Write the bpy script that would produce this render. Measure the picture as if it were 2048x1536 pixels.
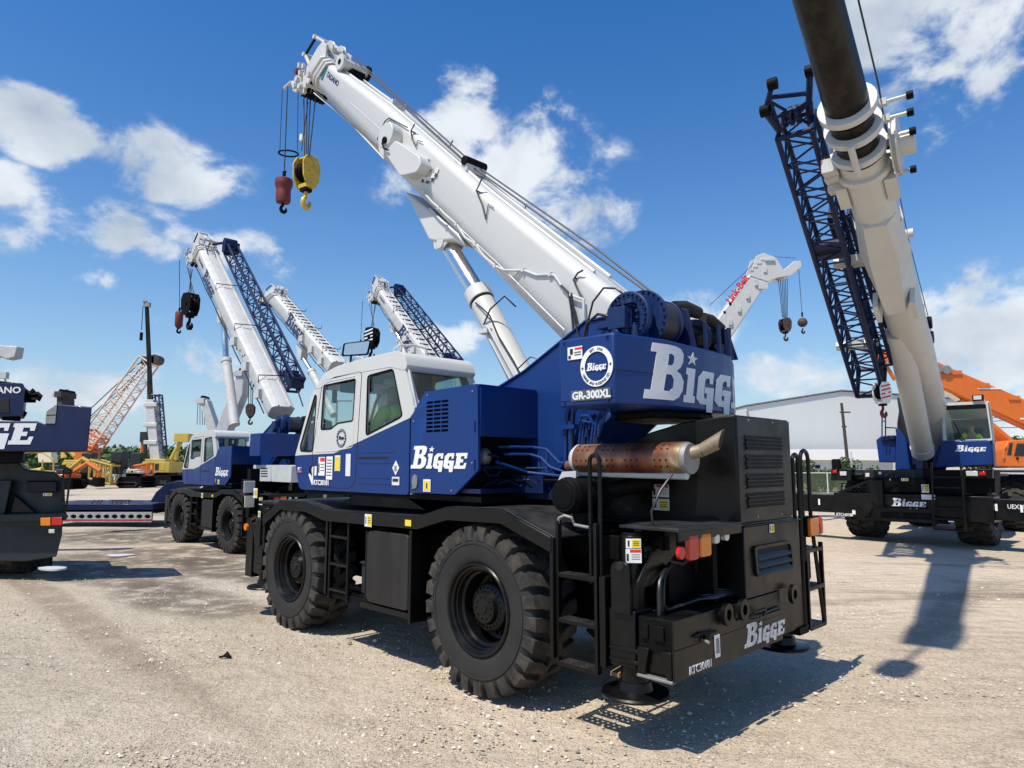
import bpy, math, random
import numpy as np
from mathutils import Vector, Matrix
for o in list(bpy.data.objects): bpy.data.objects.remove(o)
random.seed(7); RNG = np.random.default_rng(5)
scn = bpy.context.scene
COL = scn.collection
# ------------------------------------------------------------------ camera, sky, sun, exposure
FPX, CX, CY, CAMH = 1370.0, 1024.0, 768.0, 2.0
PITCH = math.atan(162/1370.0)
TH = math.radians(44.7)                      # heading of the parked cranes
cd = bpy.data.cameras.new("camera"); cam = bpy.data.objects.new("camera", cd); COL.objects.link(cam)
cam.location = (0, 0, CAMH); cam.rotation_euler = (math.pi/2 + PITCH, 0, 0)
cd.sensor_width = 36.0; cd.lens = 36.0*FPX/2048.0; cd.clip_end = 5000; cd.clip_start = 0.05
scn.camera = cam
SUN_EL = math.radians(60.8)
SUN_DIR = Vector((-math.cos(TH)*math.cos(SUN_EL), -math.sin(TH)*math.cos(SUN_EL), math.sin(SUN_EL)))
sl = bpy.data.lights.new("sun", 'SUN'); sl.energy = 5.0; sl.angle = math.radians(0.5); sl.color = (1, .94, .83)
so = bpy.data.objects.new("sun", sl); COL.objects.link(so)
so.rotation_euler = SUN_DIR.to_track_quat('Z', 'Y').to_euler(); so.location = (0, 0, 60)
scn.view_settings.view_transform = 'Standard'; scn.view_settings.look = 'None'
scn.view_settings.exposure = 0.08; scn.view_settings.gamma = 1
RT = np.array([1, 0, 0.]); FW = np.array([0, math.cos(PITCH), math.sin(PITCH)]); UP = np.array([0, -math.sin(PITCH), math.cos(PITCH)])
CC = np.array([0, 0, CAMH])
def ray(u, v): return FW + RT*(u-CX)/FPX - UP*(v-CY)/FPX
def dep(u, v, w): return CC + ray(u, v)*w                 # point seen at (u,v), w metres ahead
def gnd(u, v, z=0.): d = ray(u, v); return CC + d*((z-CAMH)/d[2])

def make_world():
    w = bpy.data.worlds.new("World"); scn.world = w; w.use_nodes = True
    nt = w.node_tree; nt.nodes.clear(); N = nt.nodes.new; L = nt.links.new
    out = N('ShaderNodeOutputWorld'); bg = N('ShaderNodeBackground'); bg.inputs[1].default_value = 1.0
    sky = N('ShaderNodeTexSky'); sky.sky_type = 'NISHITA'; sky.sun_disc = False
    sky.sun_elevation = SUN_EL; sky.sun_rotation = math.atan2(SUN_DIR.x, SUN_DIR.y)
    sky.air_density = 1.15; sky.dust_density = 0.6; sky.ozone_density = 3.2; sky.altitude = 0
    tc = N('ShaderNodeTexCoord')
    nrm = N('ShaderNodeVectorMath'); nrm.operation = 'NORMALIZE'; L(tc.outputs['Generated'], nrm.inputs[0])
    def math_(op, a, b=None, c=None, clamp=False):
        m = N('ShaderNodeMath'); m.operation = op; m.use_clamp = clamp
        for i, x in enumerate((a, b, c)):
            if x is None: continue
            if isinstance(x, (int, float)): m.inputs[i].default_value = x
            else: L(x, m.inputs[i])
        return m.outputs[0]
    # skew the sky: stretch noise horizontally
    mp = N('ShaderNodeMapping'); mp.inputs['Scale'].default_value = (1, 1, 1.35); L(nrm.outputs[0], mp.inputs[0])
    n1 = N('ShaderNodeTexNoise'); n1.inputs['Scale'].default_value = 8.5; n1.inputs['Detail'].default_value = 12; n1.inputs['Roughness'].default_value = .60
    n1.inputs['Distortion'].default_value = .25
    L(mp.outputs[0], n1.inputs[0])
    n2 = N('ShaderNodeTexNoise'); n2.inputs['Scale'].default_value = 7.0; n2.inputs['Detail'].default_value = 9; L(mp.outputs[0], n2.inputs[0])
    # cumulus groups: (px, py, rx, ry, weight)
    blobs = [(60, 235, 90, 42, 1.0), (140, 285, 110, 45, 1.05), (240, 305, 110, 48, 1.1), (340, 345, 110, 45, 1.0), (410, 365, 60, 30, .8), (10, 390, 110, 45, 1.0), (110, 430, 120, 50, 1.05), (230, 460, 130, 45, 1.05), (340, 485, 110, 40, .9),
             (430, 500, 80, 35, .75), (520, 530, 80, 60, .7), (195, 552, 55, 20, .55), (940, 240, 95, 75, 1.0), (1050, 320, 120, 90, 1.05), (1120, 390, 120, 95, 1.0),
             (1000, 440, 110, 80, .8), (790, 370, 60, 60, .5), (1880, 60, 170, 110, .95), (1820, 190, 110, 80, .75), (1990, 30, 120, 80, .6), (1850, 285, 60, 40, .4),
             (1980, 660, 140, 90, 1.1), (1900, 720, 110, 60, .9), (2060, 760, 150, 110, 1.0), (1600, 745, 130, 42, 1.15), (1500, 760, 60, 30, .7), (1690, 735, 60, 40, .8),
             (920, 680, 70, 40, .85), (870, 700, 60, 50, .6), (1060, 680, 60, 40, .7), (1380, 640, 90, 70, .85), (380, 720, 110, 55, .7), (330, 645, 60, 22, .5),
             (440, 680, 80, 40, .5), (150, 790, 300, 70, .48), (330, 830, 260, 60, .5), (1560, 830, 300, 60, .5), (500, 870, 500, 40, .35),(2000, 860, 300, 60, .6)]
    acc = None
    for (u, v, rx, ry, wt) in blobs:
        d = ray(u, v); d = d/np.linalg.norm(d)
        rx_, ry_ = rx/FPX*abs(d[1])*1.12, ry/FPX*1.05
        sub = N('ShaderNodeVectorMath'); sub.operation = 'SUBTRACT'; L(nrm.outputs[0], sub.inputs[0]); sub.inputs[1].default_value = tuple(d)
        az = N('ShaderNodeVectorMath'); az.operation = 'DOT_PRODUCT'; L(sub.outputs[0], az.inputs[0])
        h = np.array([d[1], -d[0], 0]); h /= np.linalg.norm(h); up = np.cross(h, d)
        az.inputs[1].default_value = tuple(h/rx_)
        el = N('ShaderNodeVectorMath'); el.operation = 'DOT_PRODUCT'; L(sub.outputs[0], el.inputs[0]); el.inputs[1].default_value = tuple(up/ry_)
        fb = N('ShaderNodeVectorMath'); fb.operation = 'DOT_PRODUCT'; L(sub.outputs[0], fb.inputs[0]); fb.inputs[1].default_value = tuple(d/.3)
        s = math_('MULTIPLY_ADD', az.outputs['Value'], az.outputs['Value'], math_('MULTIPLY', el.outputs['Value'], el.outputs['Value']))
        s = math_('MULTIPLY_ADD', fb.outputs['Value'], fb.outputs['Value'], s)
        g = math_('MULTIPLY', math_('EXPONENT', math_('MULTIPLY', s, -.75)), wt)
        acc = g if acc is None else math_('MAXIMUM', acc, g)
    nz = math_('MULTIPLY_ADD', n1.outputs[0], 3.9, -2.0)
    dens = math_('ADD', acc, nz)
    # only where a group lives
    dens = math_('MULTIPLY', dens, math_('MULTIPLY', acc, 2.2, clamp=True))
    mr = N('ShaderNodeMapRange'); mr.interpolation_type = 'SMOOTHERSTEP'; L(dens, mr.inputs[0]); mr.inputs[1].default_value = .16; mr.inputs[2].default_value = .95
    mask = math_('MULTIPLY', mr.outputs[0], .93)
    cr = N('ShaderNodeMapRange'); L(n2.outputs[0], cr.inputs[0]); cr.inputs[1].default_value = .3; cr.inputs[2].default_value = .62
    cc = N('ShaderNodeMix'); cc.data_type = 'RGBA'; L(cr.outputs[0], cc.inputs[0]); cc.inputs[6].default_value = (.42, .50, .60, 1); cc.inputs[7].default_value = (.84, .88, .92, 1)
    hs = N('ShaderNodeHueSaturation'); hs.inputs['Saturation'].default_value = 1.40; hs.inputs['Value'].default_value = .138; hs.inputs['Hue'].default_value = .508; L(sky.outputs[0], hs.inputs['Color'])
    sz = N('ShaderNodeSeparateXYZ'); L(nrm.outputs[0], sz.inputs[0])
    hz = math_('MULTIPLY', math_('EXPONENT', math_('MULTIPLY', math_('MAXIMUM', sz.outputs[2], 0.0), -5.5)), .88)
    hm = N('ShaderNodeMix'); hm.data_type = 'RGBA'; L(hz, hm.inputs[0]); L(hs.outputs[0], hm.inputs[6]); hm.inputs[7].default_value = (.40, .58, .78, 1)
    mx = N('ShaderNodeMix'); mx.data_type = 'RGBA'; L(mask, mx.inputs[0]); L(hm.outputs[2], mx.inputs[6]); L(cc.outputs[2], mx.inputs[7])
    L(mx.outputs[2], bg.inputs[0]); L(bg.outputs[0], out.inputs[0])
make_world()

# ------------------------------------------------------------------ frames: pixel on a known plane -> local metres
class Frame:
    def __init__(s, O, yaw, sc=1.0):
        s.O = np.array([O[0], O[1], O[2] if len(O) > 2 else 0.]); s.yaw = yaw; s.sc = sc
        s.X = np.array([-math.sin(yaw), math.cos(yaw), 0]); s.Y = np.array([-math.cos(yaw), -math.sin(yaw), 0])
    def at(s, u, v, x=None, y=None, z=None):
        c = CC - s.O; d = ray(u, v)
        c = np.array([c@s.X, c@s.Y, c[2]])/s.sc; d = np.array([d@s.X, d@s.Y, d[2]])/s.sc
        i, val = (0, x) if x is not None else (1, y) if y is not None else (2, z)
        return tuple(c + d*((val-c[i])/d[i]))
    def loc(s, P):
        q = np.asarray(P) - s.O; return tuple(np.array([q@s.X, q@s.Y, q[2]])/s.sc)
    def place(s, root):
        root.location = tuple(s.O); root.rotation_euler = (0, 0, s.yaw + math.pi/2); root.scale = (s.sc,)*3

# ------------------------------------------------------------------ materials
def mat(name, col, rough=.5, metal=0., coat=0., dirt=None, dscale=3., damt=.5, bump=0., bscale=40., spec=.5, streak=False, alpha=None, trans=0.):
    m = bpy.data.materials.new(name); m.use_nodes = True; nt = m.node_tree; b = nt.nodes['Principled BSDF']; N = nt.nodes.new; L = nt.links.new
    b.inputs['Base Color'].default_value = (*col, 1); b.inputs['Roughness'].default_value = rough; b.inputs['Metallic'].default_value = metal
    b.inputs['Coat Weight'].default_value = coat; b.inputs['Coat Roughness'].default_value = .08
    b.inputs['Specular IOR Level'].default_value = spec
    if trans: b.inputs['Transmission Weight'].default_value = trans
    tc = N('ShaderNodeTexCoord')
    if dirt:
        n = N('ShaderNodeTexNoise'); n.inputs['Scale'].default_value = dscale; n.inputs['Detail'].default_value = 8; n.inputs['Roughness'].default_value = .65
        if streak:
            mp = N('ShaderNodeMapping'); mp.inputs['Scale'].default_value = (1, 1, .14); L(tc.outputs['Object'], mp.inputs[0]); L(mp.outputs[0], n.inputs[0])
        else: L(tc.outputs['Object'], n.inputs[0])
        r = N('ShaderNodeMapRange'); r.inputs[1].default_value = .42; r.inputs[2].default_value = .78; r.inputs[4].default_value = damt; L(n.outputs[0], r.inputs[0])
        x = N('ShaderNodeMix'); x.data_type = 'RGBA'; L(r.outputs[0], x.inputs[0]); x.inputs[6].default_value = (*col, 1); x.inputs[7].default_value = (*dirt, 1)
        L(x.outputs[2], b.inputs['Base Color'])
        r2 = N('ShaderNodeMapRange'); r2.inputs[3].default_value = rough; r2.inputs[4].default_value = min(1, rough+.35); r2.inputs[1].default_value = .35; r2.inputs[2].default_value = .8
        L(n.outputs[0], r2.inputs[0]); L(r2.outputs[0], b.inputs['Roughness'])
    if bump:
        n = N('ShaderNodeTexNoise'); n.inputs['Scale'].default_value = bscale; n.inputs['Detail'].default_value = 4; L(tc.outputs['Object'], n.inputs[0])
        bp = N('ShaderNodeBump'); bp.inputs['Strength'].default_value = bump; bp.inputs['Distance'].default_value = .01; L(n.outputs[0], bp.inputs['Height']); L(bp.outputs[0], b.inputs['Normal'])
    return m
M = {}
M['blue'] = mat('blue_paint', (.0035, .031, .160), .30, coat=.10, dirt=(.012, .036, .13), dscale=2.2, damt=.5, streak=True, spec=.3, bump=.04, bscale=3)
M['winchblue'] = mat('winch_blue_paint', (.004, .022, .095), .38, dirt=(.015, .025, .06), dscale=9, damt=.6, bump=.2, bscale=20, spec=.35)
M['dblue'] = mat('dark_blue_paint', (.002, .010, .055), .4, coat=.1, dirt=(.012, .02, .06), damt=.4, spec=.3, bump=.2, bscale=30)
M['white'] = mat('white_paint', (.56, .565, .54), .36, coat=.15, dirt=(.45, .44, .40), dscale=2.0, damt=.35, bump=.03, bscale=6)
M['wgrime'] = mat('grimy_white_paint', (.57, .575, .56), .45, dirt=(.33, .30, .26), dscale=4, damt=.6, bump=.1, bscale=20)
M['black'] = mat('black_paint', (.003, .0032, .0034), .24, coat=.0, dirt=(.014, .013, .012), dscale=3.5, damt=.4, bump=.05, bscale=8, spec=.28)
M['gloss'] = mat('glossy_black_panel', (.004, .004, .004), .26, coat=.04, spec=.3, dirt=(.018, .016, .013), dscale=3, damt=.4, bump=.02, bscale=4)
M['mblack'] = mat('matt_black', (.003, .003, .0033), .5, dirt=(.014, .013, .012), dscale=6, damt=.35, bump=.2, bscale=25, spec=.12)
M['deck'] = mat('dusty_black_deck', (.008, .0085, .0095), .45, dirt=(.04, .037, .033), dscale=5, damt=.7, bump=.25, bscale=60)
M['rubber'] = mat('tyre_rubber', (.013, .0125, .012), .66, dirt=(.036, .033, .029), dscale=4, damt=.6, bump=.25, bscale=90)
M['tread'] = mat('dusty_tread', (.016, .015, .014), .8, dirt=(.12, .10, .075), dscale=7, damt=.75, bump=.5, bscale=120)
M['chrome'] = mat('chrome', (.75, .74, .72), .14, metal=1, dirt=(.5, .48, .44), dscale=3, damt=.3)
M['steel'] = mat('grey_steel', (.30, .30, .29), .5, metal=.6, dirt=(.16, .14, .12), damt=.6, bump=.2)
M['dark'] = mat('dark_recess', (.006, .006, .007), .8)
M['rope'] = mat('wire_rope', (.045, .045, .05), .55, metal=.4)
M['hose'] = mat('black_hose', (.012, .012, .013), .4, coat=.2)
M['yellow'] = mat('yellow_paint', (.62, .43, .03), .42, coat=.2, dirt=(.22, .15, .04), dscale=9, damt=.7, bump=.1)
M['yel'] = mat('yellow_machine_paint', (.52, .37, .06), .5, dirt=(.3, .22, .08), dscale=2, damt=.6)
M['red'] = mat('red_paint', (.15, .02, .022), .5, dirt=(.1, .03, .03), dscale=8, damt=.6, bump=.1)
M['orange'] = mat('orange_paint', (.66, .145, .008), .38, coat=.2, dirt=(.45, .11, .02), dscale=2, damt=.5)
M['redlens'] = mat('red_lens', (.50, .008, .01), .2, coat=.2)
M['amber'] = mat('amber_lens', (.72, .19, .005), .2, coat=.2)
M['clear'] = mat('clear_lens', (.55, .55, .53), .12, coat=1)
M['tank'] = mat('scuffed_tank', (.006, .0058, .0058), .38, dirt=(.032, .029, .026), dscale=5, damt=.8, bump=.1, bscale=7, streak=True)
M['vinylw'] = mat('white_vinyl', (.78, .78, .77), .4)
M['vinyls'] = mat('silver_vinyl', (.68, .69, .70), .4)
M['worn'] = mat('worn_white_vinyl', (.74, .73, .70), .5, dirt=(.15, .14, .13), dscale=14, damt=.7)
M['vinyly'] = mat('yellow_vinyl', (.80, .60, .04), .4)
M['vinylr'] = mat('red_vinyl', (.62, .03, .03), .4)
M['vinylk'] = mat('black_vinyl', (.02, .02, .022), .4)
M['vinylg'] = mat('grey_vinyl', (.07, .08, .09), .4)
M['vinylb'] = mat('blue_vinyl', (.02, .05, .25), .4)
M['teal'] = mat('teal_vinyl', (.02, .16, .17), .4)
M['navy'] = mat('navy_lettering', (.02, .03, .09), .45)
M['redtext'] = mat('red_lettering', (.62, .02, .02), .45)
M['cage'] = mat('pale_bracket', (.52, .56, .55), .45, dirt=(.3, .3, .28), damt=.5)
M['seat'] = mat('seat_fabric', (.03, .03, .033), .9, bump=.2)
M['inside'] = mat('cab_lining', (.16, .17, .17), .8)
M['skin'] = mat('skin', (.42, .24, .17), .6)
M['hiviz'] = mat('lime_cloth', (.55, .85, .04), .8, bump=.3, bscale=25)
M['navycloth'] = mat('navy_cloth', (.03, .04, .07), .9, bump=.3, bscale=25)
M['hat'] = mat('hard_hat_shell', (.80, .81, .79), .35, dirt=(.2, .3, .25), dscale=14, damt=.4)
M['canvas'] = mat('black_canvas', (.012, .011, .010), .8, bump=.6, bscale=14)
M['scorched'] = mat('scorched_pipe', (.34, .28, .19), .45, metal=.6, dirt=(.12, .08, .05), dscale=6, damt=.8)
M['peach'] = mat('faded_orange_paint', (.66, .53, .44), .6)
M['cream'] = mat('cream_paint', (.72, .66, .50), .5)
M['wood'] = mat('dry_wood', (.30, .19, .09), .8, dirt=(.15, .1, .06), dscale=12)
M['pole'] = mat('weathered_pole', (.055, .042, .035), .9)
M['brown'] = mat('brown_iron', (.07, .045, .035), .6, dirt=(.03, .02, .02), dscale=8)
M['trailer_side'] = mat('galvanised_side', (.42, .43, .44), .5, metal=.2, dirt=(.2, .19, .17), damt=.6)
M['gunmetal'] = mat('dark_telescopic_section', (.006, .006, .0055), .28, coat=0., spec=.22, dirt=(.05, .045, .03), dscale=4, damt=.8, streak=True)
M['slate'] = mat('slate_green_black', (.010, .017, .020), .5, dirt=(.03, .03, .028), damt=.4)

def rust_mat():
    m = mat('heat_stained_muffler', (.3, .2, .14), .42, metal=.75); nt = m.node_tree; b = nt.nodes['Principled BSDF']; N = nt.nodes.new; L = nt.links.new
    tc = N('ShaderNodeTexCoord'); n = N('ShaderNodeTexNoise'); n.inputs['Scale'].default_value = 3.2; n.inputs['Detail'].default_value = 7; n.inputs['Distortion'].default_value = .6
    L(tc.outputs['Object'], n.inputs[0]); r = N('ShaderNodeValToRGB'); L(n.outputs[0], r.inputs[0])
    e = r.color_ramp.elements; e[0].position = .3; e[0].color = (.09, .035, .03, 1); e[1].position = .75; e[1].color = (.62, .56, .42, 1)
    for p, c in ((.42, (.23, .08, .045, 1)), (.52, (.30, .14, .075, 1)), (.58, (.42, .27, .15, 1)), (.62, (.58, .50, .36, 1))):
        k = e.new(p); k.color = c
    L(r.outputs[0], b.inputs['Base Color']); return m
M['rust'] = rust_mat()

def glass_mat(name, tint, refl=.12, rough=.02):
    m = bpy.data.materials.new(name); m.use_nodes = True; nt = m.node_tree; nt.nodes.clear(); N = nt.nodes.new; L = nt.links.new
    o = N('ShaderNodeOutputMaterial'); mx = N('ShaderNodeMixShader'); t = N('ShaderNodeBsdfTransparent'); g = N('ShaderNodeBsdfGlossy'); f = N('ShaderNodeLayerWeight')
    t.inputs[0].default_value = (*tint, 1); g.inputs['Roughness'].default_value = rough; f.inputs[0].default_value = .5; pw = N('ShaderNodeMath'); pw.operation = 'POWER'; L(f.outputs['Facing'], pw.inputs[0]); pw.inputs[1].default_value = 3.5
    a = N('ShaderNodeMath'); a.operation = 'MULTIPLY_ADD'; a.inputs[1].default_value = .8; a.inputs[2].default_value = refl; L(pw.outputs[0], a.inputs[0])
    L(a.outputs[0], mx.inputs[0]); L(t.outputs[0], mx.inputs[1]); L(g.outputs[0], mx.inputs[2]); L(mx.outputs[0], o.inputs[0]); return m
M['glass'] = glass_mat('tinted_window_glass', (.84, .90, .88), .03)
M['dglass'] = glass_mat('dark_window_glass', (.30, .36, .34), .08)
M['wglass'] = glass_mat('screen_glass', (.66, .74, .70), .10, .04)

# ------------------------------------------------------------------ mesh builder
PL = {'xz': lambda a, b, c: (a, c, b), 'xy': lambda a, b, c: (a, b, c), 'yz': lambda a, b, c: (c, a, b)}
class MB:
    def __init__(s): s.v = []; s.f = []; s.m = []; s.s = []; s.mats = []
    def mi(s, m):
        if m not in s.mats: s.mats.append(m)
        return s.mats.index(m)
    def add(s, vs, fs, m, smooth=False):
        k = len(s.v); i = s.mi(m); s.v += [tuple(map(float, p)) for p in vs]
        for f in fs: s.f.append(tuple(j+k for j in f)); s.m.append(i); s.s.append(smooth)
        return s
    def box(s, x0, x1, y0, y1, z0, z1, m):
        vs = [(x, y, z) for x in (min(x0, x1), max(x0, x1)) for y in (min(y0, y1), max(y0, y1)) for z in (min(z0, z1), max(z0, z1))]
        return s.add(vs, [(0, 1, 3, 2), (4, 6, 7, 5), (0, 4, 5, 1), (2, 3, 7, 6), (0, 2, 6, 4), (1, 5, 7, 3)], m)
    def prism(s, pts, plane, a, b, m, smooth=False):
        g = PL[plane]; n = len(pts)
        vs = [g(p[0], p[1], a) for p in pts] + [g(p[0], p[1], b) for p in pts]
        fs = [tuple(range(n))[::-1], tuple(range(n, 2*n))]
        s.add(vs, fs, m); k = len(s.v)-2*n; i = s.mi(m)
        for j in range(n):
            q = (j+1) % n; s.f.append((k+j, k+q, k+n+q, k+n+j)); s.m.append(i); s.s.append(smooth)
        return s
    def loft(s, rings, m, smooth=True, caps=True, closed=True):
        n = len(rings[0]); vs = [p for r in rings for p in r]; fs = []
        for i in range(len(rings)-1):
            for j in range(n if closed else n-1):
                q = (j+1) % n; fs.append((i*n+j, i*n+q, (i+1)*n+q, (i+1)*n+j))
        s.add(vs, fs, m, smooth)
        if caps and closed:
            k = len(s.v)-len(vs); i = s.mi(m)
            s.f.append(tuple(range(k, k+n))[::-1]); s.m.append(i); s.s.append(False)
            e = k+(len(rings)-1)*n; s.f.append(tuple(range(e, e+n))); s.m.append(i); s.s.append(False)
        return s
    def tube(s, pts, r, m, n=8, caps=True, closed=False):
        P = [np.array(p, float) for p in pts]; rings = []
        if closed: P = P + [P[0]]
        ref = None
        for i, p in enumerate(P):
            if closed and i in (0, len(P)-1): d = P[1]-P[-2]
            else: d = P[min(i+1, len(P)-1)] - P[max(i-1, 0)]
            L_ = np.linalg.norm(d); d = d/(L_ if L_ else 1)
            if ref is None: ref = np.array([0, 0, 1.]) if abs(d[2]) < .9 else np.array([1., 0, 0])
            a = np.cross(d, ref); a /= (np.linalg.norm(a) or 1); b = np.cross(a, d); ref = b
            rr = r[i] if isinstance(r, (list, tuple)) else r
            rings.append([tuple(p + rr*(math.cos(t)*a + math.sin(t)*b)) for t in [2*math.pi*k/n for k in range(n)]])
        return s.loft(rings, m, True, caps and not closed)
    def cyl(s, p0, p1, r, m, r1=None, n=24, caps=True):
        return s.tube([p0, p1], [r, r if r1 is None else r1], m, n, caps)
    def lathe(s, prof, o, ax, m, n=48, smooth=True, caps=True):
        o = np.array(o, float); ax = np.array(ax, float); ax /= np.linalg.norm(ax)
        ref = np.array([0, 0, 1.]) if abs(ax[2]) < .9 else np.array([1., 0, 0]); a = np.cross(ax, ref); a /= np.linalg.norm(a); b = np.cross(ax, a)
        rings = [[tuple(o + ax*h + r*(math.cos(t)*a+math.sin(t)*b)) for t in [2*math.pi*k/n for k in range(n)]] for (r, h) in prof]
        return s.loft(rings, m, smooth, caps)
    def shape(s, sh, O, U, V, m, lift=0., sx=1., sy=None):
        sy = sx if sy is None else sy; O = np.array(O, float); U = np.array(U, float); V = np.array(V, float); U = U/np.linalg.norm(U); V = V/np.linalg.norm(V); W = np.cross(U, V)
        vs = [O + U*p[0]*sx + V*p[1]*sy + W*(p[2]+lift) for p in sh[0]]
        return s.add(vs, sh[1], m)
    def quad(s, O, U, V, w, h, m, lift=.004, t=.003):          # thin sticker, centred on O
        O = np.array(O, float); U = np.array(U, float)/np.linalg.norm(U); V = np.array(V, float)/np.linalg.norm(V); W = np.cross(U, V)
        vs = [O+U*a*w/2+V*b*h/2+W*(lift+c) for c in (0, t) for (a, b) in ((-1, -1), (1, -1), (1, 1), (-1, 1))]
        return s.add(vs, [(3, 2, 1, 0), (4, 5, 6, 7), (0, 1, 5, 4), (1, 2, 6, 5), (2, 3, 7, 6), (3, 0, 4, 7)], m)
    def pieces(s):
        """faces grouped into pieces that touch each other"""
        n = len(s.v); p = list(range(n))
        def find(a):
            while p[a] != a: p[a] = p[p[a]]; a = p[a]
            return a
        for f in s.f:
            r = find(f[0])
            for j in f[1:]: p[find(j)] = r
        V = np.array(s.v); comp = {}
        for i in range(n): comp.setdefault(find(i), []).append(i)
        ks = list(comp)
        if len(ks) < 2 or len(ks) > 300: return None
        lo = np.array([V[comp[k]].min(0) for k in ks])-.012; hi = np.array([V[comp[k]].max(0) for k in ks])+.012; q = list(range(len(ks)))
        def fd(a):
            while q[a] != a: a = q[a]
            return a
        for i in range(len(ks)):
            t = np.where(np.all((lo[i] <= hi) & (hi[i] >= lo), axis=1))[0]
            for j in t: q[fd(int(j))] = fd(i)
        gid = {k: fd(i) for i, k in enumerate(ks)}; g = {}
        for fi, f in enumerate(s.f): g.setdefault(gid[find(f[0])], []).append(fi)
        out = sorted(g.values(), key=len, reverse=True)
        return out if 1 < len(out) <= 30 else None
    def build(s, name, parent=None, bevel=0., label=None, seg=2, autosmooth=False):
        if name not in ('lettering', 'louvre_slot', 'vent_hole', 'air_vent', 'warning_stripes', 'emblem', 'lattice_jib', 'lattice_boom', 'truss', 'muffler', 'grab_rail', 'ladder', 'mesh', 'fingers', 'face', 'hard_hat', 'power_lines', 'wire_rope_set', 'wheel', 'tyre', 'hub', 'side_panel'):
            pc = s.pieces()
            if pc:
                res = []
                for fl in pc:
                    t = MB(); t.mats = list(s.mats); ix = {}
                    for fi in fl:
                        t.f.append(tuple(ix.setdefault(j, len(ix)) for j in s.f[fi])); t.m.append(s.m[fi]); t.s.append(s.s[fi])
                    t.v = [None]*len(ix)
                    for j, k in ix.items(): t.v[k] = s.v[j]
                    res.append(t._build(name, parent, bevel, label, seg))
                return res[0]
        return s._build(name, parent, bevel, label, seg)
    def _build(s, name, parent=None, bevel=0., label=None, seg=2):
        me = bpy.data.meshes.new(name); me.from_pydata(s.v, [], s.f)
        for mm in s.mats: me.materials.append(M[mm] if isinstance(mm, str) else mm)
        me.polygons.foreach_set('material_index', s.m); me.polygons.foreach_set('use_smooth', s.s); me.update(); me.set_sharp_from_angle(angle=math.radians(38))
        o = bpy.data.objects.new(name, me); COL.objects.link(o)
        if parent: o.parent = parent
        if label: o['label'] = label
        if bevel:
            b = o.modifiers.new('bevel', 'BEVEL'); b.width = bevel; b.segments = seg; b.limit_method = 'ANGLE'; b.angle_limit = math.radians(40); b.harden_normals = False
        return o
def thing(name, label, cat, loc=(0, 0, 0), rz=0., group=None):
    o = bpy.data.objects.new(name, None); COL.objects.link(o); o.location = loc; o.rotation_euler = (0, 0, rz); o.empty_display_size = .2
    o['label'] = label; o['category'] = cat
    if group: o['group'] = group
    return o
def tag(o, label=None, cat=None, group=None, kind=None):
    for k, v in (('label', label), ('category', cat), ('group', group), ('kind', kind)):
        if v: o[k] = v
    return o
def ellip(mb, c, r, m, n=16, k=10, rot=None):
    rings = []
    for i in range(k+1):
        t = math.pi*i/k; rr = max(math.sin(t), .01); ring = []
        for j in range(n):
            a = 2*math.pi*j/n; p = np.array([r[0]*rr*math.cos(a), r[1]*rr*math.sin(a), -r[2]*math.cos(t)])
            if rot is not None: p = rot@p
            ring.append(tuple(np.array(c)+p))
        rings.append(ring)
    mb.loft(rings, m)
# ------------------------------------------------------------------ flat shapes with holes, and lettering
def round_poly(pts, r, n=4):
    out = []; N_ = len(pts)
    for i in range(N_):
        p = np.array(pts[i], float); a = np.array(pts[i-1], float)-p; b = np.array(pts[(i+1) % N_], float)-p
        la, lb = np.linalg.norm(a), np.linalg.norm(b); rr = r[i] if isinstance(r, (list, tuple)) else r; q = min(rr, la*.45, lb*.45)
        if q < 1e-4: out.append(tuple(p)); continue
        A = p+a/la*q; B = p+b/lb*q
        for k in range(n+1):
            t = k/n; out.append(tuple((1-t)**2*A + 2*t*(1-t)*p + t*t*B))
    return out
def flat(outlines, thick=.004):
    cu = bpy.data.curves.new('tmp', 'CURVE'); cu.dimensions = '2D'; cu.fill_mode = 'BOTH'; cu.extrude = thick/2
    for ol in outlines:
        sp = cu.splines.new('POLY'); sp.points.add(len(ol)-1)
        for i, p in enumerate(ol): sp.points[i].co = (p[0], p[1], 0, 1)
        sp.use_cyclic_u = True
    ob = bpy.data.objects.new('tmp', cu); me = bpy.data.meshes.new_from_object(ob)
    r = ([tuple(v.co) for v in me.vertices], [tuple(p.vertices) for p in me.polygons])
    bpy.data.objects.remove(ob); bpy.data.curves.remove(cu); bpy.data.meshes.remove(me)
    return r
_tc = {}
def text(t, bold=0., thick=.004, shear=0., align='LEFT', space=1.):
    key = (t, bold, thick, shear, align, space)
    if key in _tc: return _tc[key]
    cu = bpy.data.curves.new('tmp', 'FONT'); cu.body = t; cu.size = 1.39; cu.offset = bold; cu.extrude = thick/2; cu.shear = shear; cu.align_x = align; cu.space_character = space
    cu.resolution_u = 3
    ob = bpy.data.objects.new('tmp', cu); me = bpy.data.meshes.new_from_object(ob)
    r = ([tuple(v.co) for v in me.vertices], [tuple(p.vertices) for p in me.polygons])
    bpy.data.objects.remove(ob); bpy.data.curves.remove(cu); bpy.data.meshes.remove(me)
    _tc[key] = r; return r
def star(cx, cy, r, k=5):
    return [(cx+math.sin(math.pi*i/k)*(r if i % 2 == 0 else r*.4), cy+math.cos(math.pi*i/k)*(r if i % 2 == 0 else r*.4)) for i in range(2*k)]
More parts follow.
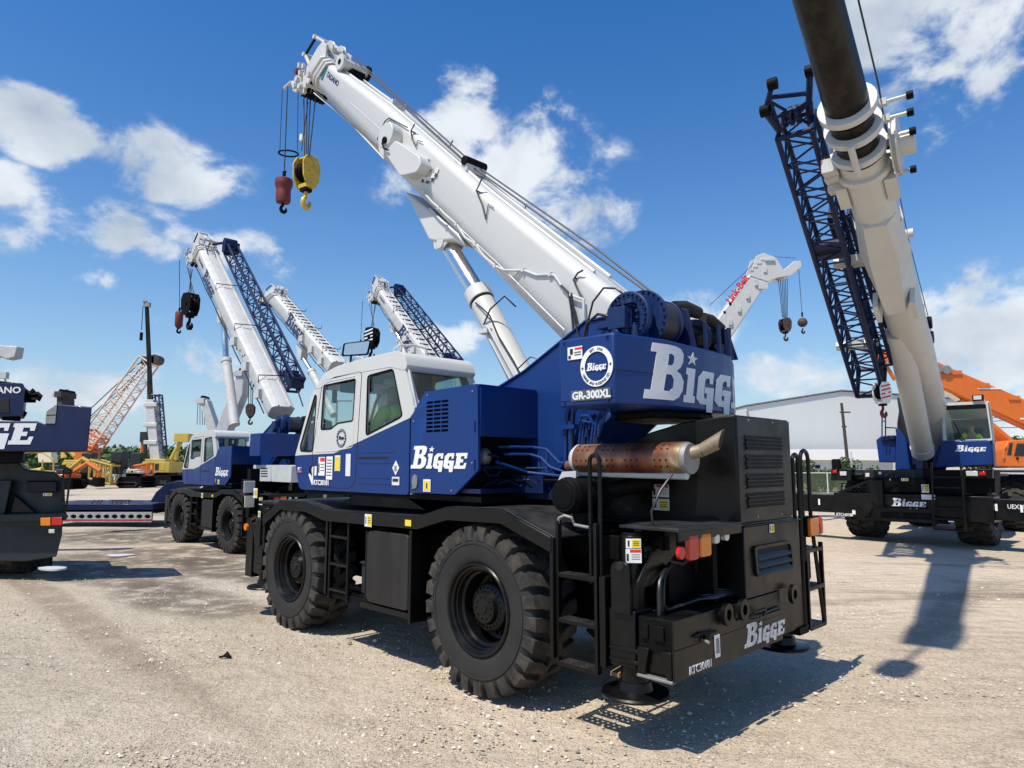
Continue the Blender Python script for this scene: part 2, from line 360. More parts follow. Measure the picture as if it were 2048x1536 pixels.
def bigge(thick=.004, shear=.16):
    B = [[(-.03, 0), (-.03, .16), (.06, .16), (.06, .84), (-.03, .84), (-.03, 1.0), (.40, 1.0), (.51, .97), (.58, .88), (.585, .74), (.54, .62), (.46, .55), (.56, .5), (.64, .38), (.64, .2), (.57, .07), (.46, 0)],
         [(.26, .63), (.26, .84), (.33, .84), (.38, .8), (.38, .68), (.33, .63)], [(.26, .16), (.26, .46), (.36, .46), (.42, .39), (.42, .23), (.36, .16)]]
    I = [[(.68, 0), (.68, .13), (.73, .13), (.73, .52), (.68, .52), (.68, .65), (.89, .65), (.89, .13), (.94, .13), (.94, 0)], star(.80, .83, .135)]
    def G(x): return [[(x+.39, .65), (x+.39, .42), (x+.31, .42), (x+.295, .52), (x+.22, .52), (x+.185, .47), (x+.185, .17), (x+.21, .12), (x+.26, .12), (x+.26, .22), (x+.2, .22), (x+.2, .34), (x+.43, .34), (x+.43, -.14), (x+.29, -.14), (x+.265, 0), (x+.11, 0), (x+.01, .1), (x+.01, .52), (x+.12, .65)]]
    E_ = [[(1.90, 0), (1.90, .12), (1.945, .12), (1.945, .53), (1.90, .53), (1.90, .65), (2.36, .65), (2.36, .42), (2.27, .42), (2.25, .52), (2.12, .52), (2.12, .39), (2.23, .39), (2.23, .26), (2.12, .26), (2.12, .13), (2.27, .13), (2.29, .24), (2.38, .24), (2.36, 0)]]
    parts = B + I + G(.97) + G(1.43) + E_
    return flat([[((x+shear*y)/2.45, y) for x, y in p] for p in parts], thick)
BIG = bigge()
def ring_shape(r0, r1, n=48): return [[(r0*math.cos(2*math.pi*i/n), r0*math.sin(2*math.pi*i/n)) for i in range(n)], [(r1*math.cos(2*math.pi*i/n), r1*math.sin(2*math.pi*i/n)) for i in range(n)]]
# ------------------------------------------------------------------ ground
def make_ground():
    m = bpy.data.materials.new('sand_and_gravel'); m.use_nodes = True; nt = m.node_tree; b = nt.nodes['Principled BSDF']; N = nt.nodes.new; L = nt.links.new
    b.inputs['Roughness'].default_value = .95; b.inputs['Specular IOR Level'].default_value = .25
    tc = N('ShaderNodeTexCoord')
    def noise(s, d=8, r=.6, dist=0, vec=None):
        n = N('ShaderNodeTexNoise'); n.inputs['Scale'].default_value = s; n.inputs['Detail'].default_value = d; n.inputs['Roughness'].default_value = r; n.inputs['Distortion'].default_value = dist; L(vec or tc.outputs['Object'], n.inputs[0]); return n.outputs[0]
    def rng(x, a, c, o0=0, o1=1):
        r = N('ShaderNodeMapRange'); r.interpolation_type = 'SMOOTHSTEP'; L(x, r.inputs[0]); r.inputs[1].default_value = a; r.inputs[2].default_value = c; r.inputs[3].default_value = o0; r.inputs[4].default_value = o1; return r.outputs[0]
    def mix(f, a, c):
        x = N('ShaderNodeMix'); x.data_type = 'RGBA'
        if isinstance(f, float): x.inputs[0].default_value = f
        else: L(f, x.inputs[0])
        for i, q in ((6, a), (7, c)):
            if isinstance(q, tuple): x.inputs[i].default_value = (*q, 1)
            else: L(q, x.inputs[i])
        return x.outputs[2]
    def mul(a, c):
        x = N('ShaderNodeMath'); x.operation = 'MULTIPLY'; L(a, x.inputs[0])
        if isinstance(c, float): x.inputs[1].default_value = c
        else: L(c, x.inputs[1])
        return x.outputs[0]
    def spot(cx, cy, rx, ry, ang=0.):
        mp = N('ShaderNodeMapping'); mp.vector_type = 'TEXTURE'; mp.inputs['Location'].default_value = (cx, cy, 0); mp.inputs['Rotation'].default_value = (0, 0, ang); mp.inputs['Scale'].default_value = (rx, ry, 1); L(tc.outputs['Object'], mp.inputs[0])
        g = N('ShaderNodeTexGradient'); g.gradient_type = 'SPHERICAL'; L(mp.outputs[0], g.inputs[0]); return g.outputs['Fac']
    big = noise(.22, 6, .55, .5); mid = noise(2.0, 8, .65); fine = noise(28, 6, .7)
    sand = mix(rng(big, .35, .65), (.44, .345, .235), (.57, .46, .33))
    sx = N('ShaderNodeSeparateXYZ'); L(tc.outputs['Object'], sx.inputs[0])
    left = rng(sx.outputs[0], 1.2, -3.5)
    grey = mix(rng(big, .4, .62), (.36, .30, .225), (.48, .41, .32))
    base = mix(left, sand, grey)
    base = mix(mul(rng(mid, .45, .7), .55), base, (.28, .215, .145))
    base = mix(mul(rng(fine, .38, .62), .5), base, (.68, .59, .46))
    # crushed shell and stones: two sizes of chips
    for sc, th_, col, amt in ((30, .22, (.70, .64, .54), .65), (62, .28, (.64, .56, .45), .65), (48, .18, (.19, .15, .115), .55), (16, .10, (.17, .14, .10), .45)):
        v = N('ShaderNodeTexVoronoi'); v.inputs['Scale'].default_value = sc; v.inputs['Randomness'].default_value = 1; L(tc.outputs['Object'], v.inputs[0])
        sp = N('ShaderNodeSeparateColor'); L(v.outputs['Color'], sp.inputs[0])
        f = mul(mul(rng(v.outputs['Distance'], th_+.1, th_-.05), rng(sp.outputs[0], .55, .62)), amt); base = mix(f, base, col)
    # dark oily patches on the left and tyre tracks
    for (x, y, rx, ry, a, amt) in ((-7.6, 15.6, 3.8, 2.2, .2, .75), (-7.2, 12.8, 3.2, 1.2, -.6, .65), (-4.9, 10.6, 2.6, 1.0, -.7, .7), (-10, 20, 6, 3, 0, .8), (-14, 33, 12, 7, 0, .7), (-5.5, 13.5, 3.0, 1.0, -.75, .8), (8.6, 11.6, 1.6, 1.2, 0, .3)):
        s = mul(mul(rng(spot(x, y, rx, ry, a), .02, .5), rng(mid, .32, .55)), amt); base = mix(s, base, (.10, .078, .056))
    for (p, q) in (((-30, 14), (2, 1.6)), ((-14, 18), (-1, 4.4)), ((-13, 15.5), (-2.2, 3.2)), ((3, 11.5), (18, 9.5)), ((2, 10), (22, 13)), ((6, 14.8), (20, 11)), ((5, 6.5), (9, 11)), ((4, 7.4), (8, 12)), ((3, 5), (12, 8))):
        ang = math.atan2(q[1]-p[1], q[0]-p[0]); Ln = math.hypot(q[0]-p[0], q[1]-p[1])
        s = spot((p[0]+q[0])/2, (p[1]+q[1])/2, Ln*.6, .38, ang); base = mix(mul(mul(rng(s, .05, .6), rng(mid, .22, .55)), .62), base, (.24, .185, .13))
    L(base, b.inputs['Base Color'])
    v = N('ShaderNodeTexVoronoi'); v.inputs['Scale'].default_value = 42; L(tc.outputs['Object'], v.inputs[0])
    h = N('ShaderNodeMath'); h.operation = 'MULTIPLY_ADD'; L(noise(55, 6, .75), h.inputs[0]); h.inputs[1].default_value = .012; L(mul(rng(v.outputs['Distance'], .4, .1), .010), h.inputs[2])
    h2 = N('ShaderNodeMath'); h2.operation = 'MULTIPLY_ADD'; L(noise(3.2, 6, .6), h2.inputs[0]); h2.inputs[1].default_value = .10; L(h.outputs[0], h2.inputs[2])
    wv = N('ShaderNodeTexWave'); wv.inputs['Scale'].default_value = 1.1; wv.inputs['Distortion'].default_value = 6; wv.inputs['Detail'].default_value = 3; wv.bands_direction = 'Y'; L(tc.outputs['Object'], wv.inputs[0])
    right = rng(sx.outputs[0], 2.5, 5.5)
    h3 = N('ShaderNodeMath'); h3.operation = 'MULTIPLY_ADD'; L(mul(wv.outputs['Fac'], right), h3.inputs[0]); h3.inputs[1].default_value = .02; L(h2.outputs[0], h3.inputs[2])
    bp = N('ShaderNodeBump'); bp.inputs['Strength'].default_value = 1.0; bp.inputs['Distance'].default_value = 1.0; L(h3.outputs[0], bp.inputs['Height']); L(bp.outputs[0], b.inputs['Normal'])
    M['ground'] = m
    # gently uneven sheet, finer near the camera
    xs = np.concatenate([-np.geomspace(2500, 22, 14), np.linspace(-20, 24, 150), np.geomspace(26, 2500, 14)]); ys = np.concatenate([[-60, -20, -8], np.linspace(-4, 26, 120), np.geomspace(28, 3500, 22)])
    X, Y_ = np.meshgrid(xs, ys, indexing='ij'); Z = np.zeros_like(X)
    for k in range(14):
        kx, ky, ph = RNG.uniform(-2.2, 2.2), RNG.uniform(-2.2, 2.2), RNG.uniform(0, 6.3); Z += .006*np.sin(kx*X+ky*Y_+ph)
    Z *= np.clip((40-np.hypot(X, Y_))/20, 0, 1); Z -= .004
    n1, n2 = X.shape; vs = np.stack([X, Y_, Z], -1).reshape(-1, 3); fs = [(i*n2+j, (i+1)*n2+j, (i+1)*n2+j+1, i*n2+j+1) for i in range(n1-1) for j in range(n2-1)]
    me = bpy.data.meshes.new('ground'); me.from_pydata(vs.tolist(), [], fs); me.materials.append(m); me.polygons.foreach_set('use_smooth', [True]*len(fs))
    g = bpy.data.objects.new('ground', me); COL.objects.link(g); g['kind'] = 'structure'
    # loose stones and shell chips
    v_ = []; f_ = []; mi = []
    pts = []
    for k in range(24000):
        y = 2.2 + 11*RNG.random()**1.6; x = (RNG.random()*2-1)*(y*.78+.5); pts.append((x, y))
    cl = [(-1.4, 4.9, .8), (-2.6, 4.2, .9), (-.6, 4.2, .5), (3.6, 5.2, .6), (-4.4, 6.3, .7)]
    for (cx, cy, r) in cl:
        for k in range(700): pts.append((cx+RNG.normal()*r, cy+RNG.normal()*r*.45))
    for (x, y) in pts:
        s = .0045+.016*RNG.random()**3; k = len(v_); a = RNG.random()*6.28
        for j in range(4): t = a+j*1.57+RNG.uniform(-.35, .35); q = s*RNG.uniform(.6, 1.25); v_.append((x+math.cos(t)*q, y+math.sin(t)*q, .0))
        v_.append((x+RNG.uniform(-.3, .3)*s, y+RNG.uniform(-.3, .3)*s, s*RNG.uniform(.35, .9)+.002)); c = int(RNG.random()*3)
        for j in range(4): f_.append((k+j, k+(j+1) % 4, k+4)); mi.append(c)
    for k in range(380):
        y = 2.6 + 9*RNG.random()**1.4; x = (RNG.random()*2-1)*(y*.75+.5); s = .012+.022*RNG.random()**3; k0 = len(v_); a0 = RNG.random()*6.28
        for lv, (rr, zz) in enumerate(((1., 0), (.85, .45), (.4, .8))):
            for j in range(6): t = a0+j*1.047; q = s*rr*RNG.uniform(.75, 1.15); v_.append((x+math.cos(t)*q, y+math.sin(t)*q*.8, s*zz*RNG.uniform(.8, 1.1)))
        c = int(RNG.random()*3)
        for lv in (0, 6):
            for j in range(6): f_.append((k0+lv+j, k0+lv+(j+1) % 6, k0+lv+6+(j+1) % 6, k0+lv+6+j)); mi.append(c)
        f_.append(tuple(range(k0+12, k0+18))); mi.append(c)
    me = bpy.data.meshes.new('gravel'); me.from_pydata(v_, [], f_)
    for nm, col in (('pale_stone', (.66, .60, .50)), ('tan_stone', (.48, .38, .27)), ('grey_stone', (.34, .30, .25))): me.materials.append(mat(nm, col, .9))
    me.polygons.foreach_set('material_index', mi); o = bpy.data.objects.new('gravel', me); COL.objects.link(o); o['kind'] = 'stuff'; o['label'] = 'loose pale stones and shell chips scattered over the yard'; o['category'] = 'gravel'
make_ground()
SU, SV = (-1, 0, 0), (0, 0, 1)        # lettering axes on the left flank
RU, RV = (0, -1, 0), (0, 0, 1)        # lettering axes on the rear
_wheel = {}
def wheel_meshes(R=.745, w=.50, n=25, fine=True):
    key = (R, w, n, fine)
    if key in _wheel: return _wheel[key]
    k = R/.745; t = MB()
    prof = [(.385, -w+.02), (.42, -w), (.55, -w-.02), (.662, -w), (.70, -w+.05), (.708, -w/2), (.70, -.05), (.662, 0), (.60, .018), (.55, .022), (.46, .012), (.42, .004), (.385, -.02)]
    t.lathe([(r*k, h) for r, h in prof], (0, 0, 0), (0, 1, 0), 'rubber', 72 if fine else 36, caps=False)
    if fine: t.lathe([(.585*k, .010), (.585*k, .026), (.575*k, .029), (.565*k, .026), (.565*k, .010)], (0, 0, 0), (0, 1, 0), 'rubber', 72, caps=False)
    pitch = 2*math.pi/n
    for side in (0, 1):
        for i in range(n):
            a0 = i*pitch + (side*.5)*pitch + random.uniform(-.004, .004)
            secs = [(.024, 0, .60, .650, .62), (.012, 0, .60, .722, .70), (-.05, .01, .66, .742, .72), (-.15, .05, .67, .745, .66), (-.20, .10, .67, .745, .62), (-w/2-.02, .10, .67, .744, .52)]
            rings = []
            for (h, sh, r0, r1, wd) in secs:
                c = a0 + sh; hw = wd*pitch/2
                y = h if side == 0 else -w-h
                rings.append([(r*k*math.cos(a), y, r*k*math.sin(a)) for (r, a) in ((r0, c-hw), (r1, c-hw*.86), (r1, c+hw*.86), (r0, c+hw))])
            if side: rings = rings[::-1]
            t.loft(rings, 'tread', False)
    r = MB()
    r.lathe([(q*k, h) for q, h in [(.385, -w+.06), (.395, -.03), (.405, .006), (.395, .018), (.378, .014), (.368, -.012), (.35, -.022), (.345, -.05), (.335, -.055), (.325, -.10), (.305, -.115), (.298, -.27), (.25, -.30), (.2, -.30)]], (0, 0, 0), (0, 1, 0), 'black', 56)
    h = MB()
    h.lathe([(q*k, z) for q, z in [(.255, -.31), (.255, -.25), (.215, -.24), (.212, -.135), (.195, -.12), (.15, -.115), (.13, -.075), (.05, -.07), (.045, -.06), (.01, -.06)]], (0, 0, 0), (0, 1, 0), 'black', 40)
    if fine:
        for i in range(22):
            a = 2*math.pi*i/22; c = (.234*k*math.cos(a), -.25, .234*k*math.sin(a)); h.cyl(c, (c[0], -.222, c[2]), .011, 'black', n=6); c = (.173*k*math.cos(a), -.12, .173*k*math.sin(a)); h.cyl(c, (c[0], -.104, c[2]), .009, 'black', n=6)
        for i in range(10):
            a = 2*math.pi*i/10; c = (.095*k*math.cos(a), -.075, .095*k*math.sin(a)); h.cyl(c, (c[0], -.064, c[2]), .010, 'black', n=6)
        h.box(-.30, -.19, -.16, -.13, -.02, .02, 'black')
    out = []
    for nm, mb in (('wheel', r), ('tyre', t), ('hub', h)):
        o = mb.build(nm); out.append(o.data); bpy.data.objects.remove(o)
    _wheel[key] = out; return out
def add_wheel(parent, x, y, z, flip=False, rot=0., steer=0., **k):
    ms = wheel_meshes(**k)
    w = bpy.data.objects.new('wheel', ms[0]); COL.objects.link(w); w.parent = parent
    w.location = (x, y, z); w.rotation_euler = (0, rot, (math.pi if flip else 0)+steer)
    for nm, me in (('tyre', ms[1]), ('hub', ms[2])):
        o = bpy.data.objects.new(nm, me); COL.objects.link(o); o.parent = w
    return w

FEND = [(4.38, 1.33), (3.90, 1.56), (3.27, 1.565), (2.79, 1.481), (1.02, 1.50), (.562, 1.615), (-.16, 1.625), (-.742, 1.43)]
def lower(pts, d): return [(x, z-d) for x, z in pts]

def handrail(mb, x0, x1, y, z0, z1, r=.017, m='black'):       # inverted-U grab rail
    pts = [(x0, y, z0), (x0, y, z1-.05)]; c = (x0+x1)/2; rr = abs(x1-x0)/2
    for k in range(7):
        a = math.pi*k/6; pts.append((c+(x0-c)*math.cos(a), y, z1-.05+rr*math.sin(a)))
    pts += [(x1, y, z0)]; mb.tube(pts, r, m, 8)

def warning(mb, O, U, V, w, h, kind='y'):
    U_ = np.array(U, float); V_ = np.array(V, float); O = np.array(O, float)
    mb.quad(O, U, V, w, h, 'vinylw', .004)
    if kind == 'y':
        mb.quad(O+U_*w*.18, U, V, w*.56, h*.86, 'vinyly', .006); mb.quad(O-U_*w*.32, U, V, w*.12, h*.6, 'vinylk', .006)
        for k in range(3): mb.quad(O+U_*w*.18+V_*h*(.2-.18*k), U, V, w*.4, h*.05, 'vinylk', .008)
    elif kind == 'r':
        mb.quad(O+U_*w*.12+V_*h*.36, U, V, w*.7, h*.2, 'vinylr', .006); mb.quad(O-U_*w*.38-V_*h*.1, U, V, w*.14, h*.5, 'vinylk', .006)
        for k in range(3): mb.quad(O+U_*w*.14+V_*h*(.1-.16*k), U, V, w*.55, h*.035, 'vinylg', .006)
    else:
        for k in range(6): mb.quad(O+V_*h*(.34-.13*k), U, V, w*.75, h*.04, 'vinylg', .006)

def outrigger(root, x, side, zpad, full=True, rear=True, flip=1, z0=.52, z1=.93, jt=1.48):
    # vertical jack, its housing and float plate; side = +1 left / -1 right
    y = 1.10*side; m = MB()
    m.cyl((x, y, .58), (x, y, jt), .088, 'black', n=28); m.cyl((x, y, jt), (x, y, jt+.015), .08, 'mblack', n=28)
    m.box(x-.10, x+.13, y-.10, y+.13*side if side < 0 else y+.13, z0+.03, z1+.02, 'black')
    m.prism(round_poly([(x-.085, z1), (x+.085, z1), (x+.085, 1.30), (x-.085, 1.30)], [.0, .0, .08, .08]), 'xz', y+.135*side, y+.165*side, 'black')
    m.cyl((x, y+.13*side, 1.26), (x, y+.172*side, 1.26), .035, 'dark', n=16)
    m.box(x-.13, x+.13, y-.12, y+.14, .66, .69, 'black'); m.box(x-.13, x+.13, y-.12, y+.14, .58, .61, 'black')
    o = m.build('outrigger_jack', root, .006)
    p = MB(); p.cyl((x, y, .42), (x, y, .60), .105, 'black', n=28); p.cyl((x, y, zpad+.03), (x, y, .46), .09, 'mblack', n=28)
    p.build('jack_rod', o)
    p = MB(); p.lathe([(.02, .0), (.25, 0), (.255, .015), (.245, .028), (.13, .04), (.115, .10), (.02, .105)], (x, y, zpad), (0, 0, 1), 'black', 40)
    p.build('outrigger_float', root)
    return o

def crane_body(root, full=True, text_id='RTC30181', cabglass='glass'):
    XR, XF = .17, 3.66
    # ---------------- carrier
    m = MB()
    m.box(-1.40, 4.7, -.48, .48, .58, 1.22, 'mblack'); m.box(-.9, 4.3, -.62, .62, 1.2, 1.40, 'mblack')
    m.cyl((XR, -.8, .70), (XR, .8, .70), .16, 'mblack'); m.cyl((XF, -.8, .70), (XF, .8, .70), .16, 'mblack')
    m.cyl((XR, 0, .70), (XR+.35, 0, .72), .24, 'mblack', .12)
    m.box(.98, 2.74, -1.1, 1.0, .52, .60, 'black'); m.box(.98, 2.2, -1.1, .95, .60, 1.3, 'mblack')
    m.build('carrier_frame', root, .006 if full else 0)
    m = MB()
    top = FEND; prof = top + lower(top, .02)[::-1]
    m.prism(prof, 'xz', -1.27, 1.27, 'deck')
    for s in (1, -1):
        lip = top + lower(top, .125)[::-1]
        m.prism(lip, 'xz', 1.27*s, 1.31*s, 'black')
    # inner hump over the wheels and the walkway
    m.prism([(3.0, 1.52), (2.75, 1.66), (1.8, 1.70), (1.35, 1.53)], 'xz', -.95, .95, 'deck')
    m.build('fender_deck', root, .008 if full else 0)
    for s in (1, -1):                                             # fender end posts
        m = MB(); m.box(-.755, -.72, 1.22*s, 1.30*s, .50, 1.42, 'black'); m.box(4.33, 4.37, 1.24*s, 1.30*s, .9, 1.32, 'black')
        m.box(2.76, 2.80, 1.18*s, 1.28*s, .53, 1.36, 'black'); m.build('fender_post', root, .004)
    for (x, y, f, rt) in ((XR, 1.27, False, .1), (XF, 1.27, False, .23), (XR, -1.27, True, 0), (XF, -1.27, True, .15)):
        add_wheel(root, x, y, .735, f, rt, fine=full)
    # fuel tank
    m = MB(); m.prism(round_poly([(1.15, .57), (1.93, .57), (1.93, 1.31), (1.15, 1.31)], .10, 6), 'xz', .72, 1.29, 'tank')
    for x in (1.165, 1.925): m.box(x-.012, x+.012, 1.25, 1.298, .58, 1.3, 'black')
    t = m.build('fuel_tank', root, .03, seg=3)
    m = MB(); m.box(1.10, 1.135, 1.1, 1.31, .47, 1.36, 'black'); m.box(1.10, 2.02, .7, 1.29, .50, .555, 'black'); m.build('tank_bracket', root, .004)
    m = MB(); m.box(1.98, 2.30, .75, 1.1, .58, .90, 'slate'); m.box(1.96, 2.32, .73, 1.12, .90, .93, 'slate'); m.box(1.95, 2.7, .9, 1.25, .51, .57, 'mblack'); m.build('battery_box', root, .01)
    # front left ladder
    m = MB()
    for x in (2.315, 2.70): m.tube([(x, 1.27, .50), (x, 1.27, 1.36)], .016, 'black')
    for z in (1.19, .885, .60):
        m.box(2.315, 2.70, 1.20, 1.28, z-.014, z+.014, 'black')
    m.build('ladder', root, .003)
    # rear left ladder, perforated treads
    for s, (xa, xb) in ((1, (-1.155, -.77)), (-1, (-1.835, -1.665))):
        m = MB()
        if s == 1:
            for x in (xa, xb): m.box(x-.014, x+.014, 1.22, 1.27, .455, 1.56, 'black')
            for z in (.475, .80, 1.145): tread(m, xa, xb, 1.15, 1.27, z, full)
            m.tube([(xb, 1.25, 1.52), (xb-.01, 1.25, 1.58), (xb-.06, 1.24, 1.60), (xb-.12, 1.22, 1.585), (xb-.13, 1.20, 1.53), (xa+.07, 1.18, 1.51), (xa, 1.18, 1.53)], .013, 'steel')
            l = m.build('ladder', root, .003); m = MB()
            handrail(m, -1.07, -1.165, 1.21, 1.10, 2.08); m.build('grab_rail', l)
        else:
            # ladder on the far side runs across the rear end
            for y in (-1.00, -1.22): pass
            for (y, y2) in ((-1.20, -1.20), (-1.56, -1.56)): m.box(-1.74, -1.70, y-.014, y+.014, .47, 1.25, 'black')
            for z in (.49, .85, 1.20): treadY(m, -1.56, -1.20, -1.74, -1.60, z)
            l = m.build('ladder', root, .003); m = MB()
            for y0, y1, zt in ((-1.0, -1.12, 2.09), (-1.18, -1.36, 2.10)):
                pts = [(-1.72, y0, 1.1), (-1.72, y0, zt-.05)] + [(-1.72, (y0+y1)/2+(y0-(y0+y1)/2)*math.cos(a), zt-.05+abs(y1-y0)/2*math.sin(a)) for a in [math.pi*k/6 for k in range(7)]] + [(-1.72, y1, 1.5), (-1.72, y1-(.2 if y0 < -1.1 else 0), .48)]
                m.tube(pts, .02, 'black')
            m.build('grab_rail', l)
    # rear outriggers: beam box, jacks, floats
    m = MB()
    m.box(-1.785, -1.50, -.46, 1.20, .535, .925, 'black')
    m.box(-1.80, -1.785, -.46, 1.235, .525, .735, 'gloss')               # rear plate with a raised upper part
    m.prism([(1.235, .735), (1.235, .935), (.35, .930), (.35, .80), (.05, .775), (-.46, .775), (-.46, .735)], 'yz', -1.80, -1.785, 'gloss')
    m.box(-1.50, -1.22, -1.2, 1.0, .55, .93, 'mblack')
    m.box(-1.80, -1.50, 1.19, 1.20, .535, .56, 'black'); m.box(-1.79, -1.50, 1.2, 1.25, .515, .535, 'steel')
    for (x0, x1, z0, z1) in ((-1.72, -1.64, .78, .88), (-1.59, -1.54, .78, .88)): m.box(x0, x1, 1.2, 1.235, z0, z1, 'mblack')
    m.box(-1.79, -1.50, 1.20, 1.215, .70, .925, 'mblack')
    m.prism([(-1.78, .54), (-1.74, .54), (-1.70, .72), (-1.78, .72)], 'xz', 1.20, 1.24, 'black'); m.prism([(-1.56, .54), (-1.50, .54), (-1.50, .72), (-1.60, .72)], 'xz', 1.20, 1.24, 'black')
    m.cyl((-1.81, .86, .775), (-1.81, .80, .775), .03, 'mblack', n=14); m.tube([(-1.815, .98, .79), (-1.815, .88, .80), (-1.815, .80, .785), (-1.82, .70, .79)], .012, 'mblack'); m.cyl((-1.80, .85, .745), (-1.86, .87, .74), .013, 'steel', n=10)
    ob = m.build('outrigger_box', root, .006 if full else 0)
    m = MB()
    for y in (.554, .30, -.62):                                   # lifting lugs
        m.add(*ring_lug((-1.80, y, .885), .072, .036), 'black')
    m.tube([(-1.81, .14, .80), (-1.84, .13, .84), (-1.85, -.05, .845), (-1.82, -.08, .79)], .012, 'black')
    m.tube([(-1.79, .35, .80), (-1.80, .0, .79), (-1.79, -.4, .80)], .012, 'black')
    m.build('lifting_lug', root)
    m = MB(); m.box(-1.70, -1.45, -1.25, -.50, .50, .80, 'mblack'); m.box(-1.72, -1.70, -1.1, -.6, .52, .95, 'black'); m.box(-1.74, -1.46, -1.15, -.95, .46, .53, 'mblack')
    m.prism([(-.5, .95), (-1.2, 1.22), (-1.55, 1.20), (-1.55, .9), (-1.1, .62), (-.5, .55)], 'yz', -1.62, -1.60, 'mblack'); m.build('outrigger_beam', root, .005)
    outrigger(root, -1.38, 1, .335, full); outrigger(root, -1.50, -1, .30, full)
    # dark supports between the ladder and the jack
    m = MB(); m.box(-1.235, -1.18, .70, 1.26, .52, 1.17, 'black'); m.box(-1.25, -1.18, .6, .8, .55, 1.5, 'mblack')
    m.prism([(1.25, 1.17), (1.18, 1.24), (.86, 1.52), (.62, 1.52), (.62, 1.40), (1.08, 1.12), (1.25, 1.12)], 'yz', -1.53, -1.51, 'black')
    m.box(-1.80, -1.28, .20, 1.13, 1.525, 1.55, 'deck'); m.box(-1.80, -1.785, .20, 1.13, 1.46, 1.53, 'black')
    m.box(-1.5, -1.2, .22, .8, .95, 1.30, 'mblack'); m.box(-1.66, -1.42, .35, .42, .93, 1.5, 'mblack')
    m.build('rear_bracket', root, .005 if full else 0)
    if full:
        m = MB()
        for k, (x, y) in enumerate(((-1.62, 1.13), (-1.58, 1.06), (-1.56, .98))):
            m.tube([(x, y, .93), (x, y, 1.08), (x+.01, y-.03, 1.16), (x+.03, y-.12, 1.22), (x+.06, y-.26, 1.25)], .015, 'hose')
        for k in range(6):
            y0 = 1.0-.11*k; m.tube([(-1.6, y0, .95), (-1.62, y0-.15, .96+.01*k), (-1.66, y0-.35, .985), (-1.68, y0-.55, .97), (-1.66, y0-.75, .955)], .012, 'hose')
        for k in range(5): m.tube([(-1.3-.05*k, .9, 1.3), (-1.35-.05*k, .7, 1.24), (-1.4-.04*k, .5, 1.3), (-1.45, .35, 1.2-.05*k)], .014, 'hose')
        m.tube([(-1.50, 1.0, 1.53), (-1.50, 1.02, 1.65), (-1.52, .93, 1.80), (-1.55, .80, 1.93)], .010, 'hose')
        m.cyl((-1.48, .95, 1.42), (-1.54, .95, 1.42), .05, 'mblack', n=12); m.box(-1.55, -1.45, .86, .92, 1.36, 1.46, 'mblack'); m.cyl((-1.4, .98, 1.36), (-1.4, .75, 1.36), .02, 'steel', n=10)
        m.build('hydraulic_hose', root)
    # lamps
    for s in (1, -1):
        o_ = 1 if s == 1 else -1
        if s == 1: items = (('tail_lamp', 1.00, .855, 1.315, 1.50, 'redlens'), ('indicator_lamp', .835, .675, 1.325, 1.50, 'amber'), ('reversing_lamp', .62, .545, 1.405, 1.485, 'clear'))
        else: items = (('tail_lamp', -1.38, -1.45, 1.34, 1.50, 'redlens'), ('indicator_lamp', -1.17, -1.36, 1.335, 1.50, 'amber'))
        for nm, y0, y1, z0, z1, mm in items:
            m = MB(); m.prism(round_poly([(y0, z0), (y1, z0), (y1, z1), (y0, z1)], .03), 'yz', -1.80, -1.755, mm); q = m.build(nm, root, .012, seg=3)
            m = MB(); m.prism(round_poly([(y0+.012, z0-.012), (y1-.012, z0-.012), (y1-.012, z1+.012), (y0+.012, z1+.012)], .03), 'yz', -1.765, -1.70, 'mblack'); m.build('lamp_housing', q, .004)
    m = MB(); m.cyl((-1.80, 1.09, 1.38), (-1.77, 1.09, 1.38), .045, 'redlens', n=24); m.build('reflector', root, .004)
    m = MB(); m.cyl((-1.79, .42, 1.45), (-1.75, .42, 1.45), .035, 'clear', n=20); m.build('round_lamp', root)
    # ---------------- engine hood
    hs = [(-1.78, 1.52), (-1.78, 2.41), (-1.30, 2.37), (-.95, 2.29), (-.30, 2.08), (-.30, 1.52)]
    m = MB(); m.prism(hs, 'xz', .205, -.80, 'black'); m.box(-1.79, -.3, -.82, .55, 1.505, 1.535, 'black')
    hd = m.build('engine_hood', root, .012 if full else 0)
    m = MB(); m.prism([(-1.795, 1.545), (-1.795, 2.395), (-1.78, 2.395), (-1.78, 1.545)], 'xz', .195, -.79, 'gloss')
    for (y, z) in ((0.0, 2.37), (-.45, 2.37), (-.1, 1.57), (-.55, 1.57)): m.cyl((-1.80, y, z), (-1.795, y, z), .010, 'steel', n=8)
    pn = m.build('rear_grille_panel', hd)
    m = MB()
    for g in range(4):
        z1 = 2.245-.158*g
        for k in range(4):
            z = z1-.031*k; off = .012 if k % 2 else 0
            m.box(-1.806, -1.797, .075-off, -.61+off, z-.022, z, 'dark')
            m.box(-1.812, -1.797, .09, -.62, z-.030, z-.024, 'black')
    m.build('louvre_slot', hd)
    m = MB(); m.box(-1.78, -1.0, .13, -.94, .93, 1.50, 'gloss'); m.prism([(.14, 1.50), (.14, 1.515), (-.95, 1.515), (-.95, 1.50)], 'yz', -1.80, -1.2, 'black')
    lc = m.build('lower_engine_cover', root, .012 if full else 0)
    m = MB()
    oo = round_poly([(-.0, 1.335), (-.71, 1.335), (-.745, 1.085), (-.03, 1.085)], .05); ii = round_poly([(-.035, 1.31), (-.685, 1.31), (-.715, 1.11), (-.06, 1.11)], .04)
    sh = flat([[(-a, b) for a, b in oo], [(-a, b) for a, b in ii]], .03); m.shape(sh, (-1.79, 0, 0), RU, RV, 'black')
    sh = flat([[(-a, b) for a, b in ii]], .004); m.shape(sh, (-1.785, 0, 0), RU, RV, 'dark')
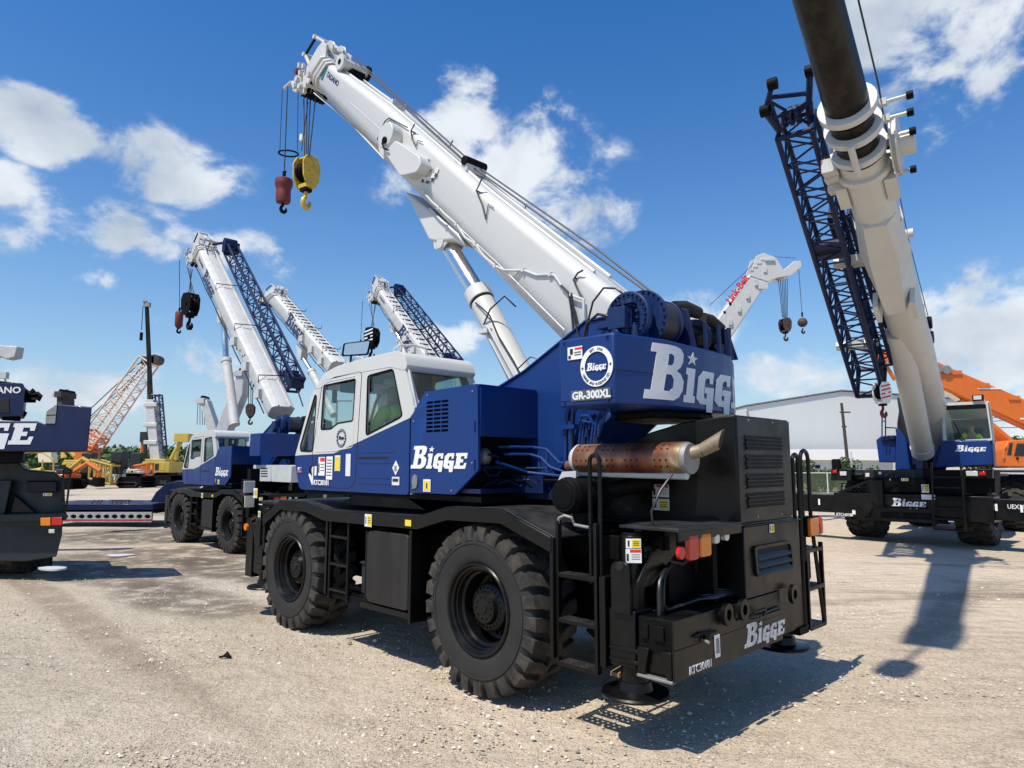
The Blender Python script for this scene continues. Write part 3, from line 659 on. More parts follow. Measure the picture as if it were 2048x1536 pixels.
    for z in (1.265, 1.20, 1.14): m.add([(-1.789, -.06, z), (-1.789, -.70, z), (-1.81, -.70, z-.035), (-1.81, -.06, z-.035), (-1.789, -.06, z-.008), (-1.789, -.70, z-.008), (-1.812, -.70, z-.043), (-1.812, -.06, z-.043)], [(0, 3, 2, 1), (4, 5, 6, 7), (0, 1, 5, 4), (2, 3, 7, 6)], 'black')
    m.build('air_vent', lc)
    m = MB(); warning(m, (-1.78, -.37, 1.46), RU, RV, .09, .07); m.build('warning_sticker', lc)
    # muffler
    m = MB(); m.cyl((-.50, .62, 2.05), (-1.58, .62, 2.05), .135, 'rust', n=40)
    for x in (-.46, -.50, -1.58, -1.62): pass
    m.lathe([(.02, 0), (.11, 0), (.135, .04), (.135, .06)], (-.44, .62, 2.05), (-1, 0, 0), 'cage', 40)
    m.lathe([(.13, 0), (.13, .02), (.12, .05), (.02, .055)], (-1.57, .62, 2.05), (-1, 0, 0), 'steel', 40)
    mf = m.build('muffler', root)
    m = MB()
    for xg in (-.55, -.83, -1.08, -1.36):
        for k in range(3):
            for (ang) in (35, 55, -5, -27):
                a = math.radians(ang); c = np.array([xg-.055*k, .62+.1355*math.cos(a), 2.05+.1355*math.sin(a)]); nrm = np.array([0, math.cos(a), math.sin(a)])
                m.cyl(c-nrm*.002, c+nrm*.0015, .010, 'dark', n=10)
    m.build('vent_hole', mf)
    m = MB(); e0 = np.array([-1.63, .60, 2.10]); m.cyl((-1.60, .61, 2.09), (-1.69, .585, 2.115), .052, 'scorched', n=28)
    d = np.array([-.245, -.06, .135]); d /= np.linalg.norm(d); p = np.array([-1.69, .585, 2.115]); ring0 = []; ring1 = []; ring2 = []
    a_ = np.cross(d, [0, 0, 1]); a_ /= np.linalg.norm(a_); b_ = np.cross(a_, d)
    for k in range(28):
        t = 2*math.pi*k/28; o2 = a_*math.cos(t)+b_*math.sin(t)
        ring0.append(p+o2*.052); ring1.append(p+d*.04+o2*.054); L_ = .17+.06*math.sin(t); ring2.append(p+d*L_+o2*.06)
    inn = [q-(q-(p+d*.2))*.12 for q in ring2]; deep = [p+d*.08+(q-(p+d*.08))*0 + (a_*math.cos(2*math.pi*i/28)+b_*math.sin(2*math.pi*i/28))*.045 for i, q in enumerate(ring2)]
    m.loft([ring0, ring1, ring2, inn], 'scorched', caps=False); m.loft([inn, deep], 'dark', caps=True); m.build('tail_pipe', mf)
    m = MB(); m.tube([(-.46, .66, 1.93), (-1.60, .66, 1.915)], .030, 'cage'); m.box(-.52, -.45, .2, .68, 1.90, 1.95, 'cage'); m.prism([(-.44, 1.94), (-.60, 1.95), (-.60, 1.90), (-.42, 1.60), (-.39, 1.62), (-.39, 1.86)], 'xz', .80, .82, 'cage')
    m.cyl((-.34, .62, 1.99), (-.50, .62, 2.0), .05, 'rust', n=18); m.build('muffler_bracket', root)
    m = MB(); m.lathe([(.02, 0), (.13, 0), (.145, -.02), (.15, -.05), (.155, -.055), (.155, -.09), (.145, -.10), (.14, -.5), (.02, -.5)], (-.66, 1.06, 1.745), (0, 1, 0), 'mblack', 44)
    m.lathe([(.02, .008), (.10, .008), (.105, .0)], (-.66, 1.06, 1.745), (0, 1, 0), 'mblack', 44); m.cyl((-.70, .85, 1.60), (-.70, .85, 1.45), .09, 'mblack'); m.cyl((-.66, .6, 1.76), (-1.1, .4, 1.85), .07, 'mblack')
    m.build('air_cleaner', root)
    m = MB(); warning(m, (-1.06, .21, 1.775), SU, SV, .17, .11, 'r'); warning(m, (-1.06, .21, 1.655), SU, SV, .17, .10, 'y'); m.build('warning_sticker', hd)
    # stickers on the jack and the deck lip
    m = MB(); warning(m, (-1.38-.64*.09, 1.10+.77*.09, 1.425), (-.77, -.64, 0), SV, .11, .07, 'y'); warning(m, (-1.38-.64*.09, 1.10+.77*.09, 1.335), (-.77, -.64, 0), SV, .115, .10, 'r')
    warning(m, (1.86, 1.31, 1.415), SU, SV, .13, .13, 'y'); m.quad((1.15, 1.31, 1.43), SU, SV, .10, .06, 'vinyly'); m.build('warning_sticker', root)
    # front end of the carrier
    m = MB(); m.box(4.45, 4.95, -1.2, 1.2, .55, .98, 'black'); m.box(4.3, 4.9, -.9, .9, 1.0, 1.48, 'mblack'); m.box(4.4, 5.05, -1.1, 1.1, 1.46, 1.50, 'deck')
    m.box(4.85, 5.05, 1.10, 1.22, .48, 1.32, 'black'); m.build('front_outrigger_box', root, .008)
    outrigger(root, 4.62, 1, .36, full, jt=1.42); outrigger(root, 4.62, -1, .36, full, jt=1.42)
    if full:
        m = MB(); m.box(4.92, 5.02, 1.12, 1.26, 1.28, 1.95, 'mblack'); m.tube([(4.9, 1.2, 1.0), (4.85, 1.24, 1.25), (4.7, 1.24, 1.3)], .02, 'hose'); m.tube([(4.8, 1.2, 1.0), (4.78, 1.24, 1.2), (4.6, 1.24, 1.26)], .02, 'hose'); m.build('front_bracket', root, .004)
        m = MB(); m.box(4.9, 5.12, 1.2, 1.3, 1.66, 1.80, 'mblack'); m.build('mirror_housing', root, .02)
        m = MB(); m.box(4.885, 4.895, 1.2, 1.36, 1.62, 1.78, 'clear'); m.box(4.885, 4.895, 1.2, 1.34, 1.42, 1.58, 'cream'); m.build('mirror', root, .01)
        m = MB(); m.cyl((4.9, 1.28, 1.155), (4.9, 1.31, 1.155), .045, 'amber', n=16); m.build('indicator_lamp', root)
        m = MB(); warning(m, (4.62, 1.24, 1.34), SU, SV, .07, .08, 'y'); warning(m, (4.62, 1.24, 1.23), SU, SV, .09, .11, 'r'); warning(m, (4.7, 1.27, 1.62), SU, SV, .12, .13, 'y'); m.build('warning_sticker', root)
    # lettering on the rear box
    m = MB(); m.shape(BIG, (-1.80, .22, .575), RU, RV, 'worn', .003, .72, .175); m.build('lettering', root)
    m = MB(); m.shape(text(text_id, .02, .004, 0, space=1.05), (-1.80, 1.05, .545), RU, RV, 'vinylw', .003, .050, .054)
    m.quad((-1.80, .655, .67), RU, RV, .075, .16, 'vinylw'); [m.quad((-1.80, .655, .72-.012*k), RU, RV, .045, .005, 'vinylk', .008) for k in range(9)]; m.build('lettering', root)
    superstructure(root, full, text_id, cabglass)

def tread(m, xa, xb, ya, yb, z, full=True):
    if not full: m.box(xa, xb, ya, yb, z-.012, z+.012, 'black'); return
    w = xb-xa-.03; hs_ = []
    hs_.append([(xa+.015, ya), (xb-.015, ya), (xb-.015, yb), (xa+.015, yb)])
    for i in range(6):
        for j in range(2):
            cx_, cy_ = xa+.05+w*(i+.4+.25*j)/6.6, ya+(.3+.4*j)*(yb-ya)
            hs_.append([(cx_+.012*math.cos(a), cy_+.012*math.sin(a)) for a in [2*math.pi*k/8 for k in range(8)]])
    m.shape(flat(hs_, .006), (0, 0, z+.008), (1, 0, 0), (0, 1, 0), 'deck'); m.box(xa, xb, yb-.006, yb, z-.022, z+.010, 'black'); m.box(xa, xb, ya, ya+.006, z-.022, z+.010, 'black')
def treadY(m, ya, yb, xa, xb, z):
    m.box(xa, xb, ya, yb, z-.004, z+.008, 'deck'); m.box(xa, xa+.008, ya, yb, z-.03, z+.01, 'black'); m.box(xb-.008, xb, ya, yb, z-.03, z+.01, 'black')
def ring_lug(c, R, r, t=.035):
    n = 20; vs = []; fs = []
    for s in (0, 1):
        for q in (R, r):
            for k in range(n):
                a = 2*math.pi*k/n; zz = math.sin(a)*q*1.15; vs.append((c[0]-.02-t*s, c[1]+math.cos(a)*q, c[2]+zz))
    for k in range(n):
        j = (k+1) % n
        fs += [(k, j, n+j, n+k), (2*n+k, 3*n+k, 3*n+j, 2*n+j), (k, 2*n+k, 2*n+j, j), (n+k, n+j, 3*n+j, 3*n+k)]
    return vs, fs
def superstructure(root, full=True, text_id='RTC30181', cabglass='glass'):
    YC = 1.25
    # turntable and base
    m = MB(); m.cyl((1.0, 0, 1.40), (1.0, 0, 1.70), .62, 'mblack', n=48); m.box(-.4, 2.0, -.62, .62, 1.68, 1.78, 'dblue'); m.box(.2, 3.4, .3, 1.2, 1.66, 1.71, 'mblack'); m.build('turntable', root)
    # centre frame plates
    m = MB()
    pl = [(.75, 2.81), (.37, 2.945), (-.435, 3.34), (-.80, 3.345), (-1.12, 3.25), (-1.12, 2.50), (-.70, 2.47), (-.20, 2.10), (.20, 1.74), (1.3, 1.74), (1.3, 2.4)]
    for y0, y1 in ((.42, .455), (-.455, -.42)):
        m.prism(pl, 'xz', y0, y1, 'blue')
    edge = pl[:4]
    for (a, b) in zip(edge[:-1], edge[1:]):
        m.prism([a, b, (b[0], b[1]+.022), (a[0], a[1]+.022)], 'xz', .36, .475, 'blue')
    m.prism([(-.72, 2.47), (-.20, 2.09), (.20, 1.73), (.16, 1.70), (-.25, 2.06), (-.76, 2.44)], 'xz', .30, .50, 'blue')
    m.prism([(-.55, 2.47), (-.5, 2.47), (.02, 1.98), (.0, 1.92)], 'xz', .457, .475, 'blue')
    m.box(-.75, 1.2, -.42, .42, 2.0, 2.1, 'dblue'); m.box(1.0, 1.1, -.42, .42, 1.75, 2.5, 'dblue')
    m.build('slewing_frame', root, .006 if full else 0)
    # counterweight
    cwp = [(-.74, 1.19), (-1.30, 1.18), (-1.415, .60), (-1.375, -.55), (-1.16, -1.02), (-.74, -1.05)]
    m = MB(); m.prism(cwp, 'xy', 2.47, 3.03, 'blue')
    m.prism([(-.5, .40), (-1.2, .45), (-1.35, 0), (-1.2, -.5), (-.5, -.45)], 'xy', 2.40, 2.47, 'mblack')
    cw = m.build('counterweight', root, .018 if full else .01)
    m = MB()
    if full:
        # big lettering follows the faces of the block
        def onrear(s):        # s metres along the rear outline from the left corner
            pts = [np.array(p) for p in cwp[1:6]]; d = s
            for a, b in zip(pts[:-1], pts[1:]):
                L_ = np.linalg.norm(b-a)
                if d <= L_: u = (b-a)/L_; return a+u*d, u
                d -= L_
            return pts[-1], u
        S0, Wd, Hh, Z0 = .32, 1.77, .46, 2.527
        # cut the lettering at the block's vertical edges so that it wraps round
        cuts = []; acc_ = 0; P_ = [np.array(p) for p in cwp[1:6]]
        for a, b in zip(P_[:-1], P_[1:]): acc_ += np.linalg.norm(b-a); cuts.append(acc_)
        import bmesh
        me = bpy.data.meshes.new('t'); me.from_pydata(BIG[0], [], BIG[1]); bm = bmesh.new(); bm.from_mesh(me)
        for c in cuts:
            xs = (c-S0)/Wd
            if 0 < xs < 1.05: bmesh.ops.bisect_plane(bm, geom=bm.verts[:]+bm.edges[:]+bm.faces[:], plane_co=(xs, 0, 0), plane_no=(1, 0, 0))
        vs = []
        for v in bm.verts:
            p, u = onrear(S0+v.co.x*Wd); nrm = np.array([u[1], -u[0]]); nrm = nrm if nrm@np.array([-1, 0]) > -.2 else -nrm
            q = p+nrm*(v.co.z+.004); vs.append((q[0], q[1], Z0+v.co.y*Hh))
        bm.verts.index_update(); fs = [tuple(v.index for v in f.verts) for f in bm.faces]; m.add(vs, fs, 'vinyls'); bm.free(); bpy.data.meshes.remove(me)
        m.build('lettering', cw)
        m = MB(); o = (-1.135, 1.187, 2.775)
        m.shape(flat(ring_shape(.162, .118)), o, SU, SV, 'vinylw', .004); m.shape(BIG, (-1.135+.098, 1.187, 2.745), SU, SV, 'vinylw', .004, .195, .062)
        for st, a0, a1, up in (('EST. 1916', 118, 62, 1), ('CRANE AND RIGGING CO.', 203, 337, -1)):
            n = len(st)
            for i, ch in enumerate(st):
                if ch == ' ': continue
                a = math.radians(a0+(a1-a0)*(i+.5)/n); sh = text(ch, .015, .003, 0, 'CENTER'); ca, sa = math.cos(a), math.sin(a)
                c2 = np.array([ca, sa]); vdir = c2*up; udir = np.array([vdir[1], -vdir[0]]); base = c2*(.129 if up > 0 else .150)
                O = np.array(o)+np.array([-base[0], 0, base[1]]); m.shape(sh, O, (-udir[0], 0, udir[1]), (-vdir[0], 0, vdir[1]), 'vinylk', .0075, .021)
        for s in (-1, 1): m.shape(flat([star(0, 0, .013)]), (o[0]-s*.14, o[1], o[2]+.005*s), SU, SV, 'vinylk', .0075)
        m.build('emblem', cw)
        m = MB(); m.quad((-1.07, 1.187, 2.555), SU, SV, .40, .088, 'vinylg', .003); m.shape(text('GR-300XL', .055, .004), (-.885, 1.187, 2.525), SU, SV, 'vinyls', .007, .0635, .062); m.build('lettering', cw)
        m = MB(); m.quad((-.92, 1.19, 2.905), SU, SV, .155, .105, 'vinylw'); m.quad((-.96, 1.19, 2.94), SU, SV, .08, .014, 'vinylr', .008); m.quad((-.885, 1.19, 2.92), SU, SV, .03, .045, 'vinylk', .008); m.quad((-.865, 1.19, 2.875), SU, SV, .025, .025, 'vinylk', .008)
        for k in range(2): m.quad((-.95, 1.19, 2.91-.02*k), SU, SV, .07, .006, 'vinylg', .008)
        m.build('warning_sticker', cw)
    if full:
        m = MB()
        for (x, z) in ((-.80, 3.0), (-1.24, 3.0), (-.80, 2.50), (-1.24, 2.50)): m.cyl((x, 1.18, z), (x, 1.195, z), .012, 'dblue', n=8)
        m.tube([(-.745, 1.19, 2.52), (-1.295, 1.182, 2.52)], .004, 'dblue', 5); m.tube([(-1.305, 1.175, 2.735), (-1.417, .60, 2.735), (-1.377, -.55, 2.735)], .003, 'dblue', 5); m.build('bolt', cw)
    # winches
    m = MB(); c = (-.98, 0, 3.29)
    m.lathe([(.02, 0), (.225, 0), (.235, -.01), (.235, -.05), (.2, -.055), (.2, -.12), (.02, -.12)], (c[0], .56, c[2]), (0, 1, 0), 'winchblue', 44)
    m.lathe([(.02, .0), (.265, 0), (.265, -.03), (.17, -.035), (.17, -.33), (.22, -.335), (.22, -.36), (.02, -.36)], (c[0]-.04, .40, c[2]), (0, 1, 0), 'winchblue', 44)
    m.box(c[0]-.08, c[0]+.10, .56, .70, 3.17, 3.36, 'winchblue'); m.cyl((c[0]+.02, .56, 3.12), (c[0]+.02, .72, 3.12), .045, 'winchblue'); m.cyl((c[0]-.1, .58, 3.05), (c[0]-.1, .58, 3.2), .035, 'winchblue'); m.cyl((c[0]-.02, .60, 3.03), (c[0]-.02, .60, 3.18), .03, 'winchblue')
    m.box(c[0]+.08, c[0]+.24, .58, .68, 3.20, 3.26, 'winchblue'); m.cyl((c[0]+.05, .56, 3.32), (c[0]+.05, .64, 3.32), .06, 'dblue', n=16); m.cyl((c[0]-.06, .56, 3.40), (c[0]-.06, .62, 3.40), .035, 'winchblue', n=12)
    if full:
        for k in range(26):
            a = 2*math.pi*k/26; m.cyl((c[0]+.20*math.cos(a), .555, c[2]+.20*math.sin(a)), (c[0]+.20*math.cos(a), .585, c[2]+.20*math.sin(a)), .012, 'dblue', n=6)
            m.cyl((c[0]-.04+.25*math.cos(a), .40, c[2]+.25*math.sin(a)), (c[0]-.04+.25*math.cos(a), .415, c[2]+.25*math.sin(a)), .014, 'dblue', n=6)
        for k in range(14):
            a = 2*math.pi*k/14+.2; q = (c[0]+.13*math.cos(a), .56, c[2]+.13*math.sin(a)); m.cyl(q, (q[0], .60, q[2]), .014, 'winchblue', n=6)
        for k in range(10): m.box(c[0]+random.uniform(-.13, .08), c[0]+random.uniform(-.1, .12), .56, .62+random.uniform(0, .05), 3.2+random.uniform(-.1, .2), 3.24+random.uniform(-.1, .2), 'dblue')
    wn = m.build('winch', root, .004 if full else 0)
    m = MB(); m.cyl((c[0]-.04, .36, c[2]), (c[0]-.04, .02, c[2]), .20, 'rope', n=32); m.build('rope_drum', wn)
    m = MB()
    m.prism([(-1.30, 3.03), (-1.22, 3.42), (-1.10, 3.47), (-1.0, 3.42), (-.78, 3.03)], 'xz', -.08, -.05, 'dblue'); m.prism([(-1.30, 3.03), (-1.2, 3.35), (-1.05, 3.40), (-.95, 3.35), (-.78, 3.03)], 'xz', -.85, -.82, 'dblue')
    m.box(-1.28, -.9, -.82, -.08, 3.03, 3.07, 'dblue'); m.cyl((-1.05, -.1, 3.22), (-1.05, -.8, 3.22), .13, 'mblack'); m.cyl((-1.05, -.42, 3.22), (-1.05, -.46, 3.22), .19, 'dblue')
    for y in (-.25, -.5, -.7): m.box(-1.30, -1.27, y-.02, y+.02, 3.03, 3.33, 'dblue')
    m.cyl((-1.22, -.3, 3.1), (-1.22, -.3, 3.2), .05, 'mblack'); m.cyl((-1.22, -.62, 3.06), (-1.22, -.62, 3.16), .05, 'dblue')
    m.build('auxiliary_winch', root, .004 if full else 0)
    m = MB(); m.tube([(-1.10, -.02, 3.46), (-1.10, -.2, 3.48), (-1.12, -.42, 3.46)], [.055, .07, .06], 'canvas', 12); m.tube([(-1.12, -.50, 3.43), (-1.12, -.65, 3.42), (-1.12, -.86, 3.37)], [.05, .062, .05], 'canvas', 12); m.build('rolled_cover', root)
    # housing behind the cab
    hp = [(1.22, 2.49), (1.0, 2.73), (.205, 2.745), (.19, 1.955), (.515, 1.725), (1.22, 1.725)]
    slots = []
    for r in range(8):
        for k in range(3):
            x1 = .965-.118*k; z1 = 2.627-.0405*r; slots.append([(-x1, z1-.024), (-x1+.105, z1-.024), (-x1+.105, z1), (-x1, z1)])
    m = MB(); m.shape(flat([round_poly([(-a, b) for a, b in hp], .015)]+(slots if full else []), .03), (0, YC-.015, 0), SU, SV, 'blue')
    m.prism([(1.18, 2.5), (.98, 2.70), (.22, 2.715), (.22, 2.30), (1.18, 2.30)], 'xz', .46, YC-.06, 'dark')
    m.prism([(1.22, 2.49), (1.0, 2.73), (.205, 2.745), (.205, 2.715), (.99, 2.70), (1.2, 2.47)], 'xz', .42, YC-.031, 'blue')
    m.box(.190, .215, .40, YC-.032, 2.262, 2.714, 'blue'); m.box(.6, 1.2, .46, YC-.032, 1.74, 2.30, 'dark'); m.box(.2, .62, .46, YC-.04, 1.74, 1.78, 'dblue')
    hs = m.build('machinery_housing', root, .006 if full else 0)
    m = MB(); m.shape(BIG, (1.195, YC, 1.965), SU, SV, 'vinylw', .004, .86, .225); m.build('lettering', hs)
    if full:
        m = MB()
        for (x, z) in ((1.17, 2.44), (1.17, 1.77), (.27, 2.68), (.27, 2.02), (.56, 1.76), (.95, 2.69)): m.cyl((x, YC-.002, z), (x, YC+.008, z), .010, 'steel', n=8)
        for z in (2.35, 2.0): m.box(.232, .246, YC-.001, YC+.012, z-.05, z+.05, 'blue')
        m.build('bolt', hs)
    m = MB(); m.quad((.935, YC, 1.80), SU, SV, .115, .12, 'vinylw', .004); m.quad((.935, YC, 1.80), SU, SV, .09, .095, 'vinyly', .008); m.quad((.93, YC, 1.80), SU, SV, .02, .05, 'vinylg', .012); m.build('warning_sticker', hs)
    m = MB(); m.shape(flat([[(.045*math.cos(a), .07*math.sin(a)) for a in [2*math.pi*k/24 for k in range(24)]]], .01), (1.13, YC, 1.835), SU, SV, 'steel', .008); m.build('round_lamp', hs)
    if full:                                                     # pipework in the open bay
        m = MB(); z = 2.20
        m.tube([(.24, .95, 2.17), (.1, .62, 2.17), (-.05, .60, 2.15), (-.2, .58, 2.02), (-.45, .56, 2.01)], .014, 'blue')
        m.tube([(.22, .9, 2.10), (.1, .66, 2.10), (-.02, .64, 2.07), (-.12, .62, 1.98), (-.3, .6, 1.93)], .014, 'blue')
        m.tube([(.22, 1.0, 2.03), (.1, .7, 1.93), (-.2, .6, 1.90), (-.4, .6, 1.91)], .014, 'blue')
        for x in (.02, -.08): m.tube([(x, .62, 2.12), (x, .62, 1.80), (x-.04, .6, 1.76), (x-.2, .58, 1.76)], .016, 'blue')
        m.tube([(.3, 1.02, 2.10), (.28, .92, 2.08), (.28, .90, 1.99), (.30, 1.0, 1.97), (.4, 1.05, 1.97)], .012, 'dblue')
        m.tube([(.32, 1.08, 1.98), (.32, 1.0, 1.90), (.3, .9, 1.90), (.3, .85, 1.98)], .012, 'dblue'); m.tube([(.35, 1.1, 1.98), (.2, .7, 1.97), (-.1, .6, 1.97)], .012, 'dblue')
        ellip(m, (.40, .98, 2.08), (.07, .07, .085), 'steel', 16, 8)
        for k in range(9):
            x0 = .5-.05*k; m.tube([(x0, 1.0-.05*k, 1.78+.01*k), (x0-.1, .9-.03*k, 1.86), (x0-.15, .7, 1.8+.03*(k % 3)), (x0-.35, .6, 1.86)], .011, 'dblue' if k % 2 else 'mblack')
        m.box(-.1, .5, .46, .7, 1.74, 1.9, 'dblue'); m.box(.25, .5, .5, .8, 1.9, 2.1, 'mblack')
        m.build('pipework', root)
        m = MB()                                               # hose bundle rising to the boom foot
        for k, (x, y, zt) in enumerate(((-.30, .58, 2.80), (-.38, .60, 2.86))):
            m.tube([(x+.02, y, 1.98), (x+.01, y, 2.3), (x-.01, y, 2.48), (x-.10, y+.05, 2.62), (x-.28, y+.08, 2.80), (x-.42, y+.08, 2.93), (x-.50, y+.0, 2.98)], .024, 'dblue'); m.cyl((x-.02, y, 2.50), (x-.05, y+.02, 2.55), .03, 'blue', n=10)
            m.cyl((x+.02, y, 2.0), (x+.02, y, 2.4), .026, 'blue', n=10)
        m.box(-.43, -.26, .55, .64, 2.33, 2.37, 'blue')
        for k in range(7):
            x = -.44-.035*k; m.tube([(x, .56, 1.95), (x+.01, .57, 2.2), (x-.01, .56, 2.36+.02*(k % 2))], .012, 'blue'); m.box(x-.015, x+.015, .55, .60, 2.05+.07*(k % 4), 2.11+.07*(k % 4), 'dblue')
        m.tube([(-.42, .56, 2.36), (-.48, .58, 2.45), (-.56, .58, 2.44), (-.6, .56, 2.36)], .016, 'blue'); m.tube([(-.44, .56, 2.30), (-.50, .6, 2.40), (-.58, .58, 2.38)], .012, 'blue')
        m.tube([(-.62, .5, 2.47), (-.50, .52, 2.2), (-.36, .52, 2.05), (-.28, .54, 1.98)], .012, 'blue'); m.tube([(-.68, .5, 2.45), (-.6, .52, 2.2), (-.5, .5, 2.0), (-.35, .54, 1.95)], .012, 'dblue')
        m.build('hose_bundle', root)
        m = MB()
        m.tube([(-.98, .62, 3.50), (-.93, .64, 3.545), (-.78, .62, 3.58), (-.64, .6, 3.48), (-.57, .58, 3.33), (-.56, .6, 3.15)], .010, 'hose'); m.tube([(-.88, .62, 3.30), (-.74, .66, 3.34), (-.60, .64, 3.28), (-.54, .62, 3.15), (-.60, .6, 3.05)], .013, 'hose')
        m.tube([(-.30, .5, 3.64), (-.33, .48, 3.35), (-.36, .46, 3.2), (-.46, .48, 3.12)], .010, 'hose'); m.build('winch_hose', root)
        m = MB(); m.tube([(-.74, .46, 3.08), (-.74, .47, 3.17), (-.80, .47, 3.20), (-.86, .47, 3.17), (-.86, .46, 3.08)], .014, 'blue'); m.build('lifting_eye', root)
    cab(root, full, text_id, cabglass)

def cab(root, full, text_id, cabglass):
    YC, YI = 1.25, .30; T = .03
    X = lambda pts: [(-a, b) for a, b in pts]
    split = [(3.68, 2.12), (2.72, 2.135), (2.256, 2.237), (1.20, 2.485)]
    low = round_poly([(3.66, 2.115), (3.655, 2.02), (3.52, 1.70), (1.24, 1.70), (1.24, 2.474), (2.256, 2.237), (2.72, 2.13)], [.0, .05, .08, .05, .0, 0, 0])
    upp = round_poly([(3.66, 2.12), (2.72, 2.135), (2.256, 2.242), (1.24, 2.48), (1.17, 2.56), (1.20, 2.68), (1.35, 3.02), (1.50, 3.10), (2.75, 3.07), (3.10, 2.98), (3.30, 2.82)], [.0, 0, 0, 0, .03, .02, .12, .1, .15, .15, .12])
    wf = round_poly([(3.205, 2.86), (3.165, 2.835), (3.215, 2.20), (3.245, 2.165), (3.52, 2.175), (3.53, 2.24)], .03)
    wr = round_poly([(2.04, 2.985), (1.555, 3.015), (1.375, 2.515), (1.42, 2.49), (2.045, 2.325)], .045)
    wd = round_poly([(3.00, 2.955), (2.29, 2.975), (2.325, 2.50), (2.65, 2.485), (2.80, 2.425), (3.035, 2.425)], .03)
    door = round_poly([(3.03, 3.02), (2.21, 3.055), (2.16, 3.02), (2.25, 1.80), (2.36, 1.74), (3.16, 1.74), (3.21, 1.80), (3.22, 2.15)], [.1, .03, .06, .05, .05, .04, .05, .1])
    def clip(poly, above):     # keep the part above / below the colour split
        import bmesh
        return poly
    cb = root
    m = MB(); m.shape(flat([X(upp), X(wf), X(wr), X(wd)], T), (0, YC-T/2, 0), SU, SV, 'white')
    wp = m.build('cab_upper_panel', cb, .006 if full else 0)
    m = MB(); m.shape(flat([X(low)], T), (0, YC-T/2, 0), SU, SV, 'blue')
    for z in (2.135, 2.02, 1.86, 1.80):                          # pressed ribs
        m.tube([(2.18, YC, z), (1.52, YC, z)], .006, 'blue', 6)
    m.box(1.60, 2.21, YC-.002, YC+.002, 2.065, 2.09, 'dark')
    m.box(1.26, 3.5, .32, 1.2, 1.68, 1.72, 'mblack')
    lp = m.build('cab_lower_panel', cb, .004 if full else 0)
    # far side, front and back of the shell
    m = MB(); m.shape(flat([X(upp), X(wr), X(wd)], T), (0, YI+T/2, 0), SU, SV, 'white'); m.shape(flat([X(low)], T), (0, YI+T/2, 0), SU, SV, 'blue'); m.build('cab_far_panel', cb)
    m = MB(); roof = round_poly([(3.22, 2.93), (3.02, 3.10), (2.72, 3.165), (1.95, 3.20), (1.52, 3.205), (1.36, 3.17), (1.30, 3.02), (1.34, 2.98), (1.6, 3.04), (2.75, 3.04), (3.08, 2.93)], [.02, .1, .1, .05, .06, .08, .05, .01, .02, .02, .02])
    m.prism(roof, 'xz', YI-.0, YC+.004, 'white'); rf = m.build('cab_roof', cb, .07 if full else .04, seg=4)
    for md in rf.modifiers: md.angle_limit = math.radians(60)
    m = MB()
    if full:
        m.prism(round_poly([(1.98, 3.2), (1.80, 3.2), (1.80, 3.215), (1.98, 3.215)], .005), 'xz', .5, 1.15, 'white')
        m.tube([(1.62, 1.19, 3.19), (1.62, 1.19, 3.25), (1.58, 1.15, 3.29), (1.58, .95, 3.31), (1.58, .8, 3.29), (1.62, .75, 3.24), (1.62, .75, 3.19)], .012, 'white'); m.tube([(1.60, 1.12, 3.19), (1.59, 1.12, 3.30)], .009, 'white'); m.tube([(1.46, 1.22, 3.15), (1.34, 1.22, 3.05), (1.22, 1.22, 2.72), (1.17, 1.22, 2.58)], .012, 'white')
        for x in (2.6, 2.75): m.tube([(x, 1.1, 3.13), (x, 1.12, 3.25)], .010, 'white')
        m.tube([(3.22, 1.05, 2.98), (3.05, 1.08, 3.13), (2.8, 1.1, 3.21), (2.45, 1.12, 3.26), (2.35, 1.12, 3.24), (2.34, 1.12, 3.17)], .012, 'white')
        m.build('roof_rail', cb)
        m = MB(); P0 = np.array((2.50, 1.10, 3.36)); 
        m.prism(round_poly([(.19, -.09), (.17, .07), (-.16, .115), (-.13, -.07)], .03), 'yz', -.03, 0, 'mblack'); MP = lambda v: tuple(P0+np.array((v[1]*.66+v[0]*.75, v[1]*.75-v[0]*.66, v[2]))); m.v = [MP(v) for v in m.v]
        mir = m.build('mirror_housing', cb, .02); m = MB()
        m.prism(round_poly([(.16, -.075), (.145, .055), (-.14, .095), (-.11, -.055)], .02), 'yz', -.036, -.031, 'chrome'); m.v = [MP(v) for v in m.v]; m.build('mirror_glass', mir)
        m = MB(); m.tube([(2.62, 1.12, 3.16), (2.60, 1.13, 3.28), (2.56, 1.13, 3.32)], .014, 'mblack'); m.build('mirror_arm', mir)
    # front frame pillars and windscreen
    m = MB(); fr = [(3.655, 2.12), (3.30, 2.84), (3.20, 2.95)]
    for y0, y1 in ((YI, YI+.06), (YC-.06, YC)):
        m.prism([(3.66, 2.10), (3.66, 2.13), (3.31, 2.84), (3.21, 2.95), (3.15, 2.93), (3.25, 2.82), (3.58, 2.10)], 'xz', y0+.001, y1-.001, 'white')
    m.prism([(3.66, 2.12), (3.60, 2.12), (3.46, 1.70), (3.52, 1.70), (3.655, 2.02)], 'xz', YI+.03, YC-.031, 'blue')
    m.build('cab_front_frame', cb, .01 if full else 0)
    m = MB(); m.add([(3.625, YI+.05, 2.13), (3.625, YC-.05, 2.13), (3.275, YC-.05, 2.84), (3.275, YI+.05, 2.84), (3.19, YC-.05, 2.94), (3.19, YI+.05, 2.94)], [(0, 1, 2, 3), (3, 2, 4, 5)], cabglass); m.build('windscreen', cb)
    # rear face with window
    d = np.array([1.36-1.18, 0, 3.03-2.58]); dl = np.linalg.norm(d); d /= dl
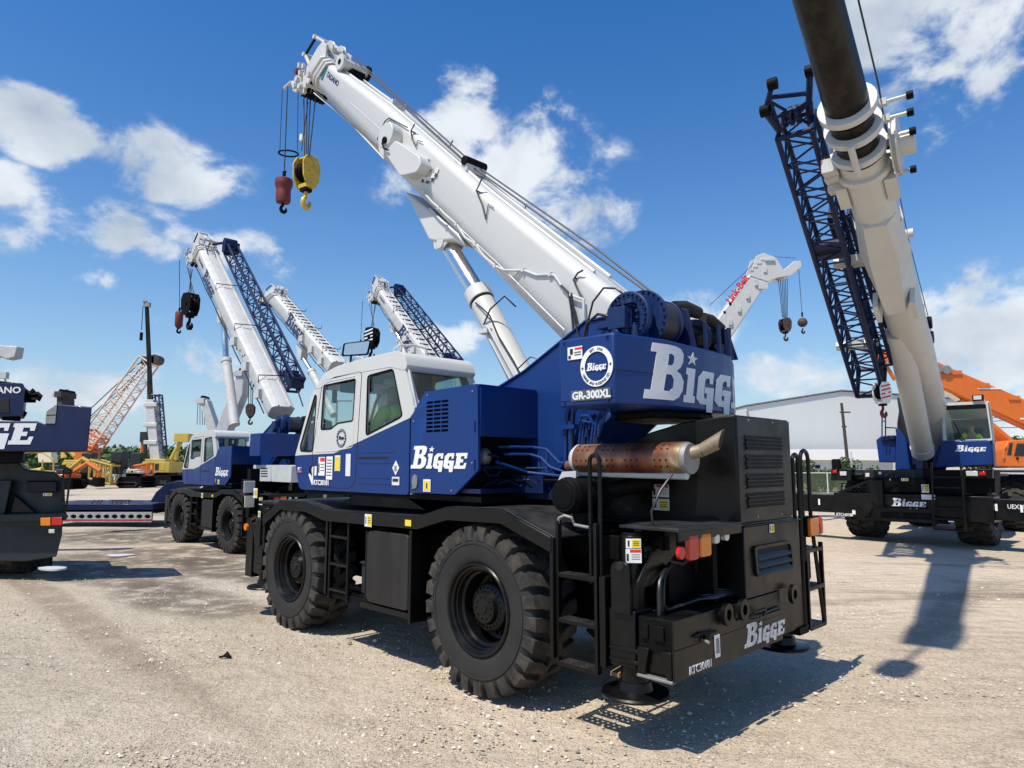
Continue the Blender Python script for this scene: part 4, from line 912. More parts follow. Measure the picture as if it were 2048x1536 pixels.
    o_ = flat([[(0, 0), (YC-YI-.06, 0), (YC-YI-.06, dl), (0, dl)], round_poly([(.05, .07), (YC-YI-.11, .07), (YC-YI-.11, dl-.055), (.05, dl-.055)], .04)], .03)
    m = MB(); m.shape(o_, (1.195, YC-.03, 2.58), (0, -1, 0), d, 'white'); m.box(1.24, 1.28, YI, YC-.031, 1.7, 2.52, 'white'); m.prism([(1.17, 2.5), (1.17, 2.6), (1.21, 2.6), (1.26, 2.5)], 'xz', YI+.001, YC-.001, 'white'); m.build('cab_rear_frame', cb, .008 if full else 0)
    m = MB(); w_ = flat([[(.04, .06), (YC-YI-.10, .06), (YC-YI-.10, dl-.045), (.04, dl-.045)]], .005); m.shape(w_, (1.20, YC-.03, 2.58), (0, -1, 0), d, 'wglass'); m.build('rear_window', cb)
    # side glass with black seals
    for nm, w in (('quarter_window', wf), ('side_window', wr)):
        m = MB(); m.shape(flat([X(w)], .005), (0, YC-.022, 0), SU, SV, 'glass'); g = m.build(nm, cb)
        m = MB(); m.tube([(x, YC-.002, z) for x, z in w], .011, 'mblack', 6, closed=True); m.build('window_seal', g)
    m = MB(); m.shape(flat([X(wr)], .005), (0, YI+.01, 0), SU, SV, 'glass'); m.shape(flat([X(wd)], .005), (0, YI+.01, 0), SU, SV, 'glass'); m.build('far_window', cb)
    # door: seam, window, handle
    m = MB(); m.tube([(x, YC-.001, z) for x, z in door], .006, 'vinylk', 6, closed=True)
    inr = round_poly([(3.09, 2.99), (2.26, 3.01), (2.31, 2.20), (2.75, 2.16), (3.17, 2.16)], .05); m.tube([(x, YC-.002, z) for x, z in inr], .007, 'white', 6, closed=True)
    dr = m.build('door', cb)
    m = MB(); m.shape(flat([X(wd)], .005), (0, YC-.022, 0), SU, SV, 'glass'); m.build('window', dr)
    m = MB(); m.tube([(x, YC-.002, z) for x, z in wd], .010, 'mblack', 6, closed=True); m.build('window_seal', dr)
    if full:
        m = MB(); m.tube([(3.22, YC+.01, 1.98), (3.215, YC+.03, 1.97), (3.20, YC+.03, 1.90), (3.2, YC+.005, 1.88)], .010, 'mblack'); m.shape(flat([[(-.06, 0), (.03, .1), (.05, .09), (.05, -.11), (.03, -.12)]], .01), (3.22, YC, 1.88), SU, SV, 'vinylw', .006); m.build('handle', dr)
        m = MB(); c = (2.56, YC, 2.31)
        m.shape(flat(ring_shape(.105, .078)), c, SU, SV, 'navy', .004); m.shape(BIG, (2.56+.058, YC, 2.295), SU, SV, 'navy', .004, .118, .038)
        for a in [math.radians(q) for q in range(0, 360, 22)]:
            m.quad((c[0]+.0915*math.cos(a), YC, c[2]+.0915*math.sin(a)), SU, SV, .012, .012, 'vinylw', .008, .001)
        m.build('emblem', dr)
        m = MB(); warning(m, (2.98, YC, 1.985), SU, SV, .15, .22, 'r'); warning(m, (2.80, YC, 1.965), SU, SV, .14, .27, 'g'); m.quad((2.62, YC, 2.02), SU, SV, .12, .18, 'vinylw'); m.quad((2.62, YC, 2.0), SU, SV, .10, .13, 'vinyly', .008); m.quad((2.62, YC, 2.085), SU, SV, .10, .025, 'vinyly', .008)
        m.quad((2.39, YC, 2.0), SU, SV, .10, .25, 'vinyls'); m.quad((3.12, YC, 1.93), SU, SV, .05, .11, 'vinylw')
        m.quad((3.52, YC, 1.94), SU, SV, .10, .065, 'vinylw'); m.quad((3.495, YC, 1.95), SU, SV, .045, .035, 'vinylb', .008)
        for k in range(3): m.quad((3.52, YC, 1.915+.014*k), SU, SV, .10, .006, 'vinylr', .009)
        m.quad((1.46, YC, 1.835), SU, SV, .13, .085, 'vinyls'); m.quad((1.46, YC, 1.845), SU, SV, .1, .03, 'vinylk', .008)
        m.shape(flat([[(0, .075), (.06, 0), (0, -.075), (-.06, 0)]]), (1.465, YC, 1.97), SU, SV, 'vinylw', .004); [m.quad((1.465, YC, 1.99-.015*k), SU, SV, .05, .004, 'vinylg', .008) for k in range(4)]
        m.build('warning_sticker', lp)
        m = MB(); m.shape(text(text_id, .035, .004), (3.15, YC, 1.765), SU, SV, 'vinylw', .012, .060, .058); m.build('lettering', lp)
    # interior
    m = MB(); m.box(1.6, 1.72, .55, 1.0, 2.15, 2.85, 'seat'); m.box(1.65, 2.15, .52, 1.02, 2.05, 2.2, 'seat'); m.box(1.62, 1.70, .66, .9, 2.85, 3.0, 'seat'); s_ = m.build('seat', cb, .03 if full else 0)
    m = MB(); m.box(1.30, 3.45, .34, 1.2, 1.73, 1.78, 'dark'); m.box(3.05, 3.3, .4, 1.15, 1.78, 2.25, 'seat'); m.box(1.3, 1.6, .34, 1.2, 1.78, 2.35, 'inside'); m.box(2.1, 2.5, 1.0, 1.12, 1.8, 2.25, 'seat'); m.box(2.2, 2.6, .40, .5, 1.8, 2.3, 'seat')
    m.box(1.45, 2.7, .4, 1.15, 3.0, 3.03, 'inside'); m.build('dashboard', cb, .02 if full else 0)
    m = MB(); m.tube([(2.75+.17*math.cos(a)*.5, .78+.17*math.sin(a), 2.38+.17*math.cos(a)*.85) for a in [2*math.pi*k/20 for k in range(20)]], .014, 'mblack', closed=True); m.tube([(3.05, .78, 2.1), (2.75, .78, 2.38)], .03, 'mblack'); m.build('steering_wheel', cb)
    if full:
        m = MB(); m.tube(round_poly([(2.93, 1.19, 2.92), (2.8, 1.19, 2.92)], .0)+[], .01, 'mblack') if False else None
        m.box(2.86, 2.90, 1.14, 1.20, 2.74, 2.90, 'mblack'); m.box(2.36, 2.75, .95, 1.18, 2.86, 2.99, 'mblack'); m.build('sun_visor', cb, .015)

# ------------------------------------------------------------------ booms
def sect(T, B, w=.27, cr=(.0, .10, .66, .86, 1.0), wt=None):
    T = np.array(T, float); B = np.array(B, float)
    prof = [(-w*.72, 0), (w*.72, 0), (w, .11), (w, .64), (w*.82, .84), (w*.40, 1), (-w*.40, 1), (-w*.82, .84), (-w, .64), (-w, .11)]
    return [(T[0]+(B[0]-T[0])*t, y, T[1]+(B[1]-T[1])*t) for y, t in prof]
def lerp(a, b, t): return tuple(np.array(a)+(np.array(b)-np.array(a))*t)
def head_block(root, Tp, Bp, d, w, full=True, matn='white', spool=True):
    """sheave frame at the end of a boom; Tp/Bp upper and lower end points (x,z), d unit direction of the boom (x,z)"""
    T = np.array(Tp); B = np.array(Bp); d = np.array(d); up = (T-B)/np.linalg.norm(T-B); h = np.linalg.norm(T-B)
    P = lambda s, t: tuple(B + d*s + up*h*t)
    m = MB()
    for s0, s1, e in ((0, .05, 1.10), (.05, .10, 1.02), (.10, .16, 1.12), (.16, .26, 1.0), (.26, .31, 1.10)):
        c = .5; a = (P(s0, c+e/2), P(s0, c-e/2)); b = (P(s1, c+e/2), P(s1, c-e/2))
        m.loft([sect(*a, w*e), sect(*b, w*e)], 'wgrime', False)
    for y in (-w*.85, w*.85):
        pl = [P(.28, 1.05), P(.45, 1.32), P(.62, 1.30), P(.66, 1.0), P(.62, .1), P(.80, -.25), P(.72, -.55), P(.50, -.60), P(.28, -.15)]
        m.prism(pl, 'xz', y-.012, y+.012, 'wgrime')
    for (s, t) in ((.5, 1.2), (.3, -.1), (.6, .4)): q = P(s, t); m.cyl((q[0], -w*.85, q[1]), (q[0], w*.85, q[1]), .035, 'wgrime', n=10)
    o = m.build('boom_head', root)
    m = MB()
    for (s, t, r) in ((.62, -.22, .17), (.40, -.30, .15)):
        q = P(s, t)
        for k in range(4): y = -w*.6+w*.4*k; m.lathe([(.03, -.02), (r, -.022), (r-.02, 0), (r, .022), (.03, .02)], (q[0], y, q[1]), (0, 1, 0), 'mblack', 24)
        m.cyl((q[0], -w, q[1]), (q[0], w*1.12, q[1]), .05, 'wgrime', n=14)
    q = P(.55, 1.15); [m.lathe([(.03, -.02), (.15, -.022), (.13, 0), (.15, .022), (.03, .02)], (q[0], y, q[1]), (0, 1, 0), 'wgrime', 24) for y in (-.1, .1)]
    m.build('head_sheave', o)
    if full:
        m = MB(); a, b, c, e = P(.62, 1.28), P(.98, 1.18), P(.98, .50), P(.64, .38)
        for y in (-.15, .2): m.tube([(a[0], y, a[1]), (b[0], y, b[1])], .022, 'wgrime'); m.tube([(c[0], y, c[1]), (e[0], y, e[1])], .03, 'wgrime')
        m.cyl((b[0], -.2, b[1]), (b[0], .25, b[1]), .035, 'wgrime', n=12); m.cyl((c[0], -.2, c[1]), (c[0], .25, c[1]), .035, 'wgrime', n=12)
        m.tube([(b[0], .2, b[1]), (c[0], .2, c[1])], .022, 'mblack')
        q = P(.95, -.25)
        for k in range(14):
            s, t = random.uniform(.28, .95), random.uniform(-.45, .3); u = P(s, t); y = w*.9+random.uniform(-.04, .06); m.box(u[0]-.03, u[0]+.03, y-.02, y+.03, u[1]-.04, u[1]+.04, 'wgrime')
        q2 = P(1.0, -.15); m.tube([(P(.7, .15)[0], .15, P(.7, .15)[1]), (q2[0], .15, q2[1])], .025, 'wgrime'); m.cyl((q2[0], .10, q2[1]), (q2[0], .2, q2[1]), .05, 'red', n=12)
        # rods and catches on top
        for k in range(7):
            s = -.1+.11*k; a1, a2 = P(s, 1.02), P(s+.02, 1.28+.06*(k % 2)); a3 = P(s+.12, 1.26); m.tube([(a1[0], .12-.04*k, a1[1]), (a2[0], .12-.04*k, a2[1]), (a3[0], .1-.04*k, a3[1])], .009, 'mblack')
        a1, a2 = P(-.35, 1.12), P(.5, 1.30); m.tube([(a1[0], .2, a1[1]), (a2[0], .2, a2[1])], .012, 'steel'); m.tube([(a1[0], -.05, a1[1]), (a2[0], -.05, a2[1])], .014, 'steel')
        m.build('head_bracket', o)
    return o, P
def lattice(mb, A0, A1, wa, wb, U, V, n, m='dblue', rc=.035, rb=.016):
    """four-chord truss from A0 to A1; wa, wb (wide, high) at either end; U,V cross directions"""
    A0, A1, U, V = [np.array(q, float) for q in (A0, A1, U, V)]; cor = [(-1, -1), (1, -1), (1, 1), (-1, 1)]
    def pt(t, c):
        c0 = A0+(A1-A0)*t; w = wa[0]+(wb[0]-wa[0])*t; h = wa[1]+(wb[1]-wa[1])*t
        return c0+U*c[0]*w/2+V*c[1]*h/2
    for c in cor: mb.tube([pt(0, c), pt(1, c)], rc, m, 8)
    for k in range(n):
        t0, t1 = k/n, (k+1)/n
        for i in range(4):
            a, b = cor[i], cor[(i+1) % 4]
            mb.tube([pt(t0, a), pt(t1, b)] if (k+i) % 2 else [pt(t0, b), pt(t1, a)], rb, m, 5, False)
            if k % 2 == 0: mb.tube([pt(t0, a), pt(t0, b)], rb, m, 5, False)
    for t in (0, 1):
        for i in range(4): mb.tube([pt(t, cor[i]), pt(t, cor[(i+1) % 4])], rc, m, 6)
def hook_shape(mb, c, s, m, ax=(0, 1, 0)):
    """a crane hook hanging below point c, size s, in the plane given by its normal ax"""
    c = np.array(c, float); ax = np.array(ax, float)/np.linalg.norm(ax); h = np.cross(ax, [0, 0, 1]); pts = []; rs = []
    for k, (u, v, r) in enumerate([(0, 0, .16), (0, -.25, .15), (-.02, -.45, .17), (-.22, -.68, .2), (-.27, -.98, .22), (-.1, -1.25, .25), (.2, -1.3, .24), (.42, -1.1, .2), (.46, -.85, .14), (.38, -.68, .06)]):
        pts.append(c+h*u*s+np.array([0, 0, v*s])); rs.append(r*s)
    mb.tube(pts, rs, m, 10)
def hook_block(loc, yaw, s, colour, label, group=None, stripes=False, cat='hook block', parts=True, wide=.36):
    t = thing('hook_block', label, cat, tuple(loc), yaw, group)
    m = MB(); w = wide*s
    for y in (-w/2, w/2):
        m.prism(round_poly([(-.16*s, .38*s), (.16*s, .38*s), (.27*s, .18*s), (.25*s, -.18*s), (.13*s, -.42*s), (-.13*s, -.42*s), (-.25*s, -.18*s), (-.27*s, .18*s)], .03*s), 'xz', y-.02*s, y+.02*s, colour)
    m.box(-.12*s, .12*s, -w/2, w/2, -.42*s, -.32*s, colour); m.box(-.10*s, .10*s, -w/2, w/2, .33*s, .38*s, colour)
    for y in (-w/2-.022*s, w/2+.022*s): m.cyl((0, y-.02*s, 0), (0, y+.02*s, 0), .08*s, colour, n=16)
    m.build('cheek_plates', t, .006)
    if stripes:
        m = MB()
        for y in (-w/2-.021*s, w/2+.021*s):
            for k in range(4): z = .22*s-.14*s*k; m.prism([(-.23*s, z), (.20*s, z+.10*s), (.20*s, z+.04*s), (-.23*s, z-.06*s)], 'xz', y-.003, y+.003, 'vinylw' if colour != 'vinylw' else 'redtext')
        m.build('warning_stripes', t)
    m = MB()
    for k in range(3): m.lathe([(.03*s, -.03*s), (.24*s, -.035*s), (.21*s, 0), (.24*s, .035*s), (.03*s, .03*s)], (0, (-.11+.11*k)*s*wide/.36, 0), (0, 1, 0), 'mblack', 24)
    m.build('sheave', t)
    m = MB(); m.cyl((0, 0, -.36*s), (0, 0, -.50*s), .075*s, 'mblack', n=14); m.box(-.1*s, .1*s, -w*.3, w*.3, -.50*s, -.42*s, 'mblack'); hook_shape(m, (0, 0, -.50*s), .30*s, colour if colour in ('yellow', 'brown') else 'mblack' if not colour == 'vinylw' else 'red'); m.build('hook', t)
    return t
def ball(loc, yaw, s, label, colour='red', shape='lobed', cat='hook ball'):
    t = thing('hook_ball', label, cat, tuple(loc), yaw)
    m = MB()
    if shape == 'lobed': m.lathe([(.02, .26), (.15, .255), (.175, .235), (.18, .17), (.175, .10), (.15, .05), (.145, .0), (.15, -.05), (.15, -.20), (.135, -.25), (.02, -.26)], (0, 0, 0), (0, 0, 1), colour, 28)
    elif shape == 'cylinder': m.lathe([(.02, .3), (.11, .29), (.13, .24), (.13, -.2), (.06, -.3), (.02, -.3)], (0, 0, 0), (0, 0, 1), colour, 24)
    else: ellip(m, (0, 0, 0), (.2, .2, .2), colour, 24, 14)
    m.v = [(a*s, b*s, c*s) for a, b, c in m.v]; m.build('weight', t)
    m = MB(); m.cyl((0, 0, .25*s), (0, 0, .42*s), .035*s, 'mblack', n=10); m.cyl((0, 0, .30*s), (.03*s, 0, .44*s), .02*s, 'mblack', n=8); hook_shape(m, (0, 0, -.24*s), .16*s, 'mblack'); m.build('hook', t)
    return t
# ================================================================== the main crane
FM = Frame((0.71537263, 7.00361821), TH)
A = FM.at
def build_main():
    root = thing('rough_terrain_crane', 'large blue and white mobile crane in the foreground with black carrier and white boom raised', 'crane', group='blue and white cranes parked in the yard')
    FM.place(root)
    crane_body(root, True)
    Y = .27
    # boom
    st = [((-1.05, 3.28), (-.50, 2.70)), ((-.44, 3.79), (.10, 3.235)), ((1.19, 5.17), (1.78, 4.79)), ((3.32, 7.10), (3.80, 6.63)), ((4.92, 8.42), (5.44, 8.19))]
    m = MB(); rings = [sect(a, b, Y) for a, b in st]
    m.loft(rings, 'white', False)
    # belly fairing under the boom where the lift ram is pinned
    f = [A(827, 388, y=0), A(876, 486, y=0), A(892, 490, y=0), A(925, 487, y=0), A(945, 498, y=0), A(935, 470, y=0)]
    m.prism([(p[0], p[2]) for p in f], 'xz', -.16, .16, 'white')
    dirb = np.array([.733, .68]); dirb /= np.linalg.norm(dirb)
    bo = m.build('boom', root, .035, seg=3)
    T, B = st[-1]
    ho, P = head_block(root, T, B, (.70, .71), Y)
    # details riding on the boom
    m = MB()
    rail0, rail1 = np.array([-.3, .14, 3.93]), np.array([4.85, .14, 8.39])
    for y in (-.12, .14): m.tube([(-.3, y, 3.925), (1.19, y, 5.185), (3.32, y, 7.115), (4.85, y, 8.375)], .022, 'white', 6)
    # lower seam strip
    m.tube([A(628, 180, y=.262), A(770, 306, y=.262)], .008, 'vinylk', 5)
    m.tube([A(628, 186, y=.24), A(700, 245, y=.24), A(770, 320, y=.24)], .012, 'white', 5)
    m.tube([A(880, 420, y=.272), A(897, 435, y=.272), A(998, 529, y=.272), A(1129, 660, y=.272)], .0065, 'white', 5); m.tube([A(700, 205, y=.272), A(770, 268, y=.272)], .005, 'white', 5)
    m.build('boom_rail', bo)
    m = MB()                                                # round drums and the long cover on the flank
    c = A(775, 272, y=.40); m.cyl((c[0], .26, c[2]), (c[0], .44, c[2]), .175, 'white', n=36); m.cyl((c[0]+.10, .26, c[2]-.02), (c[0]+.10, .34, c[2]-.02), .21, 'white', n=36)
    q = [A(*p, y=.45) for p in ((790, 280), (838, 312), (842, 330), (832, 345), (800, 352), (768, 305))]
    m.prism(round_poly([(p[0], p[2]) for p in q], .05), 'xz', .26, .45, 'white')
    for (u, v, r) in ((768, 280, .05),): c = A(u, v, y=.46); m.cyl((c[0], .44, c[2]), (c[0], .47, c[2]), r, 'mblack', n=12)
    dr = m.build('hose_reel_cover', bo, .012)
    m = MB(); m.tube([A(*p, y=.30) for p in ((773, 284), (763, 283), (761, 275), (767, 271))], .012, 'mblack'); m.tube([A(*p, y=.48) for p in ((764, 286), (768, 297), (776, 300))], .012, 'mblack')
    m.tube([A(*p, y=.285) for p in ((770, 305), (755, 278), (770, 242), (778, 236), (815, 255))], .008, 'hose')
    m.build('reel_bracket', bo)
    # angle scale and pointer
    m = MB(); c = A(858, 322, y=.285); ang0 = 1
    pts = [A(*p, y=.282) for p in ((842, 350), (852, 354), (862, 352), (870, 344), (874, 333), (878, 337), (872, 352), (862, 362), (850, 364), (841, 362))]
    m.prism([(p[0], p[2]) for p in pts], 'xz', .281, .284, 'vinyls')
    for k, t in enumerate(('80', '60', '40', '20')):
        p = A(*((846, 357), (855, 359), (865, 354), (872, 345))[k], y=.284); m.shape(text(t, .02, .003), (p[0]+.04, .2845, p[2]-.03), (-.8, 0, -.6), (-.6, 0, .8), 'vinylk', .002, .045)
    m.tube([A(*p, y=.284) for p in ((842, 335), (846, 342), (856, 345), (866, 338))], .006, 'vinylk', 5)
    m.tube([A(857, 322, y=.29), A(857, 343, y=.29)], .005, 'steel', 5); p = A(857, 322, y=.29); m.cyl((p[0], .285, p[2]), (p[0], .30, p[2]), .022, 'vinylk', n=10); m.build('angle_indicator', bo)
    # lettering near the head
    m = MB(); d3 = np.array([.72, 0, .695]); p0 = A(652, 152, y=.271)
    U = -np.array([.745, 0, .667]); V = np.array([-.667, 0, .745])
    m.shape(text('TADANO', .03, .003), (p0[0], .271, p0[2]), U, V, 'navy', .002, .085, .085)
    m.shape(flat([[(-.30, -.06), (-.16, -.06), (-.10, .10), (-.16, .16)], [(-.14, -.1), (-.06, -.1), (-.04, .14), (-.10, .08)]]), (p0[0], .271, p0[2]), U, V, 'teal', .002)
    m.build('lettering', bo)
    # cable along the flank
    cp = [(60, 60), (120, 110), (190, 190), (250, 240), (290, 285), (400, 380), (470, 490), (560, 550), (600, 610), (640, 660), (730, 735), (800, 768), (890, 772), (970, 770), (1080, 812), (1200, 806), (1235, 815), (1290, 900), (1350, 960), (1400, 1100), (1430, 1230)]
    m = MB(); m.tube([A(820+u*.2344, 360+v*.2344, y=.285) for u, v in cp[:18]], .014, 'cage'); m.tube([A(820+u*.2344, 360+v*.2344, y=.30) for u, v in cp[17:]], .012, 'hose')
    m.tube([A(820+u*.2344, 360+v*.2344, y=.31) for u, v in ((1360, 990), (1380, 1120), (1395, 1290), (1440, 1330))], .013, 'hose')
    m.tube([A(820+u*.2344, 360+v*.2344, y=.31) for u, v in ((1365, 980), (1480, 1020), (1485, 1200))], .016, 'cage')
    for k in (1, 3, 5, 7, 10, 13, 15):
        p = A(820+cp[k][0]*.2344, 360+cp[k][1]*.2344, y=.28); m.box(p[0]-.02, p[0]+.02, .26, .305, p[2]-.02, p[2]+.02, 'white')
    m.build('hose', bo)
    # rope guards: bent rods standing off the top corner
    m = MB()
    def rod(pts, y=.29, r=.010): m.tube([A(*p, y=(y if not isinstance(y, list) else y[i])) for i, p in enumerate(pts)], r, 'rope', 6)
    def bq(*pp): return [(540+u*.2539, 60+v*.2539) for u, v in pp]
    rod(bq((1140, 740), (1110, 795), (1120, 860), (1150, 915))); rod(bq((1110, 795), (1240, 860), (1400, 920)), [.29, .1, -.25]); rod(bq((1440, 870), (1400, 950)), -.27)
    rod(bq((1670, 1170), (1625, 1265), (1670, 1370), (1700, 1490))); rod(bq((1625, 1265), (1820, 1360), (2000, 1430), (2020, 1370)), [.29, .1, -.25, -.27])
    rod([(820+u*.2344, 360+v*.2344) for u, v in ((1475, 770), (1430, 795), (1395, 850), (1440, 950), (1475, 1010))]); rod([(820+u*.2344, 360+v*.2344) for u, v in ((1400, 835), (1600, 910), (1760, 975))], [.29, .1, -.2])
    for q in (((1150, 915), (1165, 870), (1200, 880)), ((1700, 1490), (1720, 1370), (1760, 1400))): rod(bq(*q), .285, .006)
    m.build('rope_guard', bo)
    # rope rollers along the top
    m = MB()
    for (u, v, w_) in ((967*1., 320, .0),): pass
    c = A(938, 336, y=0); m.box(c[0]-.17, c[0]+.10, -.14, .18, c[2]-.14, c[2]-.02, 'wgrime'); m.cyl((c[0]-.13, -.15, c[2]), (c[0]-.13, .2, c[2]), .06, 'mblack', n=14); m.cyl((c[0]+.09, -.13, c[2]+.02), (c[0]+.09, .16, c[2]+.02), .05, 'brown', n=14)
    c = A(786, 206, y=0); m.box(c[0]-.16, c[0]+.16, -.13, .12, c[2]-.14, c[2]-.04, 'wgrime'); m.box(c[0]-.05, c[0]+.12, -.1, .1, c[2]-.04, c[2]+.01, 'wgrime')
    m.build('rope_roller', bo, .01)
    m = MB(); c = A(709, 137, y=0); m.cyl((c[0], -.22, c[2]), (c[0], .24, c[2]), .085, 'white', n=24)
    for y in (-.23, .25): m.cyl((c[0], y-.02, c[2]), (c[0], y+.02, c[2]), .125, 'mblack' if y < 0 else 'white', n=24)
    m.cyl((c[0], .255, c[2]), (c[0], .275, c[2]), .045, 'mblack', n=16); m.box(c[0]-.1, c[0]+.1, -.14, .1, c[2]-.24, c[2]-.08, 'mblack'); m.build('rope_spool', bo)
    # lift ram
    m = MB(); a = np.array([2.17, 0, 4.80]); b = np.array([1.60, 0, 4.06]); e = np.array([.42, 0, 2.32])
    m.cyl(a, b, .108, 'chrome', n=40); rd = m.build('ram_rod', root)
    m = MB(); u_ = (e-b)/np.linalg.norm(e-b)
    m.cyl(b-u_*.05, b+u_*.12, .165, 'white', n=40); m.cyl(b+u_*.12, b+u_*.15, .15, 'mblack', n=40); m.cyl(b+u_*.15, e, .148, 'white', n=40); m.cyl(a-np.array([0, .14, 0]), a+np.array([0, .16, 0]), .07, 'white', n=20)
    for y in (-.13, .13): m.prism([(2.0, 4.98), (2.42, 5.35), (2.30, 4.76), (2.16, 4.70), (2.04, 4.78)], 'xz', y-.012, y+.012, 'white')
    rb = m.build('lift_ram', root, .006)
    m = MB(); s_ = lambda k, off, y: tuple(b+u_*k+np.array([.0, y, 0])+np.cross(u_, [0, 1, 0])*off)
    m.tube([s_(.55, 0, .165), s_(.62, -.05, .20), s_(1.9, -.05, .165)], .012, 'white'); m.tube([s_(.6, .03, .165), s_(.7, .03, .17), s_(1.9, .03, .165)], .012, 'white'); m.box(*[v for q in zip(s_(.55, .08, .12), s_(.68, -.02, .22)) for v in q], 'wgrime')
    m.tube([s_(.2, -.02, .16), s_(.35, -.08, .17), s_(.5, -.12, .16), s_(.8, -.10, .17), s_(1.2, -.12, .16), s_(1.9, -.12, .16)], .009, 'hose'); m.tube([s_(.52, .02, .16), s_(.46, -.18, .18), s_(.45, -.4, .12), s_(.62, -.42, .05)], .010, 'rope'); m.tube([s_(1.3, -.12, .15), s_(1.28, -.3, .1), s_(1.35, -.36, .06)], .008, 'hose')
    q = s_(1.42, -.3, .05); m.box(q[0]-.07, q[0]+.07, q[1]-.04, q[1]+.04, q[2]-.05, q[2]+.05, 'vinylw'); m.build('ram_pipe', rb)
    # ropes
    m = MB()
    for y, dz in ((.05, 0), (-.05, .05)):
        m.tube([(-1.02, y, 3.50), (-.2, y, 4.17+dz), tuple(np.array(A(938, 336, y=0))*[1, 0, 1]+[0, y, .06+dz*.5]), tuple(np.array(A(709, 137, y=0))*[1, 0, 1]+[0, y, .16])], .011, 'rope', 6)
    hb = np.array(A(613, 345, y=.0)); hl = [(-.16, .12), (-.05, .12), (.06, .12), (.17, .12)]
    topz = [A(602, 210, y=0), A(612, 214, y=0), A(622, 216, y=0), A(636, 214, y=0)]
    for k, tp in enumerate(topz):
        y = -.16+.11*k; m.tube([(tp[0], y*.3, tp[2]+.15), (hb[0]+.17-.115*k, y*.3, hb[2]+.21)], .011, 'rope', 6)
    tp = topz[3]; m.tube([(tp[0]-.03, .2, tp[2]), (hb[0]-.12, .17, hb[2]+.3)], .008, 'rope', 6); m.cyl((hb[0]-.12, .17, hb[2]+.47), (hb[0]-.12, .17, hb[2]+.58), .04, 'vinylw', n=12)
    bl = A(567, 382, y=0); bt = A(580, 186, y=0); m.tube([(bt[0], .05, bt[2]+.15), (bl[0], .0, bl[2]+.4)], .011, 'rope', 6)
    rg = A(577, 307, y=0)
    m.tube([A(604, 176, y=.1), A(590, 182, y=.06), (bt[0]-.2, .05, bt[2]+.1)], .035, 'wgrime', 8); m.tube([(bt[0]+.2, .02, bt[2]+.16), (bt[0]-.2, .06, bt[2]+.12)], .03, 'wgrime', 8)
    for dx in (-.17, .17): m.tube([(bt[0]+dx, dx*.4, bt[2]+.15), (rg[0]+dx, dx*.5, rg[2]+.02)], .007, 'rope', 5)
    m.build('wire_rope', root)
    W = lambda p: tuple(FM.O + FM.X*p[0] + FM.Y*p[1] + np.array([0, 0, p[2]]))
    hook_block(W((hb[0], 0, hb[2])), 1.0, .70, 'yellow', 'yellow hook block hanging from the foreground crane boom')
    ball(W((bl[0], 0, bl[2])), FM.yaw, .88, 'dark red hook weight on a single rope beside the yellow hook block')
    t = MB(); t.tube([(.17*math.cos(a), .17*math.sin(a), .02*math.sin(a)) for a in [2*math.pi*k/28 for k in range(28)]], .016, 'mblack', 8, closed=True); o = t.build('ring_weight')
    o.location = W((rg[0], 0, rg[2])); tag(o, 'black ring weight hanging on thin lines above the dark red hook weight', 'ring')
    return root
build_main()
